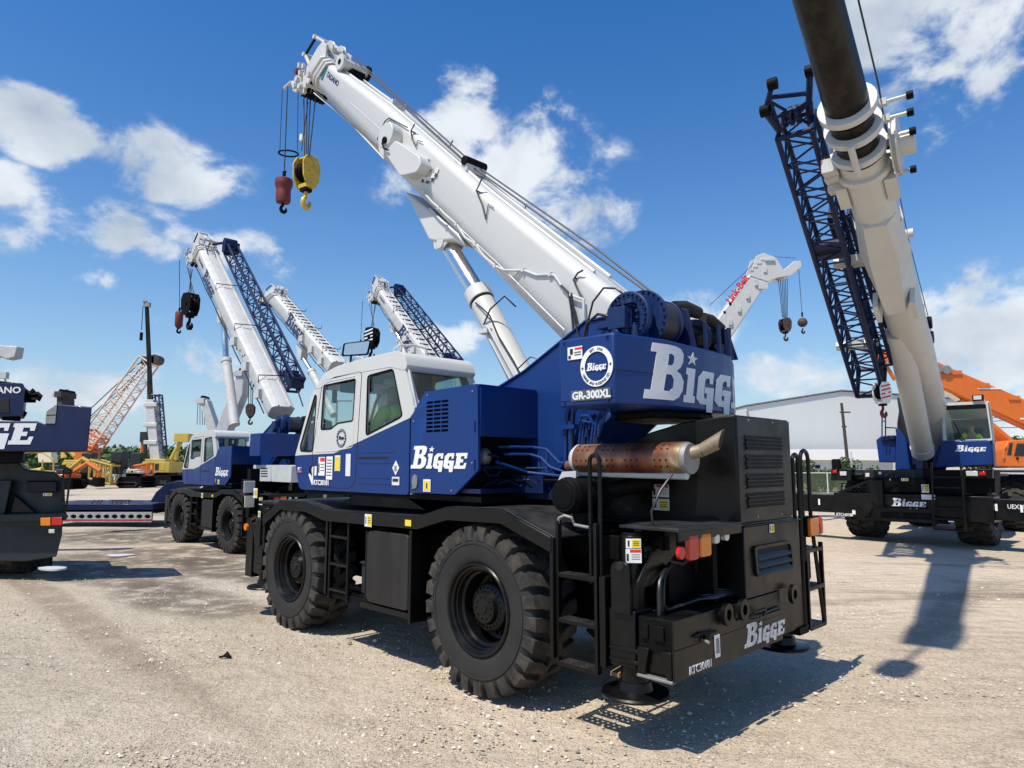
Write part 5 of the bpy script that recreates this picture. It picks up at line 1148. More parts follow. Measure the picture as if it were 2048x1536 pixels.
# ================================================================== people in the cabs
def skinned(name, pts, edges, rad, matn, parent, sub=2):
    me = bpy.data.meshes.new(name); me.from_pydata(pts, edges, []); o = bpy.data.objects.new(name, me); COL.objects.link(o); o.parent = parent
    me.materials.append(M[matn]); sk = o.modifiers.new('skin', 'SKIN'); sk.use_smooth_shade = True
    for i, r in enumerate(rad): me.skin_vertices[0].data[i].radius = (r, r) if not isinstance(r, tuple) else r
    me.skin_vertices[0].data[0].use_root = True
    s = o.modifiers.new('sub', 'SUBSURF'); s.levels = sub; s.render_levels = sub; return o
def person(W, yaw, label, vest='hiviz', lean=.1, hat=True, head_turn=0.):
    """seated figure facing +x; W = world position of the pelvis"""
    t = thing('person', label, 'person', W, yaw)
    P = [(0, 0, 0), (.02, 0, .16), (.05+lean*.4, 0, .34), (.06+lean*.7, 0, .47), (.09+lean, 0, .56), (.11+lean, 0, .66), (.11+lean, 0, .76),
         (.05+lean*.6, .19, .44), (.16+lean, .25, .20), (.42+lean*.5, .16, .16), (.05+lean*.6, -.19, .44), (.16+lean, -.25, .20), (.42+lean*.5, -.16, .16),
         (.05, .10, -.02), (.45, .14, .02), (.50, .14, -.36), (.62, .14, -.42), (.05, -.10, -.02), (.45, -.14, .02), (.50, -.14, -.36), (.62, -.14, -.42), (.50+lean*.5, .14, .17), (.50+lean*.5, -.14, .17)]
    E = [(0, 1), (1, 2), (2, 3), (3, 4), (4, 5), (5, 6), (3, 7), (7, 8), (8, 9), (3, 10), (10, 11), (11, 12), (0, 13), (13, 14), (14, 15), (15, 16), (0, 17), (17, 18), (18, 19), (19, 20), (9, 21), (12, 22)]
    R_ = [.13, .125, .14, .10, .052, .085, .08, .06, .048, .035, .06, .048, .035, .09, .07, .05, .045, .09, .07, .05, .045, .04, .04]
    skinned('body', P, E, R_, 'skin', t)
    j = [0, 1, 2, 3, 7, 8, 9, 10, 11, 12]; ix = {a: i for i, a in enumerate(j)}
    skinned('jacket', [P[a] for a in j], [(ix[a], ix[b]) for a, b in E if a in ix and b in ix], [R_[a]+.016 for a in j], vest, t)
    j = [0, 13, 14, 15, 17, 18, 19]; ix = {a: i for i, a in enumerate(j)}
    skinned('trousers', [P[a] for a in j], [(ix[a], ix[b]) for a, b in E if a in ix and b in ix], [R_[a]+.014 for a in j], 'navycloth', t)
    hx = .12+lean
    m = MB(); ellip(m, (hx+.085, 0, .685), (.02, .013, .022), 'skin'); ellip(m, (hx+.08, .032, .715), (.008, .012, .006), 'vinylk'); ellip(m, (hx+.08, -.032, .715), (.008, .012, .006), 'vinylk'); ellip(m, (hx, .09, .69), (.022, .012, .032), 'skin'); ellip(m, (hx, -.09, .69), (.022, .012, .032), 'skin'); m.build('face', t)
    if hat:
        m = MB(); m.lathe([(.155, -.005), (.158, .0), (.122, .012), (.120, .05), (.105, .10), (.06, .135), (.01, .145)], (hx, 0, .745), (0, 0, 1), 'hat', 30); m.tube([(hx-.1, 0, .86), (hx, 0, .892), (hx+.1, 0, .855)], .015, 'hat'); m.build('hard_hat', t)
    for s in (1, -1):
        m = MB()
        for k in range(4): m.tube([(.50+lean*.5, s*(.14-.02*k+.03), .18), (.545+lean*.5, s*(.14-.02*k+.03), .185), (.56+lean*.5, s*(.14-.02*k+.03), .165), (.55+lean*.5, s*(.14-.02*k+.03), .145)], [.010, .009, .009, .007], 'skin', 6)
        m.tube([(.49+lean*.5, s*.10, .18), (.52+lean*.5, s*.085, .175)], .010, 'skin', 6); m.build('fingers', t)
    return t
p = FM.O+FM.X*2.02+FM.Y*.80+np.array([0, 0, 2.16])
person(tuple(p), FM.yaw+math.pi/2, 'person in a white hard hat seated inside the foreground crane cab', 'hiviz', .06)
# lime shoulder panels on the jacket
def PYp(u, v, Y): d = ray(u, v); return CC + d*(Y/d[1])
def PY(pts, Y): return [(PYp(u, v, Y)[0], PYp(u, v, Y)[2]) for u, v in pts]

# ================================================================== other cranes of the fleet
GRP = 'blue and white cranes parked in the yard'
def bg_crane(fr, label, T1, T0, B1, B0, w, ram=None, jib=None, letters=None, rungs=0, hook=None, hball=None, ropes=(), ident='RTC40072', body=True, tadano=True, bolts=False):
    root = thing('rough_terrain_crane', label, 'crane', group=GRP); fr.place(root); S = fr.sc
    if body: crane_body(root, False, ident, 'dglass')
    at = lambda q, y=w: fr.at(*q, y=y)
    t1, t0, b1, b0 = [(a[0], a[2]) for a in (at(T1), at(T0), at(B1), at(B0))]
    m = MB(); m.loft([sect(t0, b0, w), sect(t1, b1, w)], 'wgrime', False)
    d = np.array(t1)-np.array(t0); L_ = np.linalg.norm(d); d /= L_; n_ = np.array([-d[1], d[0]]) if d[0] > 0 else np.array([d[1], -d[0]])
    # cover pods and brackets along the flank
    bo = m.build('boom', root, .02); m = MB()
    for f in (.10, .25, .40):
        a = lerp(lerp(t0, t1, f), lerp(b0, b1, f), .55); m.box(a[0]-.16, a[0]+.16, w-.02, w+.10, a[1]-.12, a[1]+.12, 'wgrime')
    for y in (-w*.5, w*.5): m.tube([(t0[0], y, t0[1]+.03), (t1[0], y, t1[1]+.03)], .025, 'wgrime', 6)
    pts = [lerp(lerp(b0, b1, f), lerp(t0, t1, f), .12+.03*math.sin(f*30)) for f in np.linspace(.02, .95, 20)]; m.tube([(a[0], w+.01, a[1]) for a in pts], .018, 'hose', 6)
    for f in (.15, .45, .72):
        a = lerp(t0, t1, f); m.tube([(a[0]+.0, w*1.05, a[1]-.15), (a[0]-.03, w*1.1, a[1]+.06), (a[0]-.05, -w, a[1]+.10), (a[0]-.1, -w, a[1]+.2)], .014, 'mblack', 6)
    if bolts:
        for k in range(12): f = random.uniform(.03, .4); a = lerp(lerp(t0, t1, f), lerp(b0, b1, f), random.uniform(.2, .8)); m.cyl((a[0], w, a[1]), (a[0], w+.01, a[1]), .03, 'mblack', n=8)
    m.build('boom_fitting', bo)
    if rungs:
        m = MB(); up = np.array(t1)-np.array(b1); up /= np.linalg.norm(up)
        for k in range(rungs):
            a = np.array(lerp(t0, t1, .1+.86*k/rungs))+up*.02; m.box(a[0]-.03, a[0]+.03, -w*.75, w*.70, a[1]-.03, a[1]+.008, 'mblack')
        m.build('rung', bo)
    ho, P = head_block(root, t1, b1, tuple(d), w, True)
    if letters:
        f, h = letters; c = np.array(lerp(lerp(t0, t1, f), lerp(b0, b1, f), .80)); U = -np.array([d[0], 0, d[1]]); V = np.array([-d[1], 0, d[0]])
        if V[2] < 0: V = -V
        m = MB(); m.shape(BIG, (c[0], w+.002, c[1]), U, V, 'navy', .003, h*3.0, h); m.build('lettering', bo)
    if tadano:
        c = np.array(lerp(lerp(t0, t1, .97), lerp(b0, b1, .97), .45)); U = -np.array([d[0], 0, d[1]]); V = np.array([-d[1], 0, d[0]]); V = -V if V[2] < 0 else V
        m = MB(); m.shape(text('TADANO', .03, .003), (c[0], w+.002, c[1]), U, V, 'navy', .003, .11, .11); m.build('lettering', bo)
    if ram:
        (r1, r0, e0) = [np.array(fr.at(*q, y=0)) for q in ram]; m = MB(); m.cyl(r1, r0, .10, 'chrome', n=20); m.build('ram_rod', root)
        m = MB(); m.cyl(r0, e0, .145, 'wgrime', n=24); m.cyl(r0-(e0-r0)*.0, r0+(e0-r0)*.05, .165, 'wgrime', n=24)
        a = np.array(lerp(b0, b1, .62)); m.prism([(r1[0]-.25, r1[2]+.45), (r1[0]+.3, r1[2]+.6), (r1[0]+.12, r1[2]-.1), (r1[0]-.12, r1[2]-.12)], 'xz', -.15, .15, 'wgrime'); m.build('lift_ram', root)
    if jib:
        (j1, j0, y1, y0, wide, n) = jib; a = np.array(fr.at(*j1, y=y1)); b = np.array(fr.at(*j0, y=y0)); D = (a-b)/np.linalg.norm(a-b); V = np.cross(D, [0, 1, 0]); m = MB()
        lattice(m, b, a, (wide*.75, wide*1.1), (wide*.75, wide*.8), (0, 1, 0), V, n, 'dblue', .04, .018)
        m.box(a[0]-.12, a[0]+.15, y1-.25, y1+.25, a[2]-.1, a[2]+.25, 'dblue'); m.cyl((a[0]+.1, y1-.2, a[2]+.25), (a[0]+.1, y1+.2, a[2]+.25), .16, 'dblue'); m.tube([a, (a[0]+.25, y1+.1, a[2]+.3), (a[0]+.6, y1+.4, a[2]+.25)], .05, 'dblue')
        for k in range(6): q = b+D*random.uniform(-.1, .7); m.box(q[0]-.12, q[0]+.12, q[1]-.2, q[1]+.2, q[2]-.12, q[2]+.10, 'dblue')
        m.tube([b, b-D*.9+np.array([0, .1, 0])], .02, 'dblue'); m.build('lattice_jib', root)
    if hook or hball:
        m = MB(); W = lambda q: tuple(fr.O+S*(fr.X*q[0]+fr.Y*q[1]+np.array([0, 0, q[2]])))
        tops = [fr.at(*q, y=0) for q in ropes]
        if hook:
            h = fr.at(*hook[0], y=0)
            for k, tp in enumerate(tops[1:]): m.tube([(tp[0], -.1+.08*k, tp[2]), (h[0]-.12+.06*k, -.1+.06*k, h[2]+.25)], .013, 'rope', 5)
            hook_block(W(h), -.5, hook[2]*S, hook[1], hook[3], stripes=hook[4])
        if hball:
            h = fr.at(*hball[0], y=.05); tp = tops[0]; m.tube([(tp[0], .05, tp[2]), (h[0], .05, h[2]+.3)], .013, 'rope', 5)
            ball(W(h), fr.yaw, hball[2]*S, hball[3], hball[1], 'cylinder')
        m.build('wire_rope', root)
    return root
O2 = gnd(355, 1085); S2 = .89
F2 = Frame(O2-FM.X*3.66*S2-FM.Y*1.27*S2, TH, S2)
c2 = bg_crane(F2, 'blue and white crane beyond the foreground cab, its steep boom carrying a blue lattice jib', (399, 497), (545, 812), (386, 527), (530, 838), .34, ram=((447, 640), (452, 718), (470, 850)),
     jib=((462, 500), (592, 770), -.5, -.55, .46, 20), letters=(.86, .42), hook=((381, 608), 'mblack', 1.0, 'dark hook block hanging from the left crane with the steep boom', False), hball=((358, 640), 'red', 1.05, 'rusty red hook weight hanging beside the dark block'), ropes=((362, 520), (368, 532), (376, 535), (385, 538), (393, 540)), bolts=True)
m = MB(); q = [F2.at(*p, y=1.0) for p in ((507, 930), (541, 930), (541, 963), (505, 962))]; m.prism(round_poly([(p[0], p[2]) for p in q], .03), 'xz', .5, 1.0, 'cage')
q = [F2.at(*p, y=1.0) for p in ((541, 930), (582, 931), (580, 965), (541, 963))]; m.prism(round_poly([(p[0], p[2]) for p in q], .03), 'xz', .5, .98, 'cage')
for k in range(4): a = F2.at(522, 937+5*k, y=1.0); m.box(a[0]-.0, a[0]-.36, 1.0, 1.006, a[2]-.012, a[2]+.012, 'mblack')
m.build('cooler_box', c2, .01)
FB = Frame(np.array([(748-1024)/1380*24, 24, 0]), TH); FC_ = Frame(np.array([(925-1024)/1380*27, 27, 0]), TH)
bg_crane(FB, 'white crane boom with black crosswise rungs rising just behind the foreground cab', (549, 589), (665, 722), (530, 606), (650, 752), .36, ram=((605, 715), (622, 742), (668, 830)), letters=(.66, .60), rungs=17, tadano=False, ident='RTC40031')
bg_crane(FC_, 'white crane boom with rungs and blue lattice jib above the foreground cab roof', (759, 578), (870, 735), (750, 603), (842, 745), .36, ram=((790, 660), (800, 680), (830, 760)), jib=((800, 585), (912, 730), -.75, -.75, .55, 16), letters=(.52, .50), rungs=14,
     hook=((744, 674), 'mblack', 1.15, 'black hook block with white stripes above the foreground cab roof', True), hball=((721, 697), 'mblack', 1.0, 'small black hook weight above the foreground cab mirror'), ropes=((727, 603), (735, 605), (742, 606), (752, 608), (758, 606)), ident='RTC40055')
# extra hook ropes bits: fleet crane further left whose boom tip shows over the machinery
def far_crane(label, Y, body_px, boom, col='wgrime', bodycol='dblue', w=.3, ropes=None, hook=None, grp=GRP):
    """simple mobile crane at distance Y: body_px = (x0,x1,ytop,ybottom); boom = 4 px corners foot->tip"""
    g = gnd((body_px[0]+body_px[1])/2, 930+2*1380/Y); O = np.array([PYp((body_px[0]+body_px[1])/2, 950, Y)[0], Y, 0]); root = thing('mobile_crane', label, 'crane', tuple(O), 0, grp)
    q = lambda u, v, dy=0: PYp(u, v, Y+dy)-O
    x0, z0 = q(body_px[0], body_px[3])[[0, 2]]; x1, z1 = q(body_px[1], body_px[2])[[0, 2]]; zz = max(z1, 2.0)
    m = MB(); m.prism(round_poly([(x0, 1.2), (x1, 1.2), (x1, zz*.75), ((x0+x1)/2, zz*.8), ((x0+x1)/2-.3, zz), (x0+.1, zz)], .1), 'xz', -.9, .9, bodycol); m.build('superstructure', root, .03)
    m = MB(); m.box(x0-.8, x1+.8, -1.2, 1.2, .7, 1.2, 'mblack'); m.box(x0-1.0, x0-.8, -1.3, 1.3, .5, 1.0, 'mblack'); m.build('carrier', root, .02)
    for xx in (x0+.2, x1-.2):
        for s in (-1, 1): add_wheel(root, xx, -1.25 if s < 0 else 1.25, .62, s < 0, 0, R=.62, w=.42, n=20, fine=False)
    P = [q(*p) for p in boom]                                  # foot-left, tip-left, tip-right, foot-right
    m = MB(); m.prism([(p[0], p[2]) for p in P], 'xz', -w, w, col); b = m.build('boom', root, .03)
    tl, tr = P[1], P[2]; m = MB(); c = (tl+tr)/2; hw = np.linalg.norm(tr-tl)/2
    m.box(c[0]-hw*1.2, c[0]+hw*1.2, -w*1.1, w*1.1, c[2]-.15, c[2]+.22, 'wgrime'); m.cyl((tl[0]-.1, -w, tl[2]), (tl[0]-.1, w, tl[2]), .25, 'mblack'); m.cyl((c[0]+.1, -w, c[2]+.3), (c[0]+.1, w, c[2]+.3), .18, 'wgrime'); m.tube([(c[0]-.2, 0, c[2]+.2), (c[0]-.1, 0, c[2]+.55), (c[0]+.2, 0, c[2]+.4)], .03, 'steel')
    m.build('boom_head', b)
    return root, q
# ================================================================== big crane on the right, facing the camera
OR_ = (gnd(1728, 1073)+gnd(1968, 1090))/2
FR = Frame(OR_, math.pi/2+TH)
def right_crane():
    fr = FR; root = thing('rough_terrain_crane', 'big crane facing the camera, its huge white and dark boom reaching overhead', 'crane', group=GRP); fr.place(root)
    at = fr.at; XF = 1.5
    def yz(px, x): return [(at(u, v, x=x)[1], at(u, v, x=x)[2]) for u, v in px]
    # tyres (front pair turned slightly) and rear pair
    for y, fl in ((1.70, True), (-1.62, False)):
        w = add_wheel(root, 0, y+(.0), .86, fl, .3, R=.86, w=.70, n=22, steer=math.pi if False else 0); w.rotation_euler = (0, .2, 0 if y > 0 else math.pi)
    for y, fl in ((1.70, True), (-1.62, False)):
        w = add_wheel(root, -5.2, y, .86, fl, .3, R=.86, w=.70, n=22); w.rotation_euler = (0, .2, 0 if y > 0 else math.pi)
    m = MB(); m.box(-7.0, 1.2, -.75, .75, .75, 1.5, 'mblack'); m.box(-6.5, .9, -1.1, 1.1, 1.45, 1.68, 'mblack'); m.cyl((0, -1.2, .8), (0, 1.2, .8), .25, 'mblack'); m.cyl((-5.2, -1.2, .8), (-5.2, 1.2, .8), .25, 'mblack'); m.build('carrier_frame', root, .02)
    m = MB(); m.box(-.9, 1.15, -1.75, -.98, 1.72, 1.78, 'deck'); m.box(-.9, 1.15, .98, 1.9, 1.72, 1.78, 'deck'); m.box(-6.3, -4.2, -1.8, 1.8, 1.78, 1.84, 'deck'); m.build('fender', root, .01)
    # front outrigger box
    m = MB(); bx = yz([(1667, 987), (1985, 991), (1990, 1042), (1668, 1033)], XF); y0, y1 = bx[0][0], bx[1][0]
    m.box(XF-.75, XF, y0, y1, .66, 1.26, 'black'); m.box(XF, XF+.02, y0+.85, y1-.95, 1.20, 1.26, 'black'); m.box(XF, XF+.03, -.45, .85, .58, .66, 'black')
    m.prism([(y0+.75, .66), (y0+1.0, .78), (y0+1.4, .82), (y1-1.3, .82), (y1-1.0, .72), (y1-.9, .58), (y0+.8, .56)], 'yz', XF-.05, XF+.015, 'mblack')
    ob = m.build('outrigger_box', root, .015)
    m = MB(); m.shape(BIG, at(1785, 1013, x=XF), (0, 1, 0), (0, 0, 1), 'vinylw', .05, .78, .215); m.build('lettering', ob); m = MB(); m.shape(text('RTC160188', .03), at(1673, 1031, x=XF), (0, 1, 0), (0, 0, 1), 'vinylw', .006, .062, .075); c = at(1708, 1024, x=XF); m.quad(c, (0, 1, 0), (0, 0, 1), .08, .12, 'vinylw', .01); c = at(1858, 994, x=XF+.02); m.quad(c, (0, 1, 0), (0, 0, 1), .30, .12, 'vinyls', .06); m.build('lettering', ob)
    m = MB()
    m.box(XF-.70, XF-.12, y0-4.3, y0, .72, 1.20, 'black'); m.box(XF-.66, XF-.10, y1, y1+3.6, .72, 1.20, 'black'); bm_ = m.build('outrigger_beam', root, .012)
    for yy in (y0-4.2, y1+3.5):
        m = MB(); m.cyl((XF-.4, yy, .3), (XF-.4, yy, 1.45), .14, 'black'); m.lathe([(.02, 0), (.38, 0), (.38, .04), (.16, .07), (.16, .2), (.02, .2)], (XF-.4, yy, .12), (0, 0, 1), 'mblack', 28); m.build('outrigger_float', root)
    m = MB(); c = at(1972, 1000, x=XF); m.shape(text('UEX31098', .02), (XF-.10, y1+.25, 1.0), (0, 1, 0), (0, 0, 1), 'vinyls', .006, .085, .10)
    for u, v in ((1636, 1004), (1991, 1015), (2042, 1018)):
        c = at(u, v, x=XF+.0); m.quad((c[0]+(0 if y0 < c[1] < y1 else -.1), c[1], c[2]), (0, 1, 0), (0, 0, 1), .05, .16, 'vinylw', .02)
    m.build('lettering', bm_)
    m = MB(); c0 = [at(*p, x=XF+.05) for p in ((1693, 1011), (1712, 1014), (1721, 1023), (1726, 1027), (1738, 1027), (1745, 1016), (1760, 1013), (1800, 1014), (1855, 1016))]; m.tube(c0, .022, 'mblack', 8); m.build('towing_cable', root)
    # front deck assembly
    m = MB()
    q = yz([(1733, 955), (1848, 955), (1860, 985), (1733, 985)], XF-.1); m.prism(q, 'yz', XF-.5, XF-.1, 'mblack')
    q = yz([(1736, 961), (1764, 961), (1767, 1016), (1742, 1002)], XF+.08); m.prism(q, 'yz', XF-.02, XF+.08, 'black')
    q = yz([(1676, 983), (1735, 960), (1735, 966), (1680, 988)], XF-.1); m.prism(q, 'yz', XF-.16, XF-.1, 'black')
    q = yz([(1845, 940), (1990, 940), (1990, 985), (1935, 990), (1850, 990)], XF-.3); m.prism(q, 'yz', XF-.9, XF-.3, 'mblack')
    q = yz([(1700, 940), (1860, 940), (1860, 962), (1700, 958)], XF-.5); m.prism(q, 'yz', XF-1.3, XF-.5, 'deck')
    q = yz([(1662, 938), (1702, 938), (1703, 961), (1662, 961)], XF-.1); m.prism(q, 'yz', XF-.4, XF-.1, 'black')
    q = yz([(1662, 918), (1677, 918), (1680, 944), (1664, 942)], XF-.1); m.prism(round_poly(q, .06), 'yz', XF-.25, XF-.1, 'mblack')
    q = yz([(1926, 938), (1985, 938), (1985, 957), (1926, 957)], XF-.1); m.prism(q, 'yz', XF-.3, XF-.1, 'black')
    for k in range(8): y = -1.3+.12*k; m.tube([(XF-.3, y, 1.30), (XF-.2, y+.2, 1.42+.03*(k % 3)), (XF-.3, y+.5, 1.35)], .02, 'hose', 6)
    m.build('front_deck', root, .008)
    for (nm, u, v, w_, h_, mm) in (('head_lamp', 1686.5, 947, .17, .11, 'clear'), ('head_lamp', 1944, 947, .24, .12, 'clear'), ('indicator_lamp', 1669.5, 943, .11, .08, 'redlens'), ('indicator_lamp', 1965, 947, .13, .09, 'redlens'), ('work_lamp', 1735, 950, .10, .10, 'clear'), ('work_lamp', 1760, 946, .07, .07, 'clear')):
        c = at(u, v, x=XF-.08); m = MB(); m.box(XF-.1, XF-.06, c[1]-w_/2, c[1]+w_/2, c[2]-h_/2, c[2]+h_/2, mm); m.build(nm, root, .01)
    for (u, v, w_, h_, k) in ((1812, 959, .16, .07, 'y'), (1853, 977, .16, .20, 'y'), (1853, 972, .14, .06, 'y'), (1783, 959, .03, .04, 'g')):
        c = at(u, v, x=XF-.1); m = MB(); warning(m, (XF+.0 if v < 965 else XF+.0, c[1], c[2]), (0, 1, 0), (0, 0, 1), w_, h_, k); m.build('warning_sticker', root)
    # ladder
    m = MB(); lx = XF+.18
    L0, L1 = at(1868, 1058, x=lx), at(1932, 1062, x=lx); U0, U1 = at(1863, 925, x=lx), at(1921, 925, x=lx)
    m.tube([L0, U0], .025, 'black'); m.tube([L1, U1], .025, 'black')
    for k in range(6):
        f = k/5.*.78; a, b = lerp(L0, U0, f), lerp(L1, U1, f); m.box(lx-.12, lx+.02, a[1], b[1], a[2]-.02, a[2]+.015, 'black')
    m.build('ladder', root, .004)
    m = MB()
    for s, yy, zz in ((1, y1-.1, 1.55), (-1, y0+.1, 1.5)): m.tube([(XF-.3, yy, 1.25), (XF-.32, yy+.02, zz), (XF-.6, yy, zz)], .02, 'black')
    m.build('grab_rail', root)
    return root
rc = right_crane()
# superstructure of the right crane (slewed a few degrees), in its own directions
SY = math.radians(143.5); SO = np.array([12.7, 20.5, 0])
FS = Frame(SO, SY)
def right_super():
    at = FS.at; rt = bpy.data.objects.new('slewing_superstructure', None)
    # parts are children of the crane, so convert from the slewed frame into the crane frame
    R_ = np.array([FR.X, FR.Y, [0, 0, 1]]); Q = np.array([FS.X, FS.Y, [0, 0, 1]])
    bpy.data.objects.remove(rt)
    def conv(m): m.v = [tuple(R_@(SO+Q.T@np.array(v)-FR.O)) for v in m.v]; return m
    def yz(px, x): return [(at(u, v, x=x)[1], at(u, v, x=x)[2]) for u, v in px]
    # boom axis
    foot = np.array(FS.loc(dep(1876, 872, 20.6))); col = np.array(FS.loc(dep(1708, 262, 12.4))); d = (col-foot)/np.linalg.norm(col-foot); L_ = np.linalg.norm(col-foot)
    side = np.cross([0, 0, 1], d); side /= np.linalg.norm(side); up = np.cross(d, side)
    def ringat(s, r, n=28, e=1.08): c = foot+d*s; r = r*.78; return [tuple(c+side*math.cos(t)*r+up*math.sin(t)*r*e) for t in [2*math.pi*k/n for k in range(n)]]
    m = MB(); m.loft([ringat(s, r) for s, r in ((-1.2, .50), (0, .52), (L_*.30, .54), (L_*.42, .56), (L_*.46, .54), (L_*.80, .53), (L_*.97, .53))], 'white')
    for s in (.80,): m.loft([ringat(L_*s-.06, .53), ringat(L_*s-.05, .575), ringat(L_*s+.05, .575), ringat(L_*s+.06, .53)], 'white', False)
    bo = conv(m).build('boom', rc)
    m = MB()
    for k, s in enumerate((.93, .97, 1.01, 1.05)): m.loft([ringat(L_*s-.10, .50), ringat(L_*s-.09, .62), ringat(L_*s+.03, .62), ringat(L_*s+.04, .50)], 'white', False)
    for k in range(3): m.loft([ringat(L_*(.955+.04*k)-.0, .545), ringat(L_*(.955+.04*k)+.10, .545)], 'mblack')
    for dz in (-.72,):
        c = foot+d*(L_*.90)+side*.55*1; 
    for sg in (1, -1):                                        # guide blocks
        c = foot+d*(L_*.90)+side*.42*sg-up*.22; m.loft([[tuple(c+side*a*.10+up*b*.13+d*t) for a, b in ((-1, -1), (1, -1), (1, 1), (-1, 1))] for t in (-.35, .2)], 'white', False)
    c = foot+d*(L_*.99)-up*.62; m.tube([c-d*.35, c+d*.35], .06, 'white', 10)
    conv(m).build('boom_collar', bo)
    m = MB(); m.loft([ringat(s, r) for s, r in ((L_*.9, .47), (L_*1.0, .47), (23.6, .33))], 'gunmetal'); c = foot+d*24.0; m.loft([[tuple(c+side*a*.26+up*b*.32+d*t) for a, b in ((-1, -1), (1, -1), (1, 1), (-1, 1))] for t in (-1.0, .5)], 'white', False); m.tube([tuple(c-up*.4+d*.3), tuple(c-up*.4+d*.3-np.array([0, 0, 1.6]))], .03, 'rope'); m.tube([tuple(c-up*.4+d*.3-np.array([0, 0, 1.6])), tuple(c-up*.4+d*.3-np.array([0, 0, 2.2]))], .17, 'yellow', 10); conv(m).build('inner_boom', bo)
    # fairing where the ram is pinned under the boom
    tip = 1.0
    rp = np.array(FS.loc(dep(1782, 540, 15.6)))
    k0 = rp-foot; s_r = k0@d
    m = MB()
    m.loft([[tuple(foot+d*s+side*a*.42*k+up*(b)) for a, b in ((-1, -.20), (1, -.20), (.55, -.20-dp), (-.55, -.20-dp))] for s, k, dp in ((s_r-.15, .8, .62), (s_r+.3, .95, .60), (s_r+1.3, 1.15, .38), (s_r+2.4, .9, .30))], 'white', False)
    for sg in (-1, 1): c = foot+d*(s_r-.05)+side*.36*sg-up*.62; m.loft([[tuple(c+side*a*.05+up*b*.20+d*t) for a, b in ((-1, -1), (1, -1), (1, 1), (-1, 1))] for t in (-.35, .25)], 'white', False)
    conv(m).build('ram_mount', bo)
    # lift ram
    r1 = np.array(FS.loc(dep(1778, 572, 15.7))); r0 = np.array(FS.loc(dep(1797, 665, 16.7))); e0 = np.array(FS.loc(dep(1846, 905, 19.3)))
    m = MB(); m.cyl(r1, r0, .19, 'chrome', n=32); conv(m).build('ram_rod', rc)
    m = MB(); m.cyl(r0, e0, .275, 'white', n=36); m.cyl(r0-(e0-r0)*.01, r0+(e0-r0)*.04, .30, 'white', n=36); m.cyl(e0-(e0-r0)*.06, e0, .29, 'white', n=36); conv(m).build('lift_ram', rc)
    # side fittings: brackets, pulleys, cable reel, rollers
    m = MB()
    for s, ln in ((1.03, .42), (1.0, .38), (.965, .36), (.93, .30), (.89, .25)):
        c = foot+d*(L_*s)+side*.5*1; c = foot+d*(L_*s)+side*(-.52 if False else .52)+up*.1
        m.tube([tuple(c), tuple(c+side*ln)], .035, 'white', 8); m.tube([tuple(c+side*(ln-.06)), tuple(c+side*(ln+.04))], .07, 'mblack', 10)
        m.box(*[v for q in zip(c-.06, c+.06) for v in q], 'wgrime')
    for u, v, w in ((1812, 468, 14.8), (1835, 612, 17), (1851, 646, 17.6), (1855, 675, 18)):
        p = np.array(FS.loc(dep(u, v, w))); m.tube([tuple(p-side*.15), tuple(p+side*.14)], .10 if v < 640 else .16, 'white' if v < 640 else 'mblack', 16)
        m.tube([tuple(p-side*.45), tuple(p-side*.1)], .05, 'white', 8)
    for u, v, w in ((1665, 350, 13.2), (1672, 372, 13.4), (1660, 335, 13)): p = np.array(FS.loc(dep(u, v, w))); m.box(*[v_ for q in zip(p-.13, p+.13) for v_ in q], 'wgrime'); m.tube([tuple(p), tuple(p+side*.3)], .06, 'wgrime', 8)
    for u, v, w in ((1712, 522, 15.2), (1712, 690, 17.5)): p = np.array(FS.loc(dep(u, v, w))); m.tube([tuple(p-side*.45), tuple(p+side*.5)], .12, 'white', 6); m.box(*[v_ for q in zip(p-np.array([.2, .2, .1]), p+np.array([.2, .2, .1])) for v_ in q], 'wgrime')
    conv(m).build('boom_fitting', bo)
    m = MB(); p = np.array(FS.loc(dep(1793, 290, 12.6))); ax = side
    m.lathe([(.03, -.05), (.52, -.055), (.52, -.03), (.45, -.03), (.45, .03), (.52, .03), (.52, .055), (.03, .05)], p, ax, 'white', 40); m.lathe([(.02, .05), (.22, .05), (.22, .30), (.02, .30)], p, ax, 'white', 32)
    m.tube([tuple(p-ax*.02), tuple(p-ax*.45)], .05, 'mblack'); conv(m).build('cable_reel', bo)
    # rope running over the boom
    m = MB(); pts = [np.array(FS.loc(dep(*q))) for q in ((1712, -20, 10.8), (1757, 170, 12.4), (1800, 440, 15), (1852, 640, 18), (1880, 760, 20))]
    m.tube(pts, .016, 'rope', 6); pts = [np.array(FS.loc(dep(*q))) for q in ((1770, 240, 12.6), (1815, 470, 15.2), (1858, 640, 18), (1872, 720, 19.5))]; m.tube(pts, .010, 'rope', 6); conv(m).build('wire_rope', rc)
    # lattice jib stowed along the left flank of the boom
    a1 = np.array(FS.loc(dep(1592, 250, 13.2))); a0 = np.array(FS.loc(dep(1742, 765, 18.0))); D = (a1-a0)/np.linalg.norm(a1-a0); sd = np.cross(D, [0, 0, 1]); sd /= np.linalg.norm(sd); uu = np.cross(sd, D)
    m = MB(); lattice(m, a0, a1, (.62, .9), (.62, .62), sd, uu, 24, 'dblue', .055, .022)
    b1 = np.array(FS.loc(dep(1680, 420, 14.8))); b0 = np.array(FS.loc(dep(1768, 715, 17.6))); D2 = (b1-b0)/np.linalg.norm(b1-b0); s2 = np.cross(D2, [0, 0, 1]); s2 /= np.linalg.norm(s2); lattice(m, b0, b1, (.38, .5), (.38, .5), s2, np.cross(s2, D2), 14, 'dblue', .05, .02)
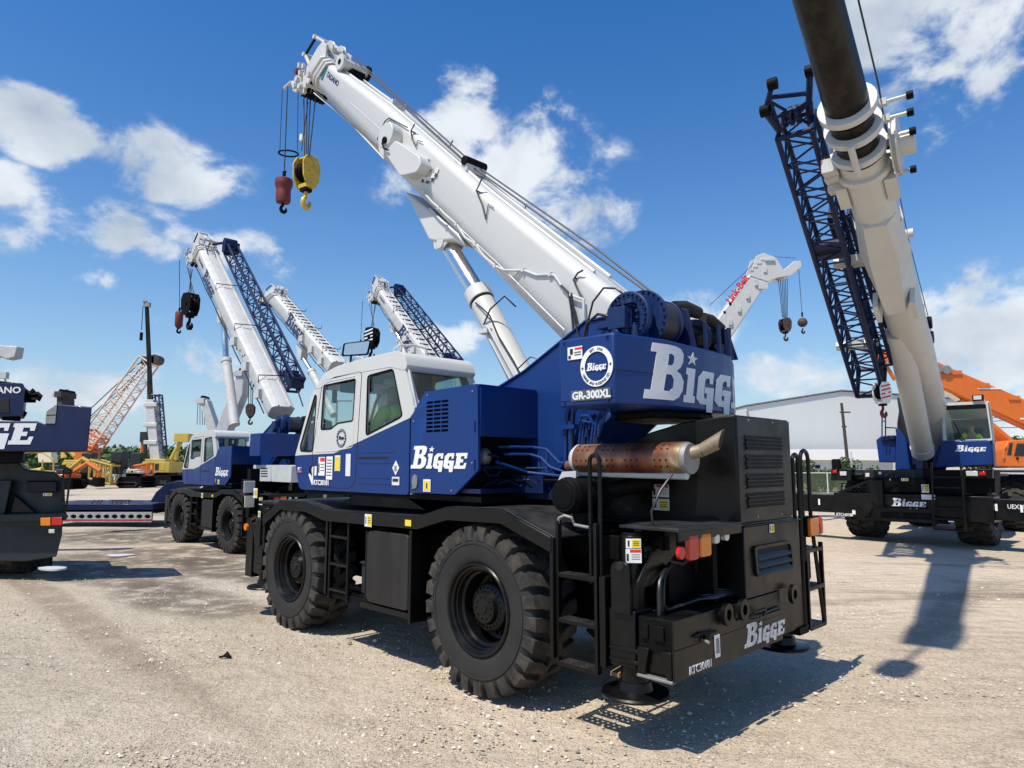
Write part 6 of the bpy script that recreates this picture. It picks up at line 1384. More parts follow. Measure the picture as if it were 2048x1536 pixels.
    for f in (.62, .64): c = a0+(a1-a0)*f; m.loft([[tuple(c+sd*a*.35+uu*b*.35+D*t) for a, b in ((-1, -1), (1, -1), (1, -.7), (-1, -.7))] for t in (-.2, .1)], 'dblue', False)
    # jib head frame
    h1, h2, h3, h4 = [np.array(FS.loc(dep(*q))) for q in ((1545, 168, 12.6), (1620, 142, 12.6), (1530, 222, 12.9), (1618, 205, 12.9))]
    c1 = np.array(FS.loc(dep(1560, 262, 13.2))); c2_ = np.array(FS.loc(dep(1622, 250, 13.2)))
    for a, b, r in ((h3, h1, .05), (h4, h2, .06), (h3, c1, .07), (h4, c2_, .07), ((h1+h3)/2, h4+(h2-h4)*.3, .045), (h3+(c1-h3)*.4, h4, .05), (c1, h4, .04), ((h1+h3)/2, c1, .04), (h1+(h3-h1)*.6, c2_, .03)): m.tube([a, b], r, 'dblue', 8)
    for q in (h1, h2, h3): m.tube([tuple(q-sd*.08), tuple(q+sd*.08)], .11, 'mblack', 12)
    e1 = (h3+c1)/2; e2 = (h4+c2_)/2; mid = (e1+e2)/2; 
    for k in range(3): q = mid+sd*(.12*k-.12)+uu*.05; m.tube([tuple(q-sd*.03), tuple(q+sd*.03)], .18, 'dblue', 16)
    conv(m).build('lattice_jib', rc)
    # blue body
    m = MB()
    m.prism(yz([(1878, 905), (1885, 881), (1975, 880), (1982, 890), (1985, 930), (1872, 936)], 1.6), 'yz', -.2, 1.6, 'blue'); m.prism(yz([(1862, 936), (1872, 900), (1880, 893), (1880, 936)], 1.3), 'yz', -1, 1.3, 'blue')
    q = yz([(1797, 830), (1803, 828), (1812, 875), (1822, 940), (1790, 940), (1792, 870)], .6); m.prism(q, 'yz', .0, .6, 'blue')
    m.prism(yz([(1752, 880), (1762, 872), (1792, 876), (1792, 925), (1758, 925)], .2), 'yz', -1.2, .2, 'blue'); m.prism(yz([(1762, 872), (1790, 870), (1790, 882), (1762, 882)], .3), 'yz', -.6, .3, 'dblue')
    m.prism(yz([(1800, 850), (1900, 880), (1880, 940), (1800, 940)], -.8), 'yz', -1.8, -.8, 'dblue'); m.prism(yz([(1845, 880), (1900, 880), (1890, 940), (1845, 940)], -.2), 'yz', -.6, -.2, 'mblack')
    conv(m).build('slewing_frame', rc, .03)
    m = MB(); m.shape(BIG, (1.6, at(1911, 903, x=1.6)[1], at(1911, 903, x=1.6)[2]), (0, 1, 0), (0, 0, 1), 'vinylw', .005, .70, .17); conv(m).build('lettering', rc)
    m = MB(); q = [at(*p, x=.5) for p in ((1764, 872), (1764, 828), (1767, 826), (1771, 828), (1771, 872))]; m.tube(q, .02, 'blue'); m.tube([at(1764, 842, x=.5), at(1771, 842, x=.5)], .02, 'blue'); m.tube([at(1771, 855, x=.5), at(1792, 856, x=.5), at(1794, 872, x=.5)], .02, 'mblack'); conv(m).build('guard_rail', rc)
    m = MB()
    for k in range(7): m.tube([at(1796+2*k, 795+3*k, x=.6), at(1800+k, 822, x=.7), at(1796+3*k, 850+4*k, x=.6)], .03, 'hose', 6)
    conv(m).build('hose_bundle', rc)
    # cab
    cx = 1.55; g = [(1889, 812), (1972, 809), (1982, 877), (1893, 881)]; o_ = [(1884, 806), (1975, 802), (1985, 881), (1886, 884)]
    oy, gy = round_poly(yz(o_, cx), .06), round_poly(yz(g, cx), .05)
    m = MB(); m.shape(flat([oy, gy], .06), (cx-.03, 0, 0), (0, 1, 0), (0, 0, 1), 'white')
    m.prism([(cx-.06, max(z for y, z in oy)), (cx-.06, max(z for y, z in oy)-.05), (-.4, 3.35), (-.4, 3.42)], 'xz', min(y for y, z in oy), max(y for y, z in oy), 'white')
    for yy in (min(y for y, z in oy), max(y for y, z in oy)-.05): m.box(-.4, cx-.06, yy, yy+.05, 1.95, 2.63, 'blue'); m.box(-.4, -.3, yy, yy+.05, 2.6, 3.4, 'white'); m.box(.5, .56, yy, yy+.05, 2.6, 3.45, 'white')
    conv(m).build('cab_frame', rc, .02)
    m = MB(); cf = flat([gy], .006); m.shape(cf, (cx-.03, 0, 0), (0, 1, 0), (0, 0, 1), 'glass'); conv(m).build('windscreen', rc)
    gy_ = [np.mean([y for y, z in gy]), np.mean([z for y, z in gy])]
    m = MB(); m.box(cx-.02, cx+.02, gy_[0]-.50, gy_[0]+.46, gy_[1]+.36, gy_[1]+.48, 'mblack'); m.tube([at(1907, 843, x=cx+.03), at(1921, 870, x=cx+.05), at(1931, 883, x=cx+.03)], .014, 'mblack'); m.tube([at(1915, 865, x=cx+.03), at(1924, 882, x=cx+.05)], .012, 'mblack'); conv(m).build('wiper', rc)
    m = MB(); m.box(-.3, cx-.2, gy_[0]-.4, gy_[0]+.4, 1.95, 2.1, 'seat'); m.box(.38, .50, gy_[0]-.22, gy_[0]+.32, 2.1, 3.05, 'seat'); m.box(-.42, -.36, gy_[0]-.5, gy_[0]+.5, 2.0, 3.35, 'inside'); conv(m).build('seat', rc, .03)
    m = MB(); c = at(1956, 795, x=cx); m.box(c[0]-.1, c[0]+.05, c[1]-.13, c[1]+.13, c[2]-.09, c[2]+.07, 'mblack'); m.box(c[0]+.05, c[0]+.07, c[1]-.10, c[1]+.08, c[2]-.06, c[2]+.05, 'clear'); m.tube([at(1965, 795, x=cx), at(1970, 803, x=cx)], .015, 'white'); conv(m).build('roof_lamp', rc)
    P_ = SO+FS.X*.62+FS.Y*(gy_[0]+.05)+np.array([0, 0, 2.36]); person(tuple(P_), SY+math.pi/2, 'person in a lime jacket seated behind the windscreen of the crane facing the camera', 'hiviz', .1, False)
    W = dep(1764, 785, 17.3); hook_block(tuple(W), .3, .68, 'vinylw', 'white hook block with red stripes and red hook hanging below the blue jib', stripes=True)
    m = MB(); a = np.array(FS.loc(W)); 
    for k in range(3): m.tube([a+np.array([.05*k-.05, 0, .15]), np.array(FS.loc(dep(1762+2*k, 740, 17.3)))], .012, 'rope', 5)
    conv(m).build('hook_rope', rc)
right_super()
# ================================================================== white crane with red lettering behind on the right
def link_crane():
    Y = 24.0; fr_x = PYp(1300, 950, Y)[0]; O = np.array([fr_x, Y, 0]); root = thing('truck_crane', 'white crane boom with red lettering rising behind the counterweight of the foreground crane', 'crane', tuple(O))
    q = lambda u, v, dy=0: PYp(u, v, Y+dy)-O
    P = [q(*p) for p in ((1360, 740), (1494, 552), (1530, 568), (1400, 765))]; m = MB(); m.prism([(p[0], p[2]) for p in P], 'xz', -.3, .3, 'white'); b = m.build('boom', root, .04)
    d = (P[1]-P[0])/np.linalg.norm(P[1]-P[0]); n = np.array([-d[2], 0, d[0]])
    m = MB(); t = text('Link-Belt', .045, .004, 0); c = q(1456, 612)-np.array([0, .3, 0]); m.shape(t, (c[0], -.302, c[2]), (d[0], 0, d[2]), (-d[2], 0, d[0]), 'redtext', .002, .235, .25); m.build('lettering', b)
    m = MB(); hd = [q(*p) for p in ((1494, 556), (1506, 518), (1520, 511), (1545, 520), (1560, 545), (1582, 528), (1594, 527), (1596, 538), (1575, 556), (1548, 560), (1530, 568))]
    for y0, y1 in ((-.32, -.26), (.26, .32)): m.prism([(p[0], p[2]) for p in hd], 'xz', y0, y1, 'white')
    for u, v, r in ((1556, 552, .18), (1588, 533, .16), (1515, 530, .14)): c = q(u, v); [m.lathe([(.02, -.02), (r, -.02), (r-.02, 0), (r, .02), (.02, .02)], (c[0], yy, c[2]), (0, 1, 0), 'wgrime', 20) for yy in (-.15, 0, .15)]
    for k in range(4): c = q(1494+8*k, 545-7*k); m.box(c[0]-.05, c[0]+.12, -.34, -.30, c[2]-.04, c[2]+.04, 'wgrime')
    c = q(1528, 525); m.box(c[0]-.1, c[0]+.25, -.38, -.3, c[2]-.05, c[2]+.05, 'cage')
    m.build('boom_head', b, .01)
    m = MB()
    for k in range(5): c = q(1438+17*k, 636-26*k); c2 = q(1455+17*k, 648-26*k); m.box(c2[0]-.06, c2[0]+.06, -.36, -.3, c2[2]-.10, c2[2]+.1, 'wgrime')
    for (u, v) in ((1455, 612), (1444, 628), (1512, 545)): c = q(u, v); m.cyl((c[0], -.31, c[2]), (c[0], -.30, c[2]), .05, 'mblack', n=12)
    c = q(1520, 578); m.box(c[0]-.18, c[0]+.15, -.36, -.3, c[2]-.08, c[2]+.14, 'white'); m.tube([q(1420, 610), q(1500, 535), q(1520, 510)], .012, 'rope'); m.build('boom_fitting', b)
    m = MB(); H = q(1570, 650)
    for k in range(6): c = q(1553+5*k, 555); m.tube([(c[0], -.15+.06*k, c[2]), (H[0]-.12+.05*k, -.1+.04*k, H[2]+.25)], .012, 'rope', 5)
    Bp = q(1605, 645); c = q(1597, 535); m.tube([(c[0], 0, c[2]), (Bp[0], 0, Bp[2]+.2)], .010, 'rope', 5); m.tube([q(1592, 516), q(1520, 512)], .01, 'rope', 5); m.build('wire_rope', root)
    hook_block(tuple(H+O), .2, .62, 'brown', 'rusty brown hook block hanging from the white boom with red lettering', wide=.5); ball(tuple(Bp+O), 0, .85, 'round brown ball hook beside the rusty brown block', 'brown', 'round')
    m = MB(); m.box(-2.2, 2.4, -1.2, 1.2, 1.3, 2.6, 'white'); m.box(.5, 2.0, -1, 1, 2.6, 3.3, 'white'); m.build('superstructure', root, .04); m = MB(); m.box(-3.5, 3.5, -1.25, 1.25, .7, 1.2, 'mblack'); m.build('carrier', root, .02)
    for x in (-2.6, 2.6):
        for s in (1, -1): add_wheel(root, x, 1.25*s, .70, s < 0, 0, R=.70, w=.45, n=20, fine=False)
link_crane()
# ================================================================== crane cut off by the left edge of the photo
def left_crane():
    Y = 12.2; O = np.array([PYp(20, 950, Y)[0], Y, 0]); root = thing('rough_terrain_crane', 'blue crane with a dark carrier cut off at the left edge, seen from behind', 'crane', tuple(O), 0, GRP)
    def q(u, v, dy=0): return PYp(u, v, Y+dy)-O
    class SK(MB):
        def build(s, *a, **k):
            y0 = min(v[1] for v in s.v); s.v = [(x-.66*(y-y0), y, z) for x, y, z in s.v]; return MB.build(s, *a, **k)
    def pz(px, dy=0): return [(q(u, v, dy)[0], q(u, v, dy)[2]) for u, v in px]
    m = SK(); m.prism(pz([(-330, 905), (-330, 842), (75, 842), (91, 849), (93, 823), (114, 808), (184, 814), (175, 902)], -.6), 'xz', -.6, .5, 'dblue'); m.prism(pz([(-330, 925), (-300, 905), (60, 903), (60, 925)], -.4), 'xz', -.4, .6, 'mblack')
    cw = m.build('counterweight', root, .02)
    m = SK(); c = q(-171, 889, -.6); m.shape(BIG, (c[0]+.0, -.602, c[2]-.0), (1, 0, 0), (0, 0, 1), 'vinyls', .004, 2.03, .55); m.build('lettering', cw)
    m = SK(); m.prism(pz([(94, 824), (114, 809), (112, 829), (92, 830)], -.61), 'xz', -.612, -.602, 'steel'); m.prism(pz([(92, 832), (112, 831), (110, 847), (91, 847)], -.61), 'xz', -.612, -.602, 'steel'); m.build('reflective_panel', cw)
    m = SK(); m.prism(round_poly(pz([(-120, 832), (-120, 768), (46, 766), (51, 775), (46, 832)], -.3), .04), 'xz', -.3, .5, 'dblue'); m.prism(pz([(0, 797), (18, 797), (19, 826), (0, 826)], -.31), 'xz', -.31, -.302, 'dark')
    m.prism(pz([(40, 840), (45, 800), (80, 798), (78, 842)], .2), 'xz', .2, .3, 'dblue')
    for pts in ([(47, 770), (60, 772), (72, 782), (85, 790), (98, 788), (104, 795)], [(47, 790), (70, 800), (95, 800)], [(50, 805), (75, 795), (92, 780)], [(48, 815), (75, 830)]): m.tube([q(*p) for p in pts], .05, 'mblack', 8)
    m.tube([q(85, 790), q(103, 800), q(106, 790)], .03, 'mblack', 8); m.tube([q(-40, 766), q(0, 762), q(46, 768)], .03, 'mblack'); wn = m.build('winch_frame', root, .01)
    m = SK(); c = q(-50, 786, -.3); m.shape(text('TADANO', .04), (c[0], -.302, c[2]), (1, 0, 0), (0, 0, 1), 'vinyls', .004, .135, .11); m.build('lettering', wn)
    # carrier
    m = SK(); m.prism(pz([(-300, 1120), (-300, 930), (45, 925), (60, 940), (118, 945), (133, 958), (135, 1040), (133, 1072), (122, 1115), (60, 1125)], 0), 'xz', .1, 1.8, 'slate'); m.prism(pz([(-300, 1052), (-300, 1036), (135, 1025), (135, 1040)], -.1), 'xz', -.12, .1, 'slate')
    m.prism(pz([(-200, 985), (-200, 905), (40, 905), (44, 925), (30, 985)], .3), 'xz', .3, 1.6, 'mblack'); m.prism(pz([(0, 960), (25, 960), (10, 1030), (-6, 1035)], -.1), 'xz', -.05, .1, 'slate'); m.prism(pz([(30, 990), (75, 1028), (20, 1028)], -.1), 'xz', .02, .1, 'black')
    m.prism(pz([(62, 985), (122, 985), (122, 962), (62, 962)], 0), 'xz', .02, .1, 'black'); cr = m.build('carrier', root, .02)
    for (nm, u0, u1, v0, v1, mm) in (('indicator_lamp', 85, 105, 1035, 1051, 'amber'), ('tail_lamp', 107, 128, 1034, 1050, 'redlens'), ('reversing_lamp', 101, 113, 1058, 1066, 'clear')):
        m = SK(); m.prism(round_poly(pz([(u0, v1), (u1, v1), (u1, v0), (u0, v0)], -.12), .015), 'xz', -.17, -.12, mm); m.build(nm, root, .008)
    m = SK(); c = q(96, 989); warning(m, (c[0], 0, c[2]), (1, 0, 0), (0, 0, 1), .16, .05); m.build('warning_sticker', cr)
    m = SK(); pts = [(130, 1024), (128, 950), (130, 938), (136, 936), (142, 940), (141, 960), (133, 1024)]; m.tube([q(*p) for p in pts], .02, 'black'); m.tube([q(124, 1010), q(128, 975), q(126, 950)], .02, 'black'); m.build('grab_rail', root)
    c = q(122, 1128); m = SK(); m.lathe([(.02, 0), (.26, 0), (.26, .03), (.1, .05), (.02, .05)], (c[0]-.1, .2, .18), (0, 0, 1), 'cage', 28); m.cyl((c[0]-.2, .25, .2), (c[0]-.2, .25, .6), .09, 'mblack'); m.build('outrigger_float', root)
    add_wheel(root, q(-10, 1130)[0], .9, .74, True, 0, R=.74, w=.5, fine=False).rotation_euler = (0, 0, math.pi/2+math.pi); add_wheel(root, q(-120, 1130)[0], .9, .74, True, 0, R=.74, w=.5, fine=False).rotation_euler = (0, 0, math.pi/2)
left_crane()
def white_tip():
    Y = 15.; O = np.array([PYp(-60, 950, Y)[0], Y, 0]); q = lambda u, v, dy=0: PYp(u, v, Y+dy)-O
    root = thing('crane', 'white boom tip poking in above the blue crane at the left edge', 'crane', tuple(O), 0)
    m = MB(); P = [q(*p) for p in ((-400, 900), (-400, 850), (0, 692), (42, 694), (38, 716), (20, 720), (0, 712))]; m.prism([(p[0], p[2]) for p in P], 'xz', -.12, .12, 'wgrime'); m.build('boom', root, .02)
    m = MB(); m.box(-8.5, -3.5, -1, 1, .8, 3.2, 'dblue'); m.build('superstructure', root, .03); m = MB(); m.box(-9, -3, -1.2, 1.2, .0, .8, 'mblack'); m.build('carrier', root)
    m = MB(); m.tube([q(3, 745), q(8, 752), q(12, 765)], .02, 'wgrime'); c = q(8, 750); m.box(c[0]-.08, c[0]+.08, -.05, .05, c[2]-.08, c[2]+.06, 'wgrime'); m.build('boom_fitting', root)
white_tip()
# ================================================================== lowboy trailer
def trailer():
    Y = 22.6; O = np.array([PYp(215, 1000, Y)[0], Y, 0]); root = thing('lowboy_trailer', 'empty blue lowboy trailer with a raised gooseneck parked behind the left cranes', 'trailer', tuple(O))
    q = lambda u, v, dy=0: PYp(u, v, Y+dy)-O
    xa, xb = q(60, 1010)[0], q(306, 1010)[0]; z1, z0 = q(215, 1008)[2], q(215, 1020)[2]
    m = MB(); m.box(xa, xb, 0, 2.5, z0, z1, 'dblue'); m.box(xa, xb, .3, 2.2, z0-.12, z0, 'mblack')
    g = [(290, 1005), (302, 985), (322, 968), (345, 962), (420, 962), (420, 972), (348, 974), (330, 985), (318, 1005)]; m.prism([(q(*p)[0], q(*p)[2]) for p in g], 'xz', .3, 2.2, 'dblue'); m.build('deck', root, .02)
    zc = q(215, 1034)[2]; hs_ = [[(xa, zc-.16), (xb, zc-.16), (xb, zc+.16), (xa, zc+.16)]]
    n = 15; 
    for k in range(n): cxx = xa+(xb-xa)*(k+.5)/n; hs_.append([(cxx+.10*math.cos(a), zc+.02+.07*math.sin(a)) for a in [2*math.pi*i/14 for i in range(14)]])
    m = MB(); m.shape(flat(hs_, .05), (0, -.02, 0), (1, 0, 0), (0, 0, 1), 'trailer_side')
    for k in range(0, n): cxx = xa+(xb-xa)*(k+.2)/n; m.box(cxx, cxx+.25, -.055, -.046, zc-.11, zc-.07, 'redlens')
    m.box(xa, xb, .02, .04, zc-.16, zc+.16, 'dark'); m.build('side_beam', root)
    m = MB(); 
    for u in (220, 229, 238, 246, 252, 180, 190, 196): c = q(u, 1003); m.tube([(c[0], .1, z1), (c[0]+.05, .12, z1+.12), (c[0]+.12, .2, z1+.08)], .018, 'brown', 6)
    m.tube([(q(216, 1003)[0], .1, z1+.12), (q(255, 1003)[0], .1, z1+.12)], .015, 'brown', 6); m.build('binder_chain', root)
    m = MB()
    for x in (q(425, 1000)[0], q(455, 1000)[0]):
        for y in (.2, 2.3): m.cyl((x, y, .5), (x, y+.3, .5), .5, 'rubber', n=28)
    m.build('wheel', root)
trailer()
# ================================================================== distant yellow machines on the left
def Q(O, Y): return lambda u, v, dy=0: PYp(u, v, Y+dy)-O
def crawler(label, Y, x0, x1, ytop, roofcol='yel', cat='crawler crane', cabside=1, extra=None, z_scale=1):
    O = np.array([PYp((x0+x1)/2, 950, Y)[0], Y, 0]); root = thing('crawler_crane', label, cat, tuple(O)); q = Q(O, Y); W = q(x1, 950)[0]-q(x0, 950)[0]; H = q(x0, ytop)[2]
    for s in (-1, 1):
        m = MB(); m.prism(round_poly([(-W*.55, .0), (W*.55, .0), (W*.55, 1.0), (-W*.55, 1.0)], .45, 6), 'xz', s*1.6-.4, s*1.6+.4, 'mblack')
        for k in range(9): x = -W*.48+W*.96*k/8; m.cyl((x, s*1.6-.43, .35), (x, s*1.6-.40, .35), .2, 'slate', n=12)
        m.build('crawler_track', root, .02)
    m = MB(); m.box(-W*.5, W*.5, -1.4, 1.4, 1.25, H*.9, roofcol); m.box(-W*.5, W*.3, -1.2, 1.2, H*.9, H, roofcol); m.box(-W*.45, W*.4, -1.0, 1.0, .9, 1.25, 'mblack'); b = m.build('house', root, .06)
    m = MB()
    for k in range(4): x = -W*.42+W*.2*k; m.box(x, x+W*.14, -1.42, -1.40, 1.5, H*.82, 'yellow' if k % 2 else 'slate')
    m.build('side_panel', b)
    xc = W*.5*cabside; m = MB(); m.box(xc-.0, xc+cabside*1.1, -1.5, -.5, 1.2, 3.2, 'slate'); c_ = m.build('operator_cab', root, .08); m = MB(); m.box(min(xc+.1*cabside, xc+.9*cabside), max(xc+.1*cabside, xc+.9*cabside), -1.52, -1.50, 1.9, 3.0, 'dglass'); m.build('window', c_)
    return root, q
# crawler crane with the orange and white lattice boom
r, q = crawler('yellow crawler crane with a tall orange and white lattice boom in the distance', 70., 140, 178, 920)
m = MB(); a, b = q(178, 893), q(298, 722); D = (b-a)/np.linalg.norm(b-a); lattice(m, a, b, (1.7, 1.7), (1.5, 1.5), (0, 1, 0), np.cross(D, [0, 1, 0]), 20, 'peach', .10, .04)
lattice(m, a, a+(b-a)*.14, (1.75, 1.75), (1.75, 1.75), (0, 1, 0), np.cross(D, [0, 1, 0]), 3, 'orange', .11, .05)
m.build('lattice_boom', r); m = MB(); m.box(b[0]-.5, b[0]+.8, -.6, .6, b[2]-.4, b[2]+.4, 'brown'); m.cyl((b[0]+.8, -.6, b[2]+.1), (b[0]+.8, .6, b[2]+.1), .5, 'brown'); m.build('boom_head', r)
m = MB(); f_ = q(172, 905); m.prism([(f_[0]-.8, f_[2]-1.2), (f_[0]+1.2, f_[2]-1.2), (a[0]+.5, a[2]+.3), (a[0]-.8, a[2]+.3)], 'xz', -.7, .7, 'orange'); m.tube([q(178, 905), q(150, 912), q(120, 880), q(128, 915)], .3, 'yel'); m.build('boom_foot', r)
m = MB()
for dy in (-.6, .6): m.tube([q(122, 880)+np.array([0, dy, 0]), q(290, 724)+np.array([0, dy, 0])], .05, 'rope', 5)
m.tube([q(126, 886), q(296, 736)], .04, 'rope', 5); m.build('pendant_rope', r)
# crane with the dark mast
r, q = crawler('yellow crane with a tall dark and white telescopic mast in the distance', 68., 297, 352, 918, cabside=-1)
m = MB(); P = [q(*p) for p in ((290, 608), (297, 608), (306, 800), (297, 800))]; m.prism([(p[0], p[2]) for p in P], 'xz', -.12, .12, 'gunmetal'); ib = m.build('mast_section', r, .05)
m = MB(); P = [q(*p) for p in ((295, 800), (311, 800), (325, 920), (305, 920))]; m.prism([(p[0], p[2]) for p in P], 'xz', -.5, .5, 'wgrime')
for v in (810, 850, 885): c = q(305, v); m.box(c[0]-.6, c[0]+.7, -.6, .6, c[2]-.2, c[2]+.2, 'white')
m.build('boom', r, .05); m = MB(); c = q(294, 610); m.box(c[0]-.25, c[0]+.3, -.2, .2, c[2]-.2, c[2]+.25, 'steel'); m.cyl((c[0]-.2, -.2, c[2]+.3), (c[0]-.2, .2, c[2]+.3), .18, 'steel'); m.build('boom_head', r)
m = MB(); m.tube([q(286, 612), q(283, 660)], .04, 'rope', 5); m.tube([q(296, 612), q(294, 900)], .04, 'rope', 5)
m.tube([q(303, 800), q(289, 910)], .05, 'rope', 5); c = q(283, 665); m.cyl(c, c-np.array([0, 0, .8]), .15, 'mblack'); m.build('wire_rope', r)
m = MB(); a, b = q(322, 905), q(314, 790); lattice(m, a, b, (.8, .8), (.7, .7), (0, 1, 0), (1, 0, 0), 12, 'navy', .08, .035); m.build('lattice_jib', r)
m = MB(); m.tube([q(340, 925), q(365, 876), q(372, 880)], .25, 'yel'); m.tube([q(365, 876), q(356, 890), q(352, 920)], .2, 'yel'); c = q(366, 876); m.box(c[0]-.6, c[0]+.8, -.6, .6, c[2]-.4, c[2]+.4, 'yel'); m.tube([q(352, 885), q(318, 918)], .04, 'rope', 5); m.build('gantry', r)
m = MB()
for p0, p1, p2 in (((287, 870), (283, 925), 0), ((290, 868), (290, 925), 1)): m.tube([q(*p0), q(*p1)], .2, 'orange' if p2 == 0 else 'brown')
c = q(290, 872); m.box(c[0]-.35, c[0]+.35, -.3, .3, c[2]-.6, c[2]+.4, 'slate'); m.build('hook_tackle', r)
# yellow lattice section lying on the ground
def lay(label, p0, p1, Y, wd, col='yel', n=8):
    O = np.array([PYp(*p0, Y)[0], Y, 0]); q = Q(O, Y); t = thing('boom_section', label, 'boom section', tuple(O)); m = MB(); a, b = q(*p0), q(*p1); a[2] = max(a[2], wd/2+.05); b[2] = max(b[2], wd/2+.05); D = (b-a)/np.linalg.norm(b-a)
    lattice(m, a, b, (wd, wd), (wd, wd), np.cross(D, [0, 0, 1]), (0, 0, 1), n, col, .09, .04); m.build('truss', t)
lay('yellow lattice boom section lying on the ground beside the yellow crawler crane', (190, 938), (232, 950), 60., 1.6)
lay('orange lattice boom section lying behind the small tracked crane', (268, 944), (300, 938), 62., 1.0, 'orange')
def far_yellow():
    Y = 45.; O = np.array([PYp(70, 950, Y)[0], Y, 0]); q = Q(O, Y); t = thing('crawler_crane', 'yellow machine with steps and railings half hidden by the blue crane at the left edge', 'crawler crane', tuple(O))
    m = MB(); P = [q(*p) for p in ((20, 950), (20, 905), (60, 905), (85, 900), (107, 920), (107, 960), (85, 962), (50, 955))]; m.box(q(15, 0)[0], q(95, 0)[0], 0, 2, q(0, 955)[2], q(0, 928)[2], 'yel'); m.build('house', t, .05)
    m = MB()
    for k in range(6): z = q(0, 961-6*k)[2]; m.box(q(85, 0)[0], q(107, 0)[0], -.5, 0, z, z+.1, 'yel')
    m.tube([q(85, 962), q(85, 920)], .05, 'yel'); m.tube([q(107, 962), q(107, 920)], .05, 'yel'); m.tube([q(30, 905), q(85, 905), q(107, 920)], .05, 'yel'); m.tube([q(55, 946), q(85, 940)], .2, 'yel'); m.build('steps', t)
    m = MB(); m.box(q(-20, 0)[0], q(110, 0)[0], -.5, 2.3, 0, q(0, 960)[2]+.05, 'mblack'); m.build('crawler_track', t, .1)
    m = MB(); a, b = q(80, 925), q(76, 900); P = [q(*p) for p in ((70, 925), (68, 900), (95, 898), (98, 925))]; m.prism([(p[0], p[2]) for p in P], 'xz', .3, .9, 'cream'); m.build('boom_foot', t, .03)
far_yellow()
def boom_tip(label, Y, px, head, rope=None, col='wgrime', bdx=0., grp=None, hw=2.5):
    """distant crane of which boom and head show; its body stands below"""
    x0 = px[0][0]; O = np.array([PYp(x0, 950, Y)[0], Y, 0]); q = Q(O, Y); t = thing('mobile_crane', label, 'crane', tuple(O), 0, grp)
    m = MB(); P = [q(*p) for p in px]; m.prism([(p[0], p[2]) for p in P], 'xz', -.3, .3, col); b = m.build('boom', t, .04)
    m = MB(); c = q(*head); k = Y/1380; m.box(c[0]-7*k, c[0]+7*k, -.35, .35, c[2]-6*k, c[2]+5*k, col); m.cyl((c[0]-8*k, -.3, c[2]-2*k), (c[0]-8*k, .3, c[2]-2*k), 5*k, 'wgrime', n=16); m.cyl((c[0]+3*k, -.3, c[2]+6*k), (c[0]+3*k, .3, c[2]+6*k), 4*k, 'mblack', n=14); m.tube([c, c+np.array([-4*k, 0, 10*k]), c+np.array([4*k, 0, 9*k])], .04, 'mblack', 5); m.build('boom_head', b)
    m = MB(); m.box(bdx-hw, bdx+hw, -1.1, 1.1, 1.2, 2.4, 'dblue'); m.build('superstructure', t, .03); m = MB(); m.box(bdx-hw*1.4, bdx+hw*1.4, -1.2, 1.2, .1, 1.1, 'mblack'); m.build('carrier', t, .03)
    if rope:
        m = MB(); 
        for (a, b_) in rope: m.tube([q(*a), q(*b_)], .016, 'rope', 5)
        m.build('wire_rope', t)
    return t, q, O
boom_tip('small white boom head with rope falls seen behind the left crane cab', 34., ((428, 890), (405, 806), (418, 800), (446, 880)), (407, 802), (((396, 806), (394, 850)), ((400, 806), (400, 850)), ((404, 806), (405, 850)), ((408, 808), (409, 850))), 'wgrime', 2.4, hw=1.1)
m_t, q, O = boom_tip('thick white boom leaning right, seen just above the cab of the crane at left', 26., ((434, 870), (470, 770), (482, 742), (494, 748), (492, 790), (460, 868)), (484, 748), (((498, 760), (497, 812)), ((502, 762), (502, 812)), ((506, 768), (505, 812))), 'wgrime', 1.7, hw=1.2)
hook_block(tuple(q(501, 820)+O), .2, .6, 'brown', 'small dark red hook block hanging behind the steep boom of the left crane', wide=.5)
boom_tip('dark and white boom head showing just above the blue crane at the left edge', 20., ((122, 900), (126, 794), (137, 792), (140, 900)), (131, 790), None, 'brown', -6.5)
# parked cars
def car(label, x, y, rz, col, L_=4.6, H=1.65, kind='suv', g=None):
    t = thing('parked_car', label, 'car', (x, y, 0), rz, g); W = 1.8; h = H
    side = [(-L_/2, .35), (-L_/2, .95), (-L_/2+.15, 1.05)] + ([(-L_*.40, h*.98), (L_*.12, h), (L_*.26, 1.08)] if kind == 'suv' else [(-L_*.10, 1.05), (-L_*.08, h), (L_*.14, h), (L_*.26, 1.08)]) + [(L_/2-.1, .95), (L_/2, .75), (L_/2, .35)]
    m = MB(); m.prism(side, 'xz', -W/2, W/2, col); b = m.build('body', t, .10, seg=3)
    m = MB(); gl = [(-L_*.38, 1.08), (-L_*.35, h-.1), (L_*.10, h-.1), (L_*.2, 1.08)] if kind == 'suv' else [(-L_*.06, 1.08), (-L_*.05, h-.1), (L_*.12, h-.1), (L_*.2, 1.08)]
    for s in (-1, 1): m.prism(gl, 'xz', s*(W/2-.0), s*(W/2+.01), 'dglass')
    m.build('window', b)
    for sx in (-1, 1):
        for sy in (-1, 1):
            m = MB(); m.cyl((sx*L_*.31, sy*(W/2-.2), .34), (sx*L_*.31, sy*(W/2+.02), .34), .34, 'rubber', n=24); m.cyl((sx*L_*.31, sy*(W/2+.02), .34), (sx*L_*.31, sy*(W/2+.03), .34), .2, 'steel', n=16); m.build('wheel', t)
    for s in (-1, 1): m = MB(); m.box(L_/2-.03, L_/2+.01, s*.72-.14, s*.72+.14, .68, .82, 'clear'); m.build('head_lamp', t)
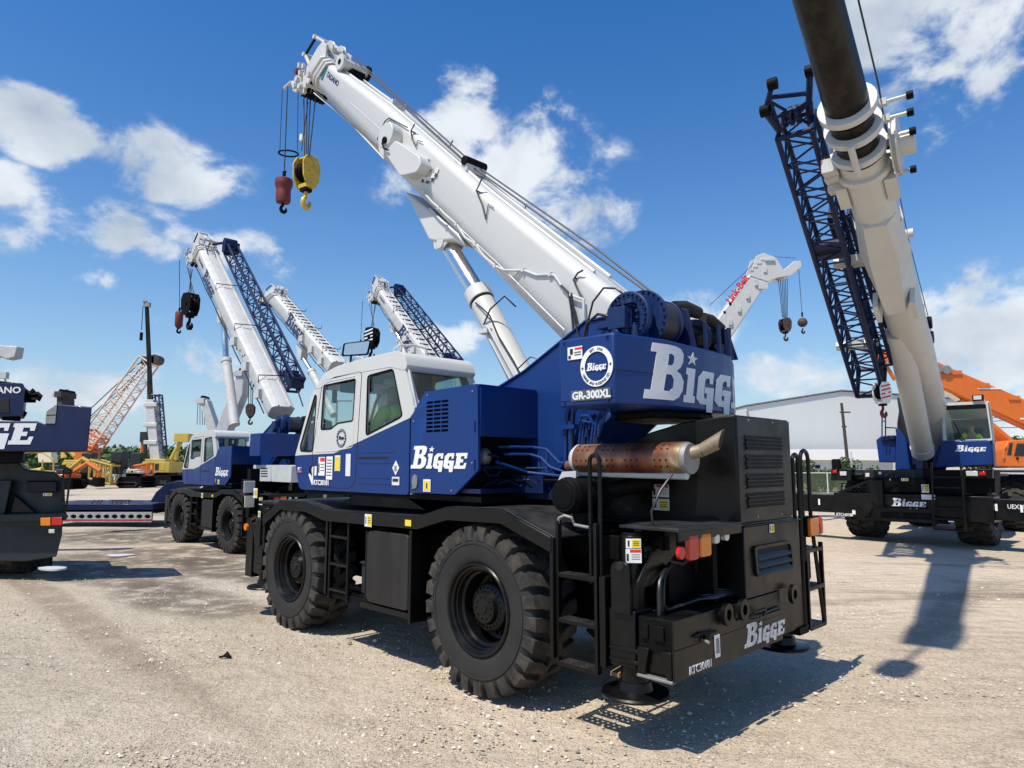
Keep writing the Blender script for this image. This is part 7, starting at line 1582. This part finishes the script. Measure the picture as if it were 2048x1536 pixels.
for i, (u, Y, lb) in enumerate(((243, 80, 'white parked car nearest the yellow lattice section'), (258, 78, 'white parked car in the middle of the distant row of three'), (274, 76, 'white parked car next to the small tracked crane'))):
    g = PYp(u, 955, Y); car(lb, g[0], Y, .3+.2*i, 'white', g='white cars parked far off on the left')
r_, q_ = crawler('small tracked crane with a white cab in front of the distant white cars', 62., 262, 296, 938, 'cage', cabside=-1)
g = PYp(2003, 950, 42.); car('dark purple parked car beside the orange truck at the right edge', g[0], 42., .2, mat('plum_car_paint', (.05, .01, .03), .25, coat=1))
# ================================================================== orange crane at the right edge
def orange_crane():
    Y = 34.; O = np.array([PYp(2060, 950, Y)[0], Y, 0]); q = Q(O, Y); t = thing('truck_crane', 'orange truck crane at the right edge with its boom lowered leftward', 'crane', tuple(O))
    pz = lambda px: [(q(*p)[0], q(*p)[2]) for p in px]
    m = MB(); m.prism(pz([(1862, 722), (1893, 737), (2060, 808), (2300, 905), (2300, 965), (2060, 862), (1872, 776)]), 'xz', -.35, .35, 'orange'); b = m.build('boom', t, .08)
    m = MB()
    for (u, v) in ((1905, 745), (1960, 770), (2020, 795)): c = q(u, v); m.box(c[0]-.35, c[0]+.2, -.42, -.35, c[2]-.15, c[2]+.05, 'orange')
    c = q(1882, 742); m.cyl((c[0], -.5, c[2]), (c[0], -.35, c[2]), .22, 'steel', n=24); m.cyl((c[0]-.4, -.5, c[2]+.05), (c[0]-.4, -.38, c[2]+.05), .2, 'steel', n=24)
    m.box(q(1885, 0)[0], q(1935, 0)[0], -.37, -.352, q(0, 780)[2], q(0, 777)[2], 'vinylw'); c = q(2030, 840); m.box(c[0], c[0]+1, -.37, -.352, c[2], c[2]+.08, 'vinylw'); m.build('boom_fitting', b)
    m = MB(); m.tube([q(1885, 780), q(1918, 800), q(1940, 812)], .16, 'chrome'); m.tube([q(1918, 800), q(2060, 930)], .24, 'orange'); m.tube([q(1976, 852), q(2016, 886), q(2040, 905)], .30, 'orange'); m.build('lift_ram', t)
    # two thin extra struts seen near the top of the big boom
    m = MB(); m.tube([q(1756, 706), q(1790, 760)], .10, 'orange'); c = q(1762, 712); m.box(c[0]-.3, c[0]+.35, -.3, .3, c[2]-.3, c[2]+.3, 'orange'); m.tube([q(1765, 712), q(1865, 728)], .25, 'orange'); m.tube([q(1780, 722), q(1880, 760)], .15, 'orange'); m.build('boom_head', b)
    pz = lambda px: [(q(u, v, -1.2)[0], q(u, v, -1.2)[2]) for u, v in px]
    m = MB(); m.prism(round_poly(pz([(2012, 933), (2008, 900), (2016, 882), (2030, 880), (2110, 880), (2110, 935)]), .08), 'xz', -1.2, -.3, 'orange'); cb = m.build('cab', t, .05)
    m = MB(); m.prism(pz([(2028, 912), (2034, 887), (2060, 887), (2060, 912)]), 'xz', -1.22, -1.205, 'dglass'); m.prism(pz([(2014, 910), (2019, 886), (2025, 886), (2022, 910)]), 'xz', -1.22, -1.205, 'dglass'); m.build('window', cb)
    m = MB(); m.tube([q(2012, 893, -1.2), q(2007, 898, -1.2), q(2008, 916, -1.2)], .06, 'orange'); m.tube([q(2033, 917, -1.22), q(2036, 917, -1.22)], .06, 'mblack'); m.build('mirror', cb)
    m = MB(); m.prism(pz([(2016, 977), (2014, 936), (2110, 935), (2110, 977)]), 'xz', -1.25, -.2, 'cage'); m.prism(pz([(2016, 977), (2016, 962), (2030, 962), (2035, 977)]), 'xz', -1.3, -1.25, 'orange'); m.build('carrier', t, .03)
    m = MB(); m.box(q(2055, 0)[0], q(2400, 0)[0], -1.1, 1.2, .6, 1.4, 'mblack'); m.box(q(2200, 0)[0], q(2330, 0)[0], -1, 1, 1.4, 3.2, 'orange'); m.build('chassis', t, .03)
    for u in (2045, 2180, 2260): add_wheel(t, q(u, 950)[0], -1.15, .5, True, 0, R=.52, w=.35, n=20, fine=False)
orange_crane()
# ================================================================== warehouse, annex, fence, poles
def warehouse():
    Y = 95.; O = np.array([PYp(1700, 950, Y)[0], Y, 0]); q = Q(O, Y); t = thing('warehouse', 'large grey metal warehouse with a low pitched roof behind the fence', 'building', tuple(O)); pz = lambda px: [(q(*p)[0], q(*p)[2]) for p in px]
    wm = bpy.data.materials.new('ribbed_metal_wall'); wm.use_nodes = True; nt = wm.node_tree; b = nt.nodes['Principled BSDF']; b.inputs['Roughness'].default_value = .55
    tc = nt.nodes.new('ShaderNodeTexCoord'); wv = nt.nodes.new('ShaderNodeTexWave'); wv.inputs['Scale'].default_value = 1.6; wv.bands_direction = 'X'; nt.links.new(tc.outputs['Object'], wv.inputs[0]); bp = nt.nodes.new('ShaderNodeBump'); bp.inputs['Distance'].default_value = .01; bp.inputs['Strength'].default_value = .5
    nt.links.new(wv.outputs['Fac'], bp.inputs['Height']); nt.links.new(bp.outputs[0], b.inputs['Normal'])
    n = nt.nodes.new('ShaderNodeTexNoise'); n.inputs['Scale'].default_value = .12; n.inputs['Detail'].default_value = 6; nt.links.new(tc.outputs['Object'], n.inputs[0]); x = nt.nodes.new('ShaderNodeMix'); x.data_type = 'RGBA'; nt.links.new(n.outputs[0], x.inputs[0]); x.inputs[6].default_value = (.50, .52, .51, 1); x.inputs[7].default_value = (.58, .59, .57, 1); nt.links.new(x.outputs[2], b.inputs['Base Color'])
    out = [(1493, 937), (1493, 813), (1682, 783), (1935, 800), (1935, 937)]
    m = MB(); m.prism(pz(out), 'xz', 0, 45, wm); m.build('wall', t)
    m = MB(); a = pz([(1491, 812), (1682, 781.5), (1938, 799), (1938, 797), (1682, 779.5), (1491, 809.5)]); m.prism(a, 'xz', -.3, 45.3, 'steel'); m.build('roof', t)
    m = MB(); m.tube([q(1494, 822, -.3), q(1496, 832, -.3), q(1496, 930, -.3)], .15, 'steel'); m.build('downpipe', t)
    t2 = thing('annex', 'low white roofed building in front of the grey warehouse', 'building', tuple(O-np.array([0, 8, 0]))); q2 = Q(O-np.array([0, 8, 0]), Y-8); p2 = lambda px: [(q2(*p)[0], q2(*p)[2]) for p in px]
    m = MB(); m.prism(p2([(1480, 919), (1480, 899), (1790, 898), (1790, 921)]), 'xz', -.5, 6, 'vinylw'); m.build('roof', t2); m = MB(); m.prism(p2([(1482, 940), (1482, 919), (1786, 921), (1786, 940)]), 'xz', 0, 6, 'cage'); w = m.build('wall', t2)
    for u in (1635, 1560, 1705): m = MB(); m.prism(p2([(u-5, 937), (u-5, 930), (u+5, 930), (u+5, 937)]), 'xz', -.05, -.02, 'dark'); m.build('window', w)
warehouse()
def pole(label, u, v0, Y, name='utility_pole', r=.16, arms=((.08, 1.0),), col='pole', lean=0., cat='utility pole'):
    g = PYp(u, 930, Y); t = thing(name, label, cat, (g[0], Y, 0)); H = PYp(u, v0, Y)[2]
    m = MB(); m.tube([(lean, 0, 0), (0, 0, H)], [r, r*.7], col, 10); m.build('pole', t); m = MB()
    for f, w in arms: m.box(-w*.2, w*.8, -.06, .06, H*(1-f)-.06, H*(1-f)+.06, col)
    m.build('crossarm', t); return g[0], H
pole('dark wooden utility pole in front of the grey warehouse', 1690, 806, 60., arms=((.11, .9), (.28, .4)), lean=.35)
pole('lamp post seen through the foreground cab door window', 670, 802, 58., 'lamp_post', .12, ((.0, 1.6),), 'steel', cat='lamp post')
pole('thin pale post among the shrubs near the warehouse', 1703, 905, 56., 'post', .07, ((.0, .1),), 'cage', cat='post')
x3, h3 = pole('distant power pole beyond the orange crane', 2085, 815, 100., arms=((.03, 3.), (.12, 3.)))
m = MB()
for k, (v0, v1) in enumerate(((835, 828), (841, 838), (852, 858))): m.tube([tuple(PYp(1860, v0-4, 100.)), tuple(PYp(1960, v0+4, 100.)), tuple(PYp(2085, v1-4, 100.))], .045, 'rope', 4)
tag(m.build('power_lines'), 'thin power lines strung low in the sky behind the orange boom', 'power lines')
def fence():
    Y = 45.; xa, xb = PYp(1480, 950, Y)[0], PYp(1770, 950, Y)[0]; t = thing('chain_link_fence', 'chain link fence with green screening in front of the shrubs', 'fence', (xa, Y, 0)); L_ = xb-xa; h = PYp(1600, 946, Y)[2]
    mm = bpy.data.materials.new('chain_link_screen'); mm.use_nodes = True; nt = mm.node_tree; nt.nodes.clear(); o = nt.nodes.new('ShaderNodeOutputMaterial'); x = nt.nodes.new('ShaderNodeMixShader'); a = nt.nodes.new('ShaderNodeBsdfTransparent'); d = nt.nodes.new('ShaderNodeBsdfDiffuse'); d.inputs[0].default_value = (.10, .13, .08, 1)
    c = nt.nodes.new('ShaderNodeTexNoise'); c.inputs['Scale'].default_value = 1.3; c.inputs['Detail'].default_value = 6; tc = nt.nodes.new('ShaderNodeTexCoord'); nt.links.new(tc.outputs['Object'], c.inputs[0]); nt.links.new(c.outputs[0], x.inputs[0]); nt.links.new(a.outputs[0], x.inputs[1]); nt.links.new(d.outputs[0], x.inputs[2]); nt.links.new(x.outputs[0], o.inputs[0])
    m = MB(); m.box(0, L_, .0, .01, .05, h-.03, mm); m.build('mesh', t); m = MB(); m.tube([(0, 0, h), (L_, 0, h)], .035, 'cage'); m.build('rail', t)
    for k in range(6): m = MB(); m.cyl((L_*k/5, -.04, 0), (L_*k/5, -.04, h+.05), .045, 'cage', n=10); m.build('post', t)
fence()
# ================================================================== trees and shrubs
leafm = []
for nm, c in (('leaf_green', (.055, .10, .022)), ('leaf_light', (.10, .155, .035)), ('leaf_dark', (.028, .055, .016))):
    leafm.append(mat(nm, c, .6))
def tree(label, x, y, h, w, n=900, name='tree', cat='tree', leaf=.22, trunk=True, group=None, base=0.):
    t = thing(name, label, cat, (x, y, base), RNG.random()*6.28, group); v = []; f = []; mi = []
    k = 9; cl = [(RNG.normal()*w*.22, RNG.normal()*w*.22, h*(.30+.52*RNG.random()) if trunk else h*(.12+.6*RNG.random()), w*(.16+.16*RNG.random())) for _ in range(k)]
    if trunk: cl.append((0, 0, h*.82, w*.22))
    for i in range(n):
        c = cl[int(RNG.random()*len(cl))]; d = RNG.normal(size=3); d /= np.linalg.norm(d); r = c[3]*(.55+.55*RNG.random()); p = np.array([c[0]+d[0]*r, c[1]+d[1]*r, max(c[2]+d[2]*r*.85, .05)])
        a = RNG.normal(size=3); a /= np.linalg.norm(a); b = np.cross(a, RNG.normal(size=3)); b /= np.linalg.norm(b); s = leaf*RNG.uniform(.6, 1.4); q = len(v)
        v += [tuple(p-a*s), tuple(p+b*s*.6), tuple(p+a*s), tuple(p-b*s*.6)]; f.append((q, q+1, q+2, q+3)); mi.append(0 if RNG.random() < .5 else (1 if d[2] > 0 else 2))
    me = bpy.data.meshes.new('crown'); me.from_pydata(v, [], f); [me.materials.append(m_) for m_ in leafm]; me.polygons.foreach_set('material_index', mi); o = bpy.data.objects.new('crown' if trunk else 'foliage', me); COL.objects.link(o); o.parent = t
    m = MB(); 
    if trunk: m.tube([(0, 0, 0), (w*.02, 0, h*.3), (0, 0, h*.75)], [h*.03, h*.022, h*.008], 'pole', 8); [m.tube([(0, 0, h*.35), (c[0]*.6, c[1]*.6, c[2]*.9), c[:3]], [h*.012, h*.008, h*.004], 'pole', 5) for c in cl[:6]]; m.build('trunk', t)
    else: [m.tube([(0, 0, 0), (c[0]*.7, c[1]*.7, c[2])], [.03, .012], 'pole', 5) for c in cl[:5]]; m.build('stem', t)
S = 'tree in the far treeline beyond the yard'
for i in range(26):
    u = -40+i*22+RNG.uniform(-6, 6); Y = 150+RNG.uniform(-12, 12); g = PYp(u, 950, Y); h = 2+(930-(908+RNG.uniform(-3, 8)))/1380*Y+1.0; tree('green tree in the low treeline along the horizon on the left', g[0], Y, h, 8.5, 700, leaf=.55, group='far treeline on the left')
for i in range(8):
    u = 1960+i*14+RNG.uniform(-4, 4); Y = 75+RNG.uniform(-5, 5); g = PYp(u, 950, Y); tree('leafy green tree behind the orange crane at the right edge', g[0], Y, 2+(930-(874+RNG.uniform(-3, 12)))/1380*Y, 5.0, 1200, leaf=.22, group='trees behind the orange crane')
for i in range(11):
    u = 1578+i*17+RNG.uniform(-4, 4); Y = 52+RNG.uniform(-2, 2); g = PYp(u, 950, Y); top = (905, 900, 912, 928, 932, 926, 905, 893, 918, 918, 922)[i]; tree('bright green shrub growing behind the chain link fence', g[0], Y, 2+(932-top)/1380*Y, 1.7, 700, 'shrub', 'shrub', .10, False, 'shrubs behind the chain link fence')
# far grey shed roof on the left
t = thing('open_shed', 'low dark roofed open shed in the distance behind the white cars', 'building', tuple(np.array([PYp(250, 950, 110.)[0], 110., 0]))); m = MB(); q = Q(np.array([PYp(250, 950, 110.)[0], 110., 0]), 110.)
m.prism([(q(*p)[0], q(*p)[2]) for p in ((214, 930), (232, 924), (280, 926), (300, 930), (300, 933), (214, 933))], 'xz', -3, 3, 'slate'); m.build('roof', t)
m = MB(); [m.cyl((q(u, 0)[0], -2.8, 0), (q(u, 0)[0], -2.8, q(0, 931)[2]), .12, 'steel', n=8) for u in (218, 245, 272, 298)]; m.build('post', t)
# ================================================================== things on the ground
g = gnd(448, 1316); m = MB(); m.v = []; 
for k in range(5): a = .5*k; m.tube([(g[0]-.05+.02*k, g[1]+.01*k, .008), (g[0]+.0, g[1]+.02*k, .02+.004*k), (g[0]+.07, g[1]-.005*k+.01, .01)], .012, 'mblack', 6)
tag(m.build('scrap'), 'small dark crumpled scrap lying on the gravel left of the foreground wheels', 'scrap')
g = gnd(240, 1111); m = MB(); m.prism([(g[0]+.28*math.cos(a)*(1+.2*math.sin(3*a)), g[1]+.22*math.sin(a)) for a in [2*math.pi*k/20 for k in range(20)]], 'xy', .003, .012, 'cage'); tag(m.build('plate'), 'pale flat round plate lying on the dark patch of ground at left', 'plate')
g = FM.at(1245, 1320, z=.42); m = MB(); W = lambda a: tuple(FM.O+FM.X*a[0]+FM.Y*a[1]+np.array([0, 0, a[2]])); m.loft([[W((-1.22+a*.05, 1.12-t*.22, .44+b*.015+t*.03)) for a, b in ((-1, -1), (1, -1), (1, 1), (-1, 1))] for t in (0, 1)], 'wood', False); tag(m.build('wooden_board'), 'short piece of board jammed behind the rear left jack of the foreground crane', 'board')
m = MB(); pts = [gnd(*p, z=.02) for p in ((1612, 1037), (1650, 1040), (1680, 1036), (1720, 1041), (1760, 1037))]; m.tube([tuple(p) for p in pts], .02, 'hose', 6); tag(m.build('ground_hose'), 'thin hose lying on the sand below the outrigger beam of the big crane', 'hose')

for (lb, u, Y, w_, top, cl) in (('yellow excavator standing behind the trailer gooseneck', 330, 85, 2.2, 935, 'yel'), ('small yellow machine left of the yellow crawler crane', 112, 64, 2.0, 930, 'yel'), ('orange and white machine half hidden left of the lattice section', 128, 58, 1.6, 938, 'orange'), ('grey blue container beyond the trailer', 215, 100, 3.2, 934, 'steel')):
    O = np.array([PYp(u, 950, Y)[0], Y, 0]); q = Q(O, Y); t = thing('container' if 'container' in lb else 'excavator', lb, 'container' if 'container' in lb else 'machine', tuple(O)); H = q(u, top)[2]
    if 'container' in lb:
        m = MB(); m.box(-w_, w_, -1.2, 1.2, .1, H, cl); b = m.build('body', t, .03); m = MB(); [m.box(-w_+.2+.4*k, -w_+.3+.4*k, -1.24, -1.2, .2, H-.1, cl) for k in range(int(w_*2/.4)-1)]; m.build('side_panel', b)
    else:
        m = MB(); [m.prism(round_poly([(-w_*.8, 0), (w_*.8, 0), (w_*.8, .8), (-w_*.8, .8)], .35), 'xz', s*1.0-.25, s*1.0+.25, 'mblack') for s in (-1, 1)]; m.build('crawler_track', t); m = MB(); m.box(-w_*.7, w_*.5, -1.1, 1.1, .9, H*.75, cl); m.box(w_*.0, w_*.5, -1.1, -.1, H*.75, H, 'slate'); m.build('house', t, .08); m = MB(); m.tube([(w_*.5, 0, 1.4), (w_*1.2, 0, H*1.3), (w_*1.9, 0, H*.9)], .22, cl); m.tube([(w_*1.9, 0, H*.9), (w_*1.8, 0, .9)], .16, cl); m.build('arm', t); m = MB(); m.prism([(w_*1.6, .3), (w_*2.0, .2), (w_*2.0, .9), (w_*1.7, 1.0)], 'xz', -.5, .5, 'mblack'); m.build('bucket', t)
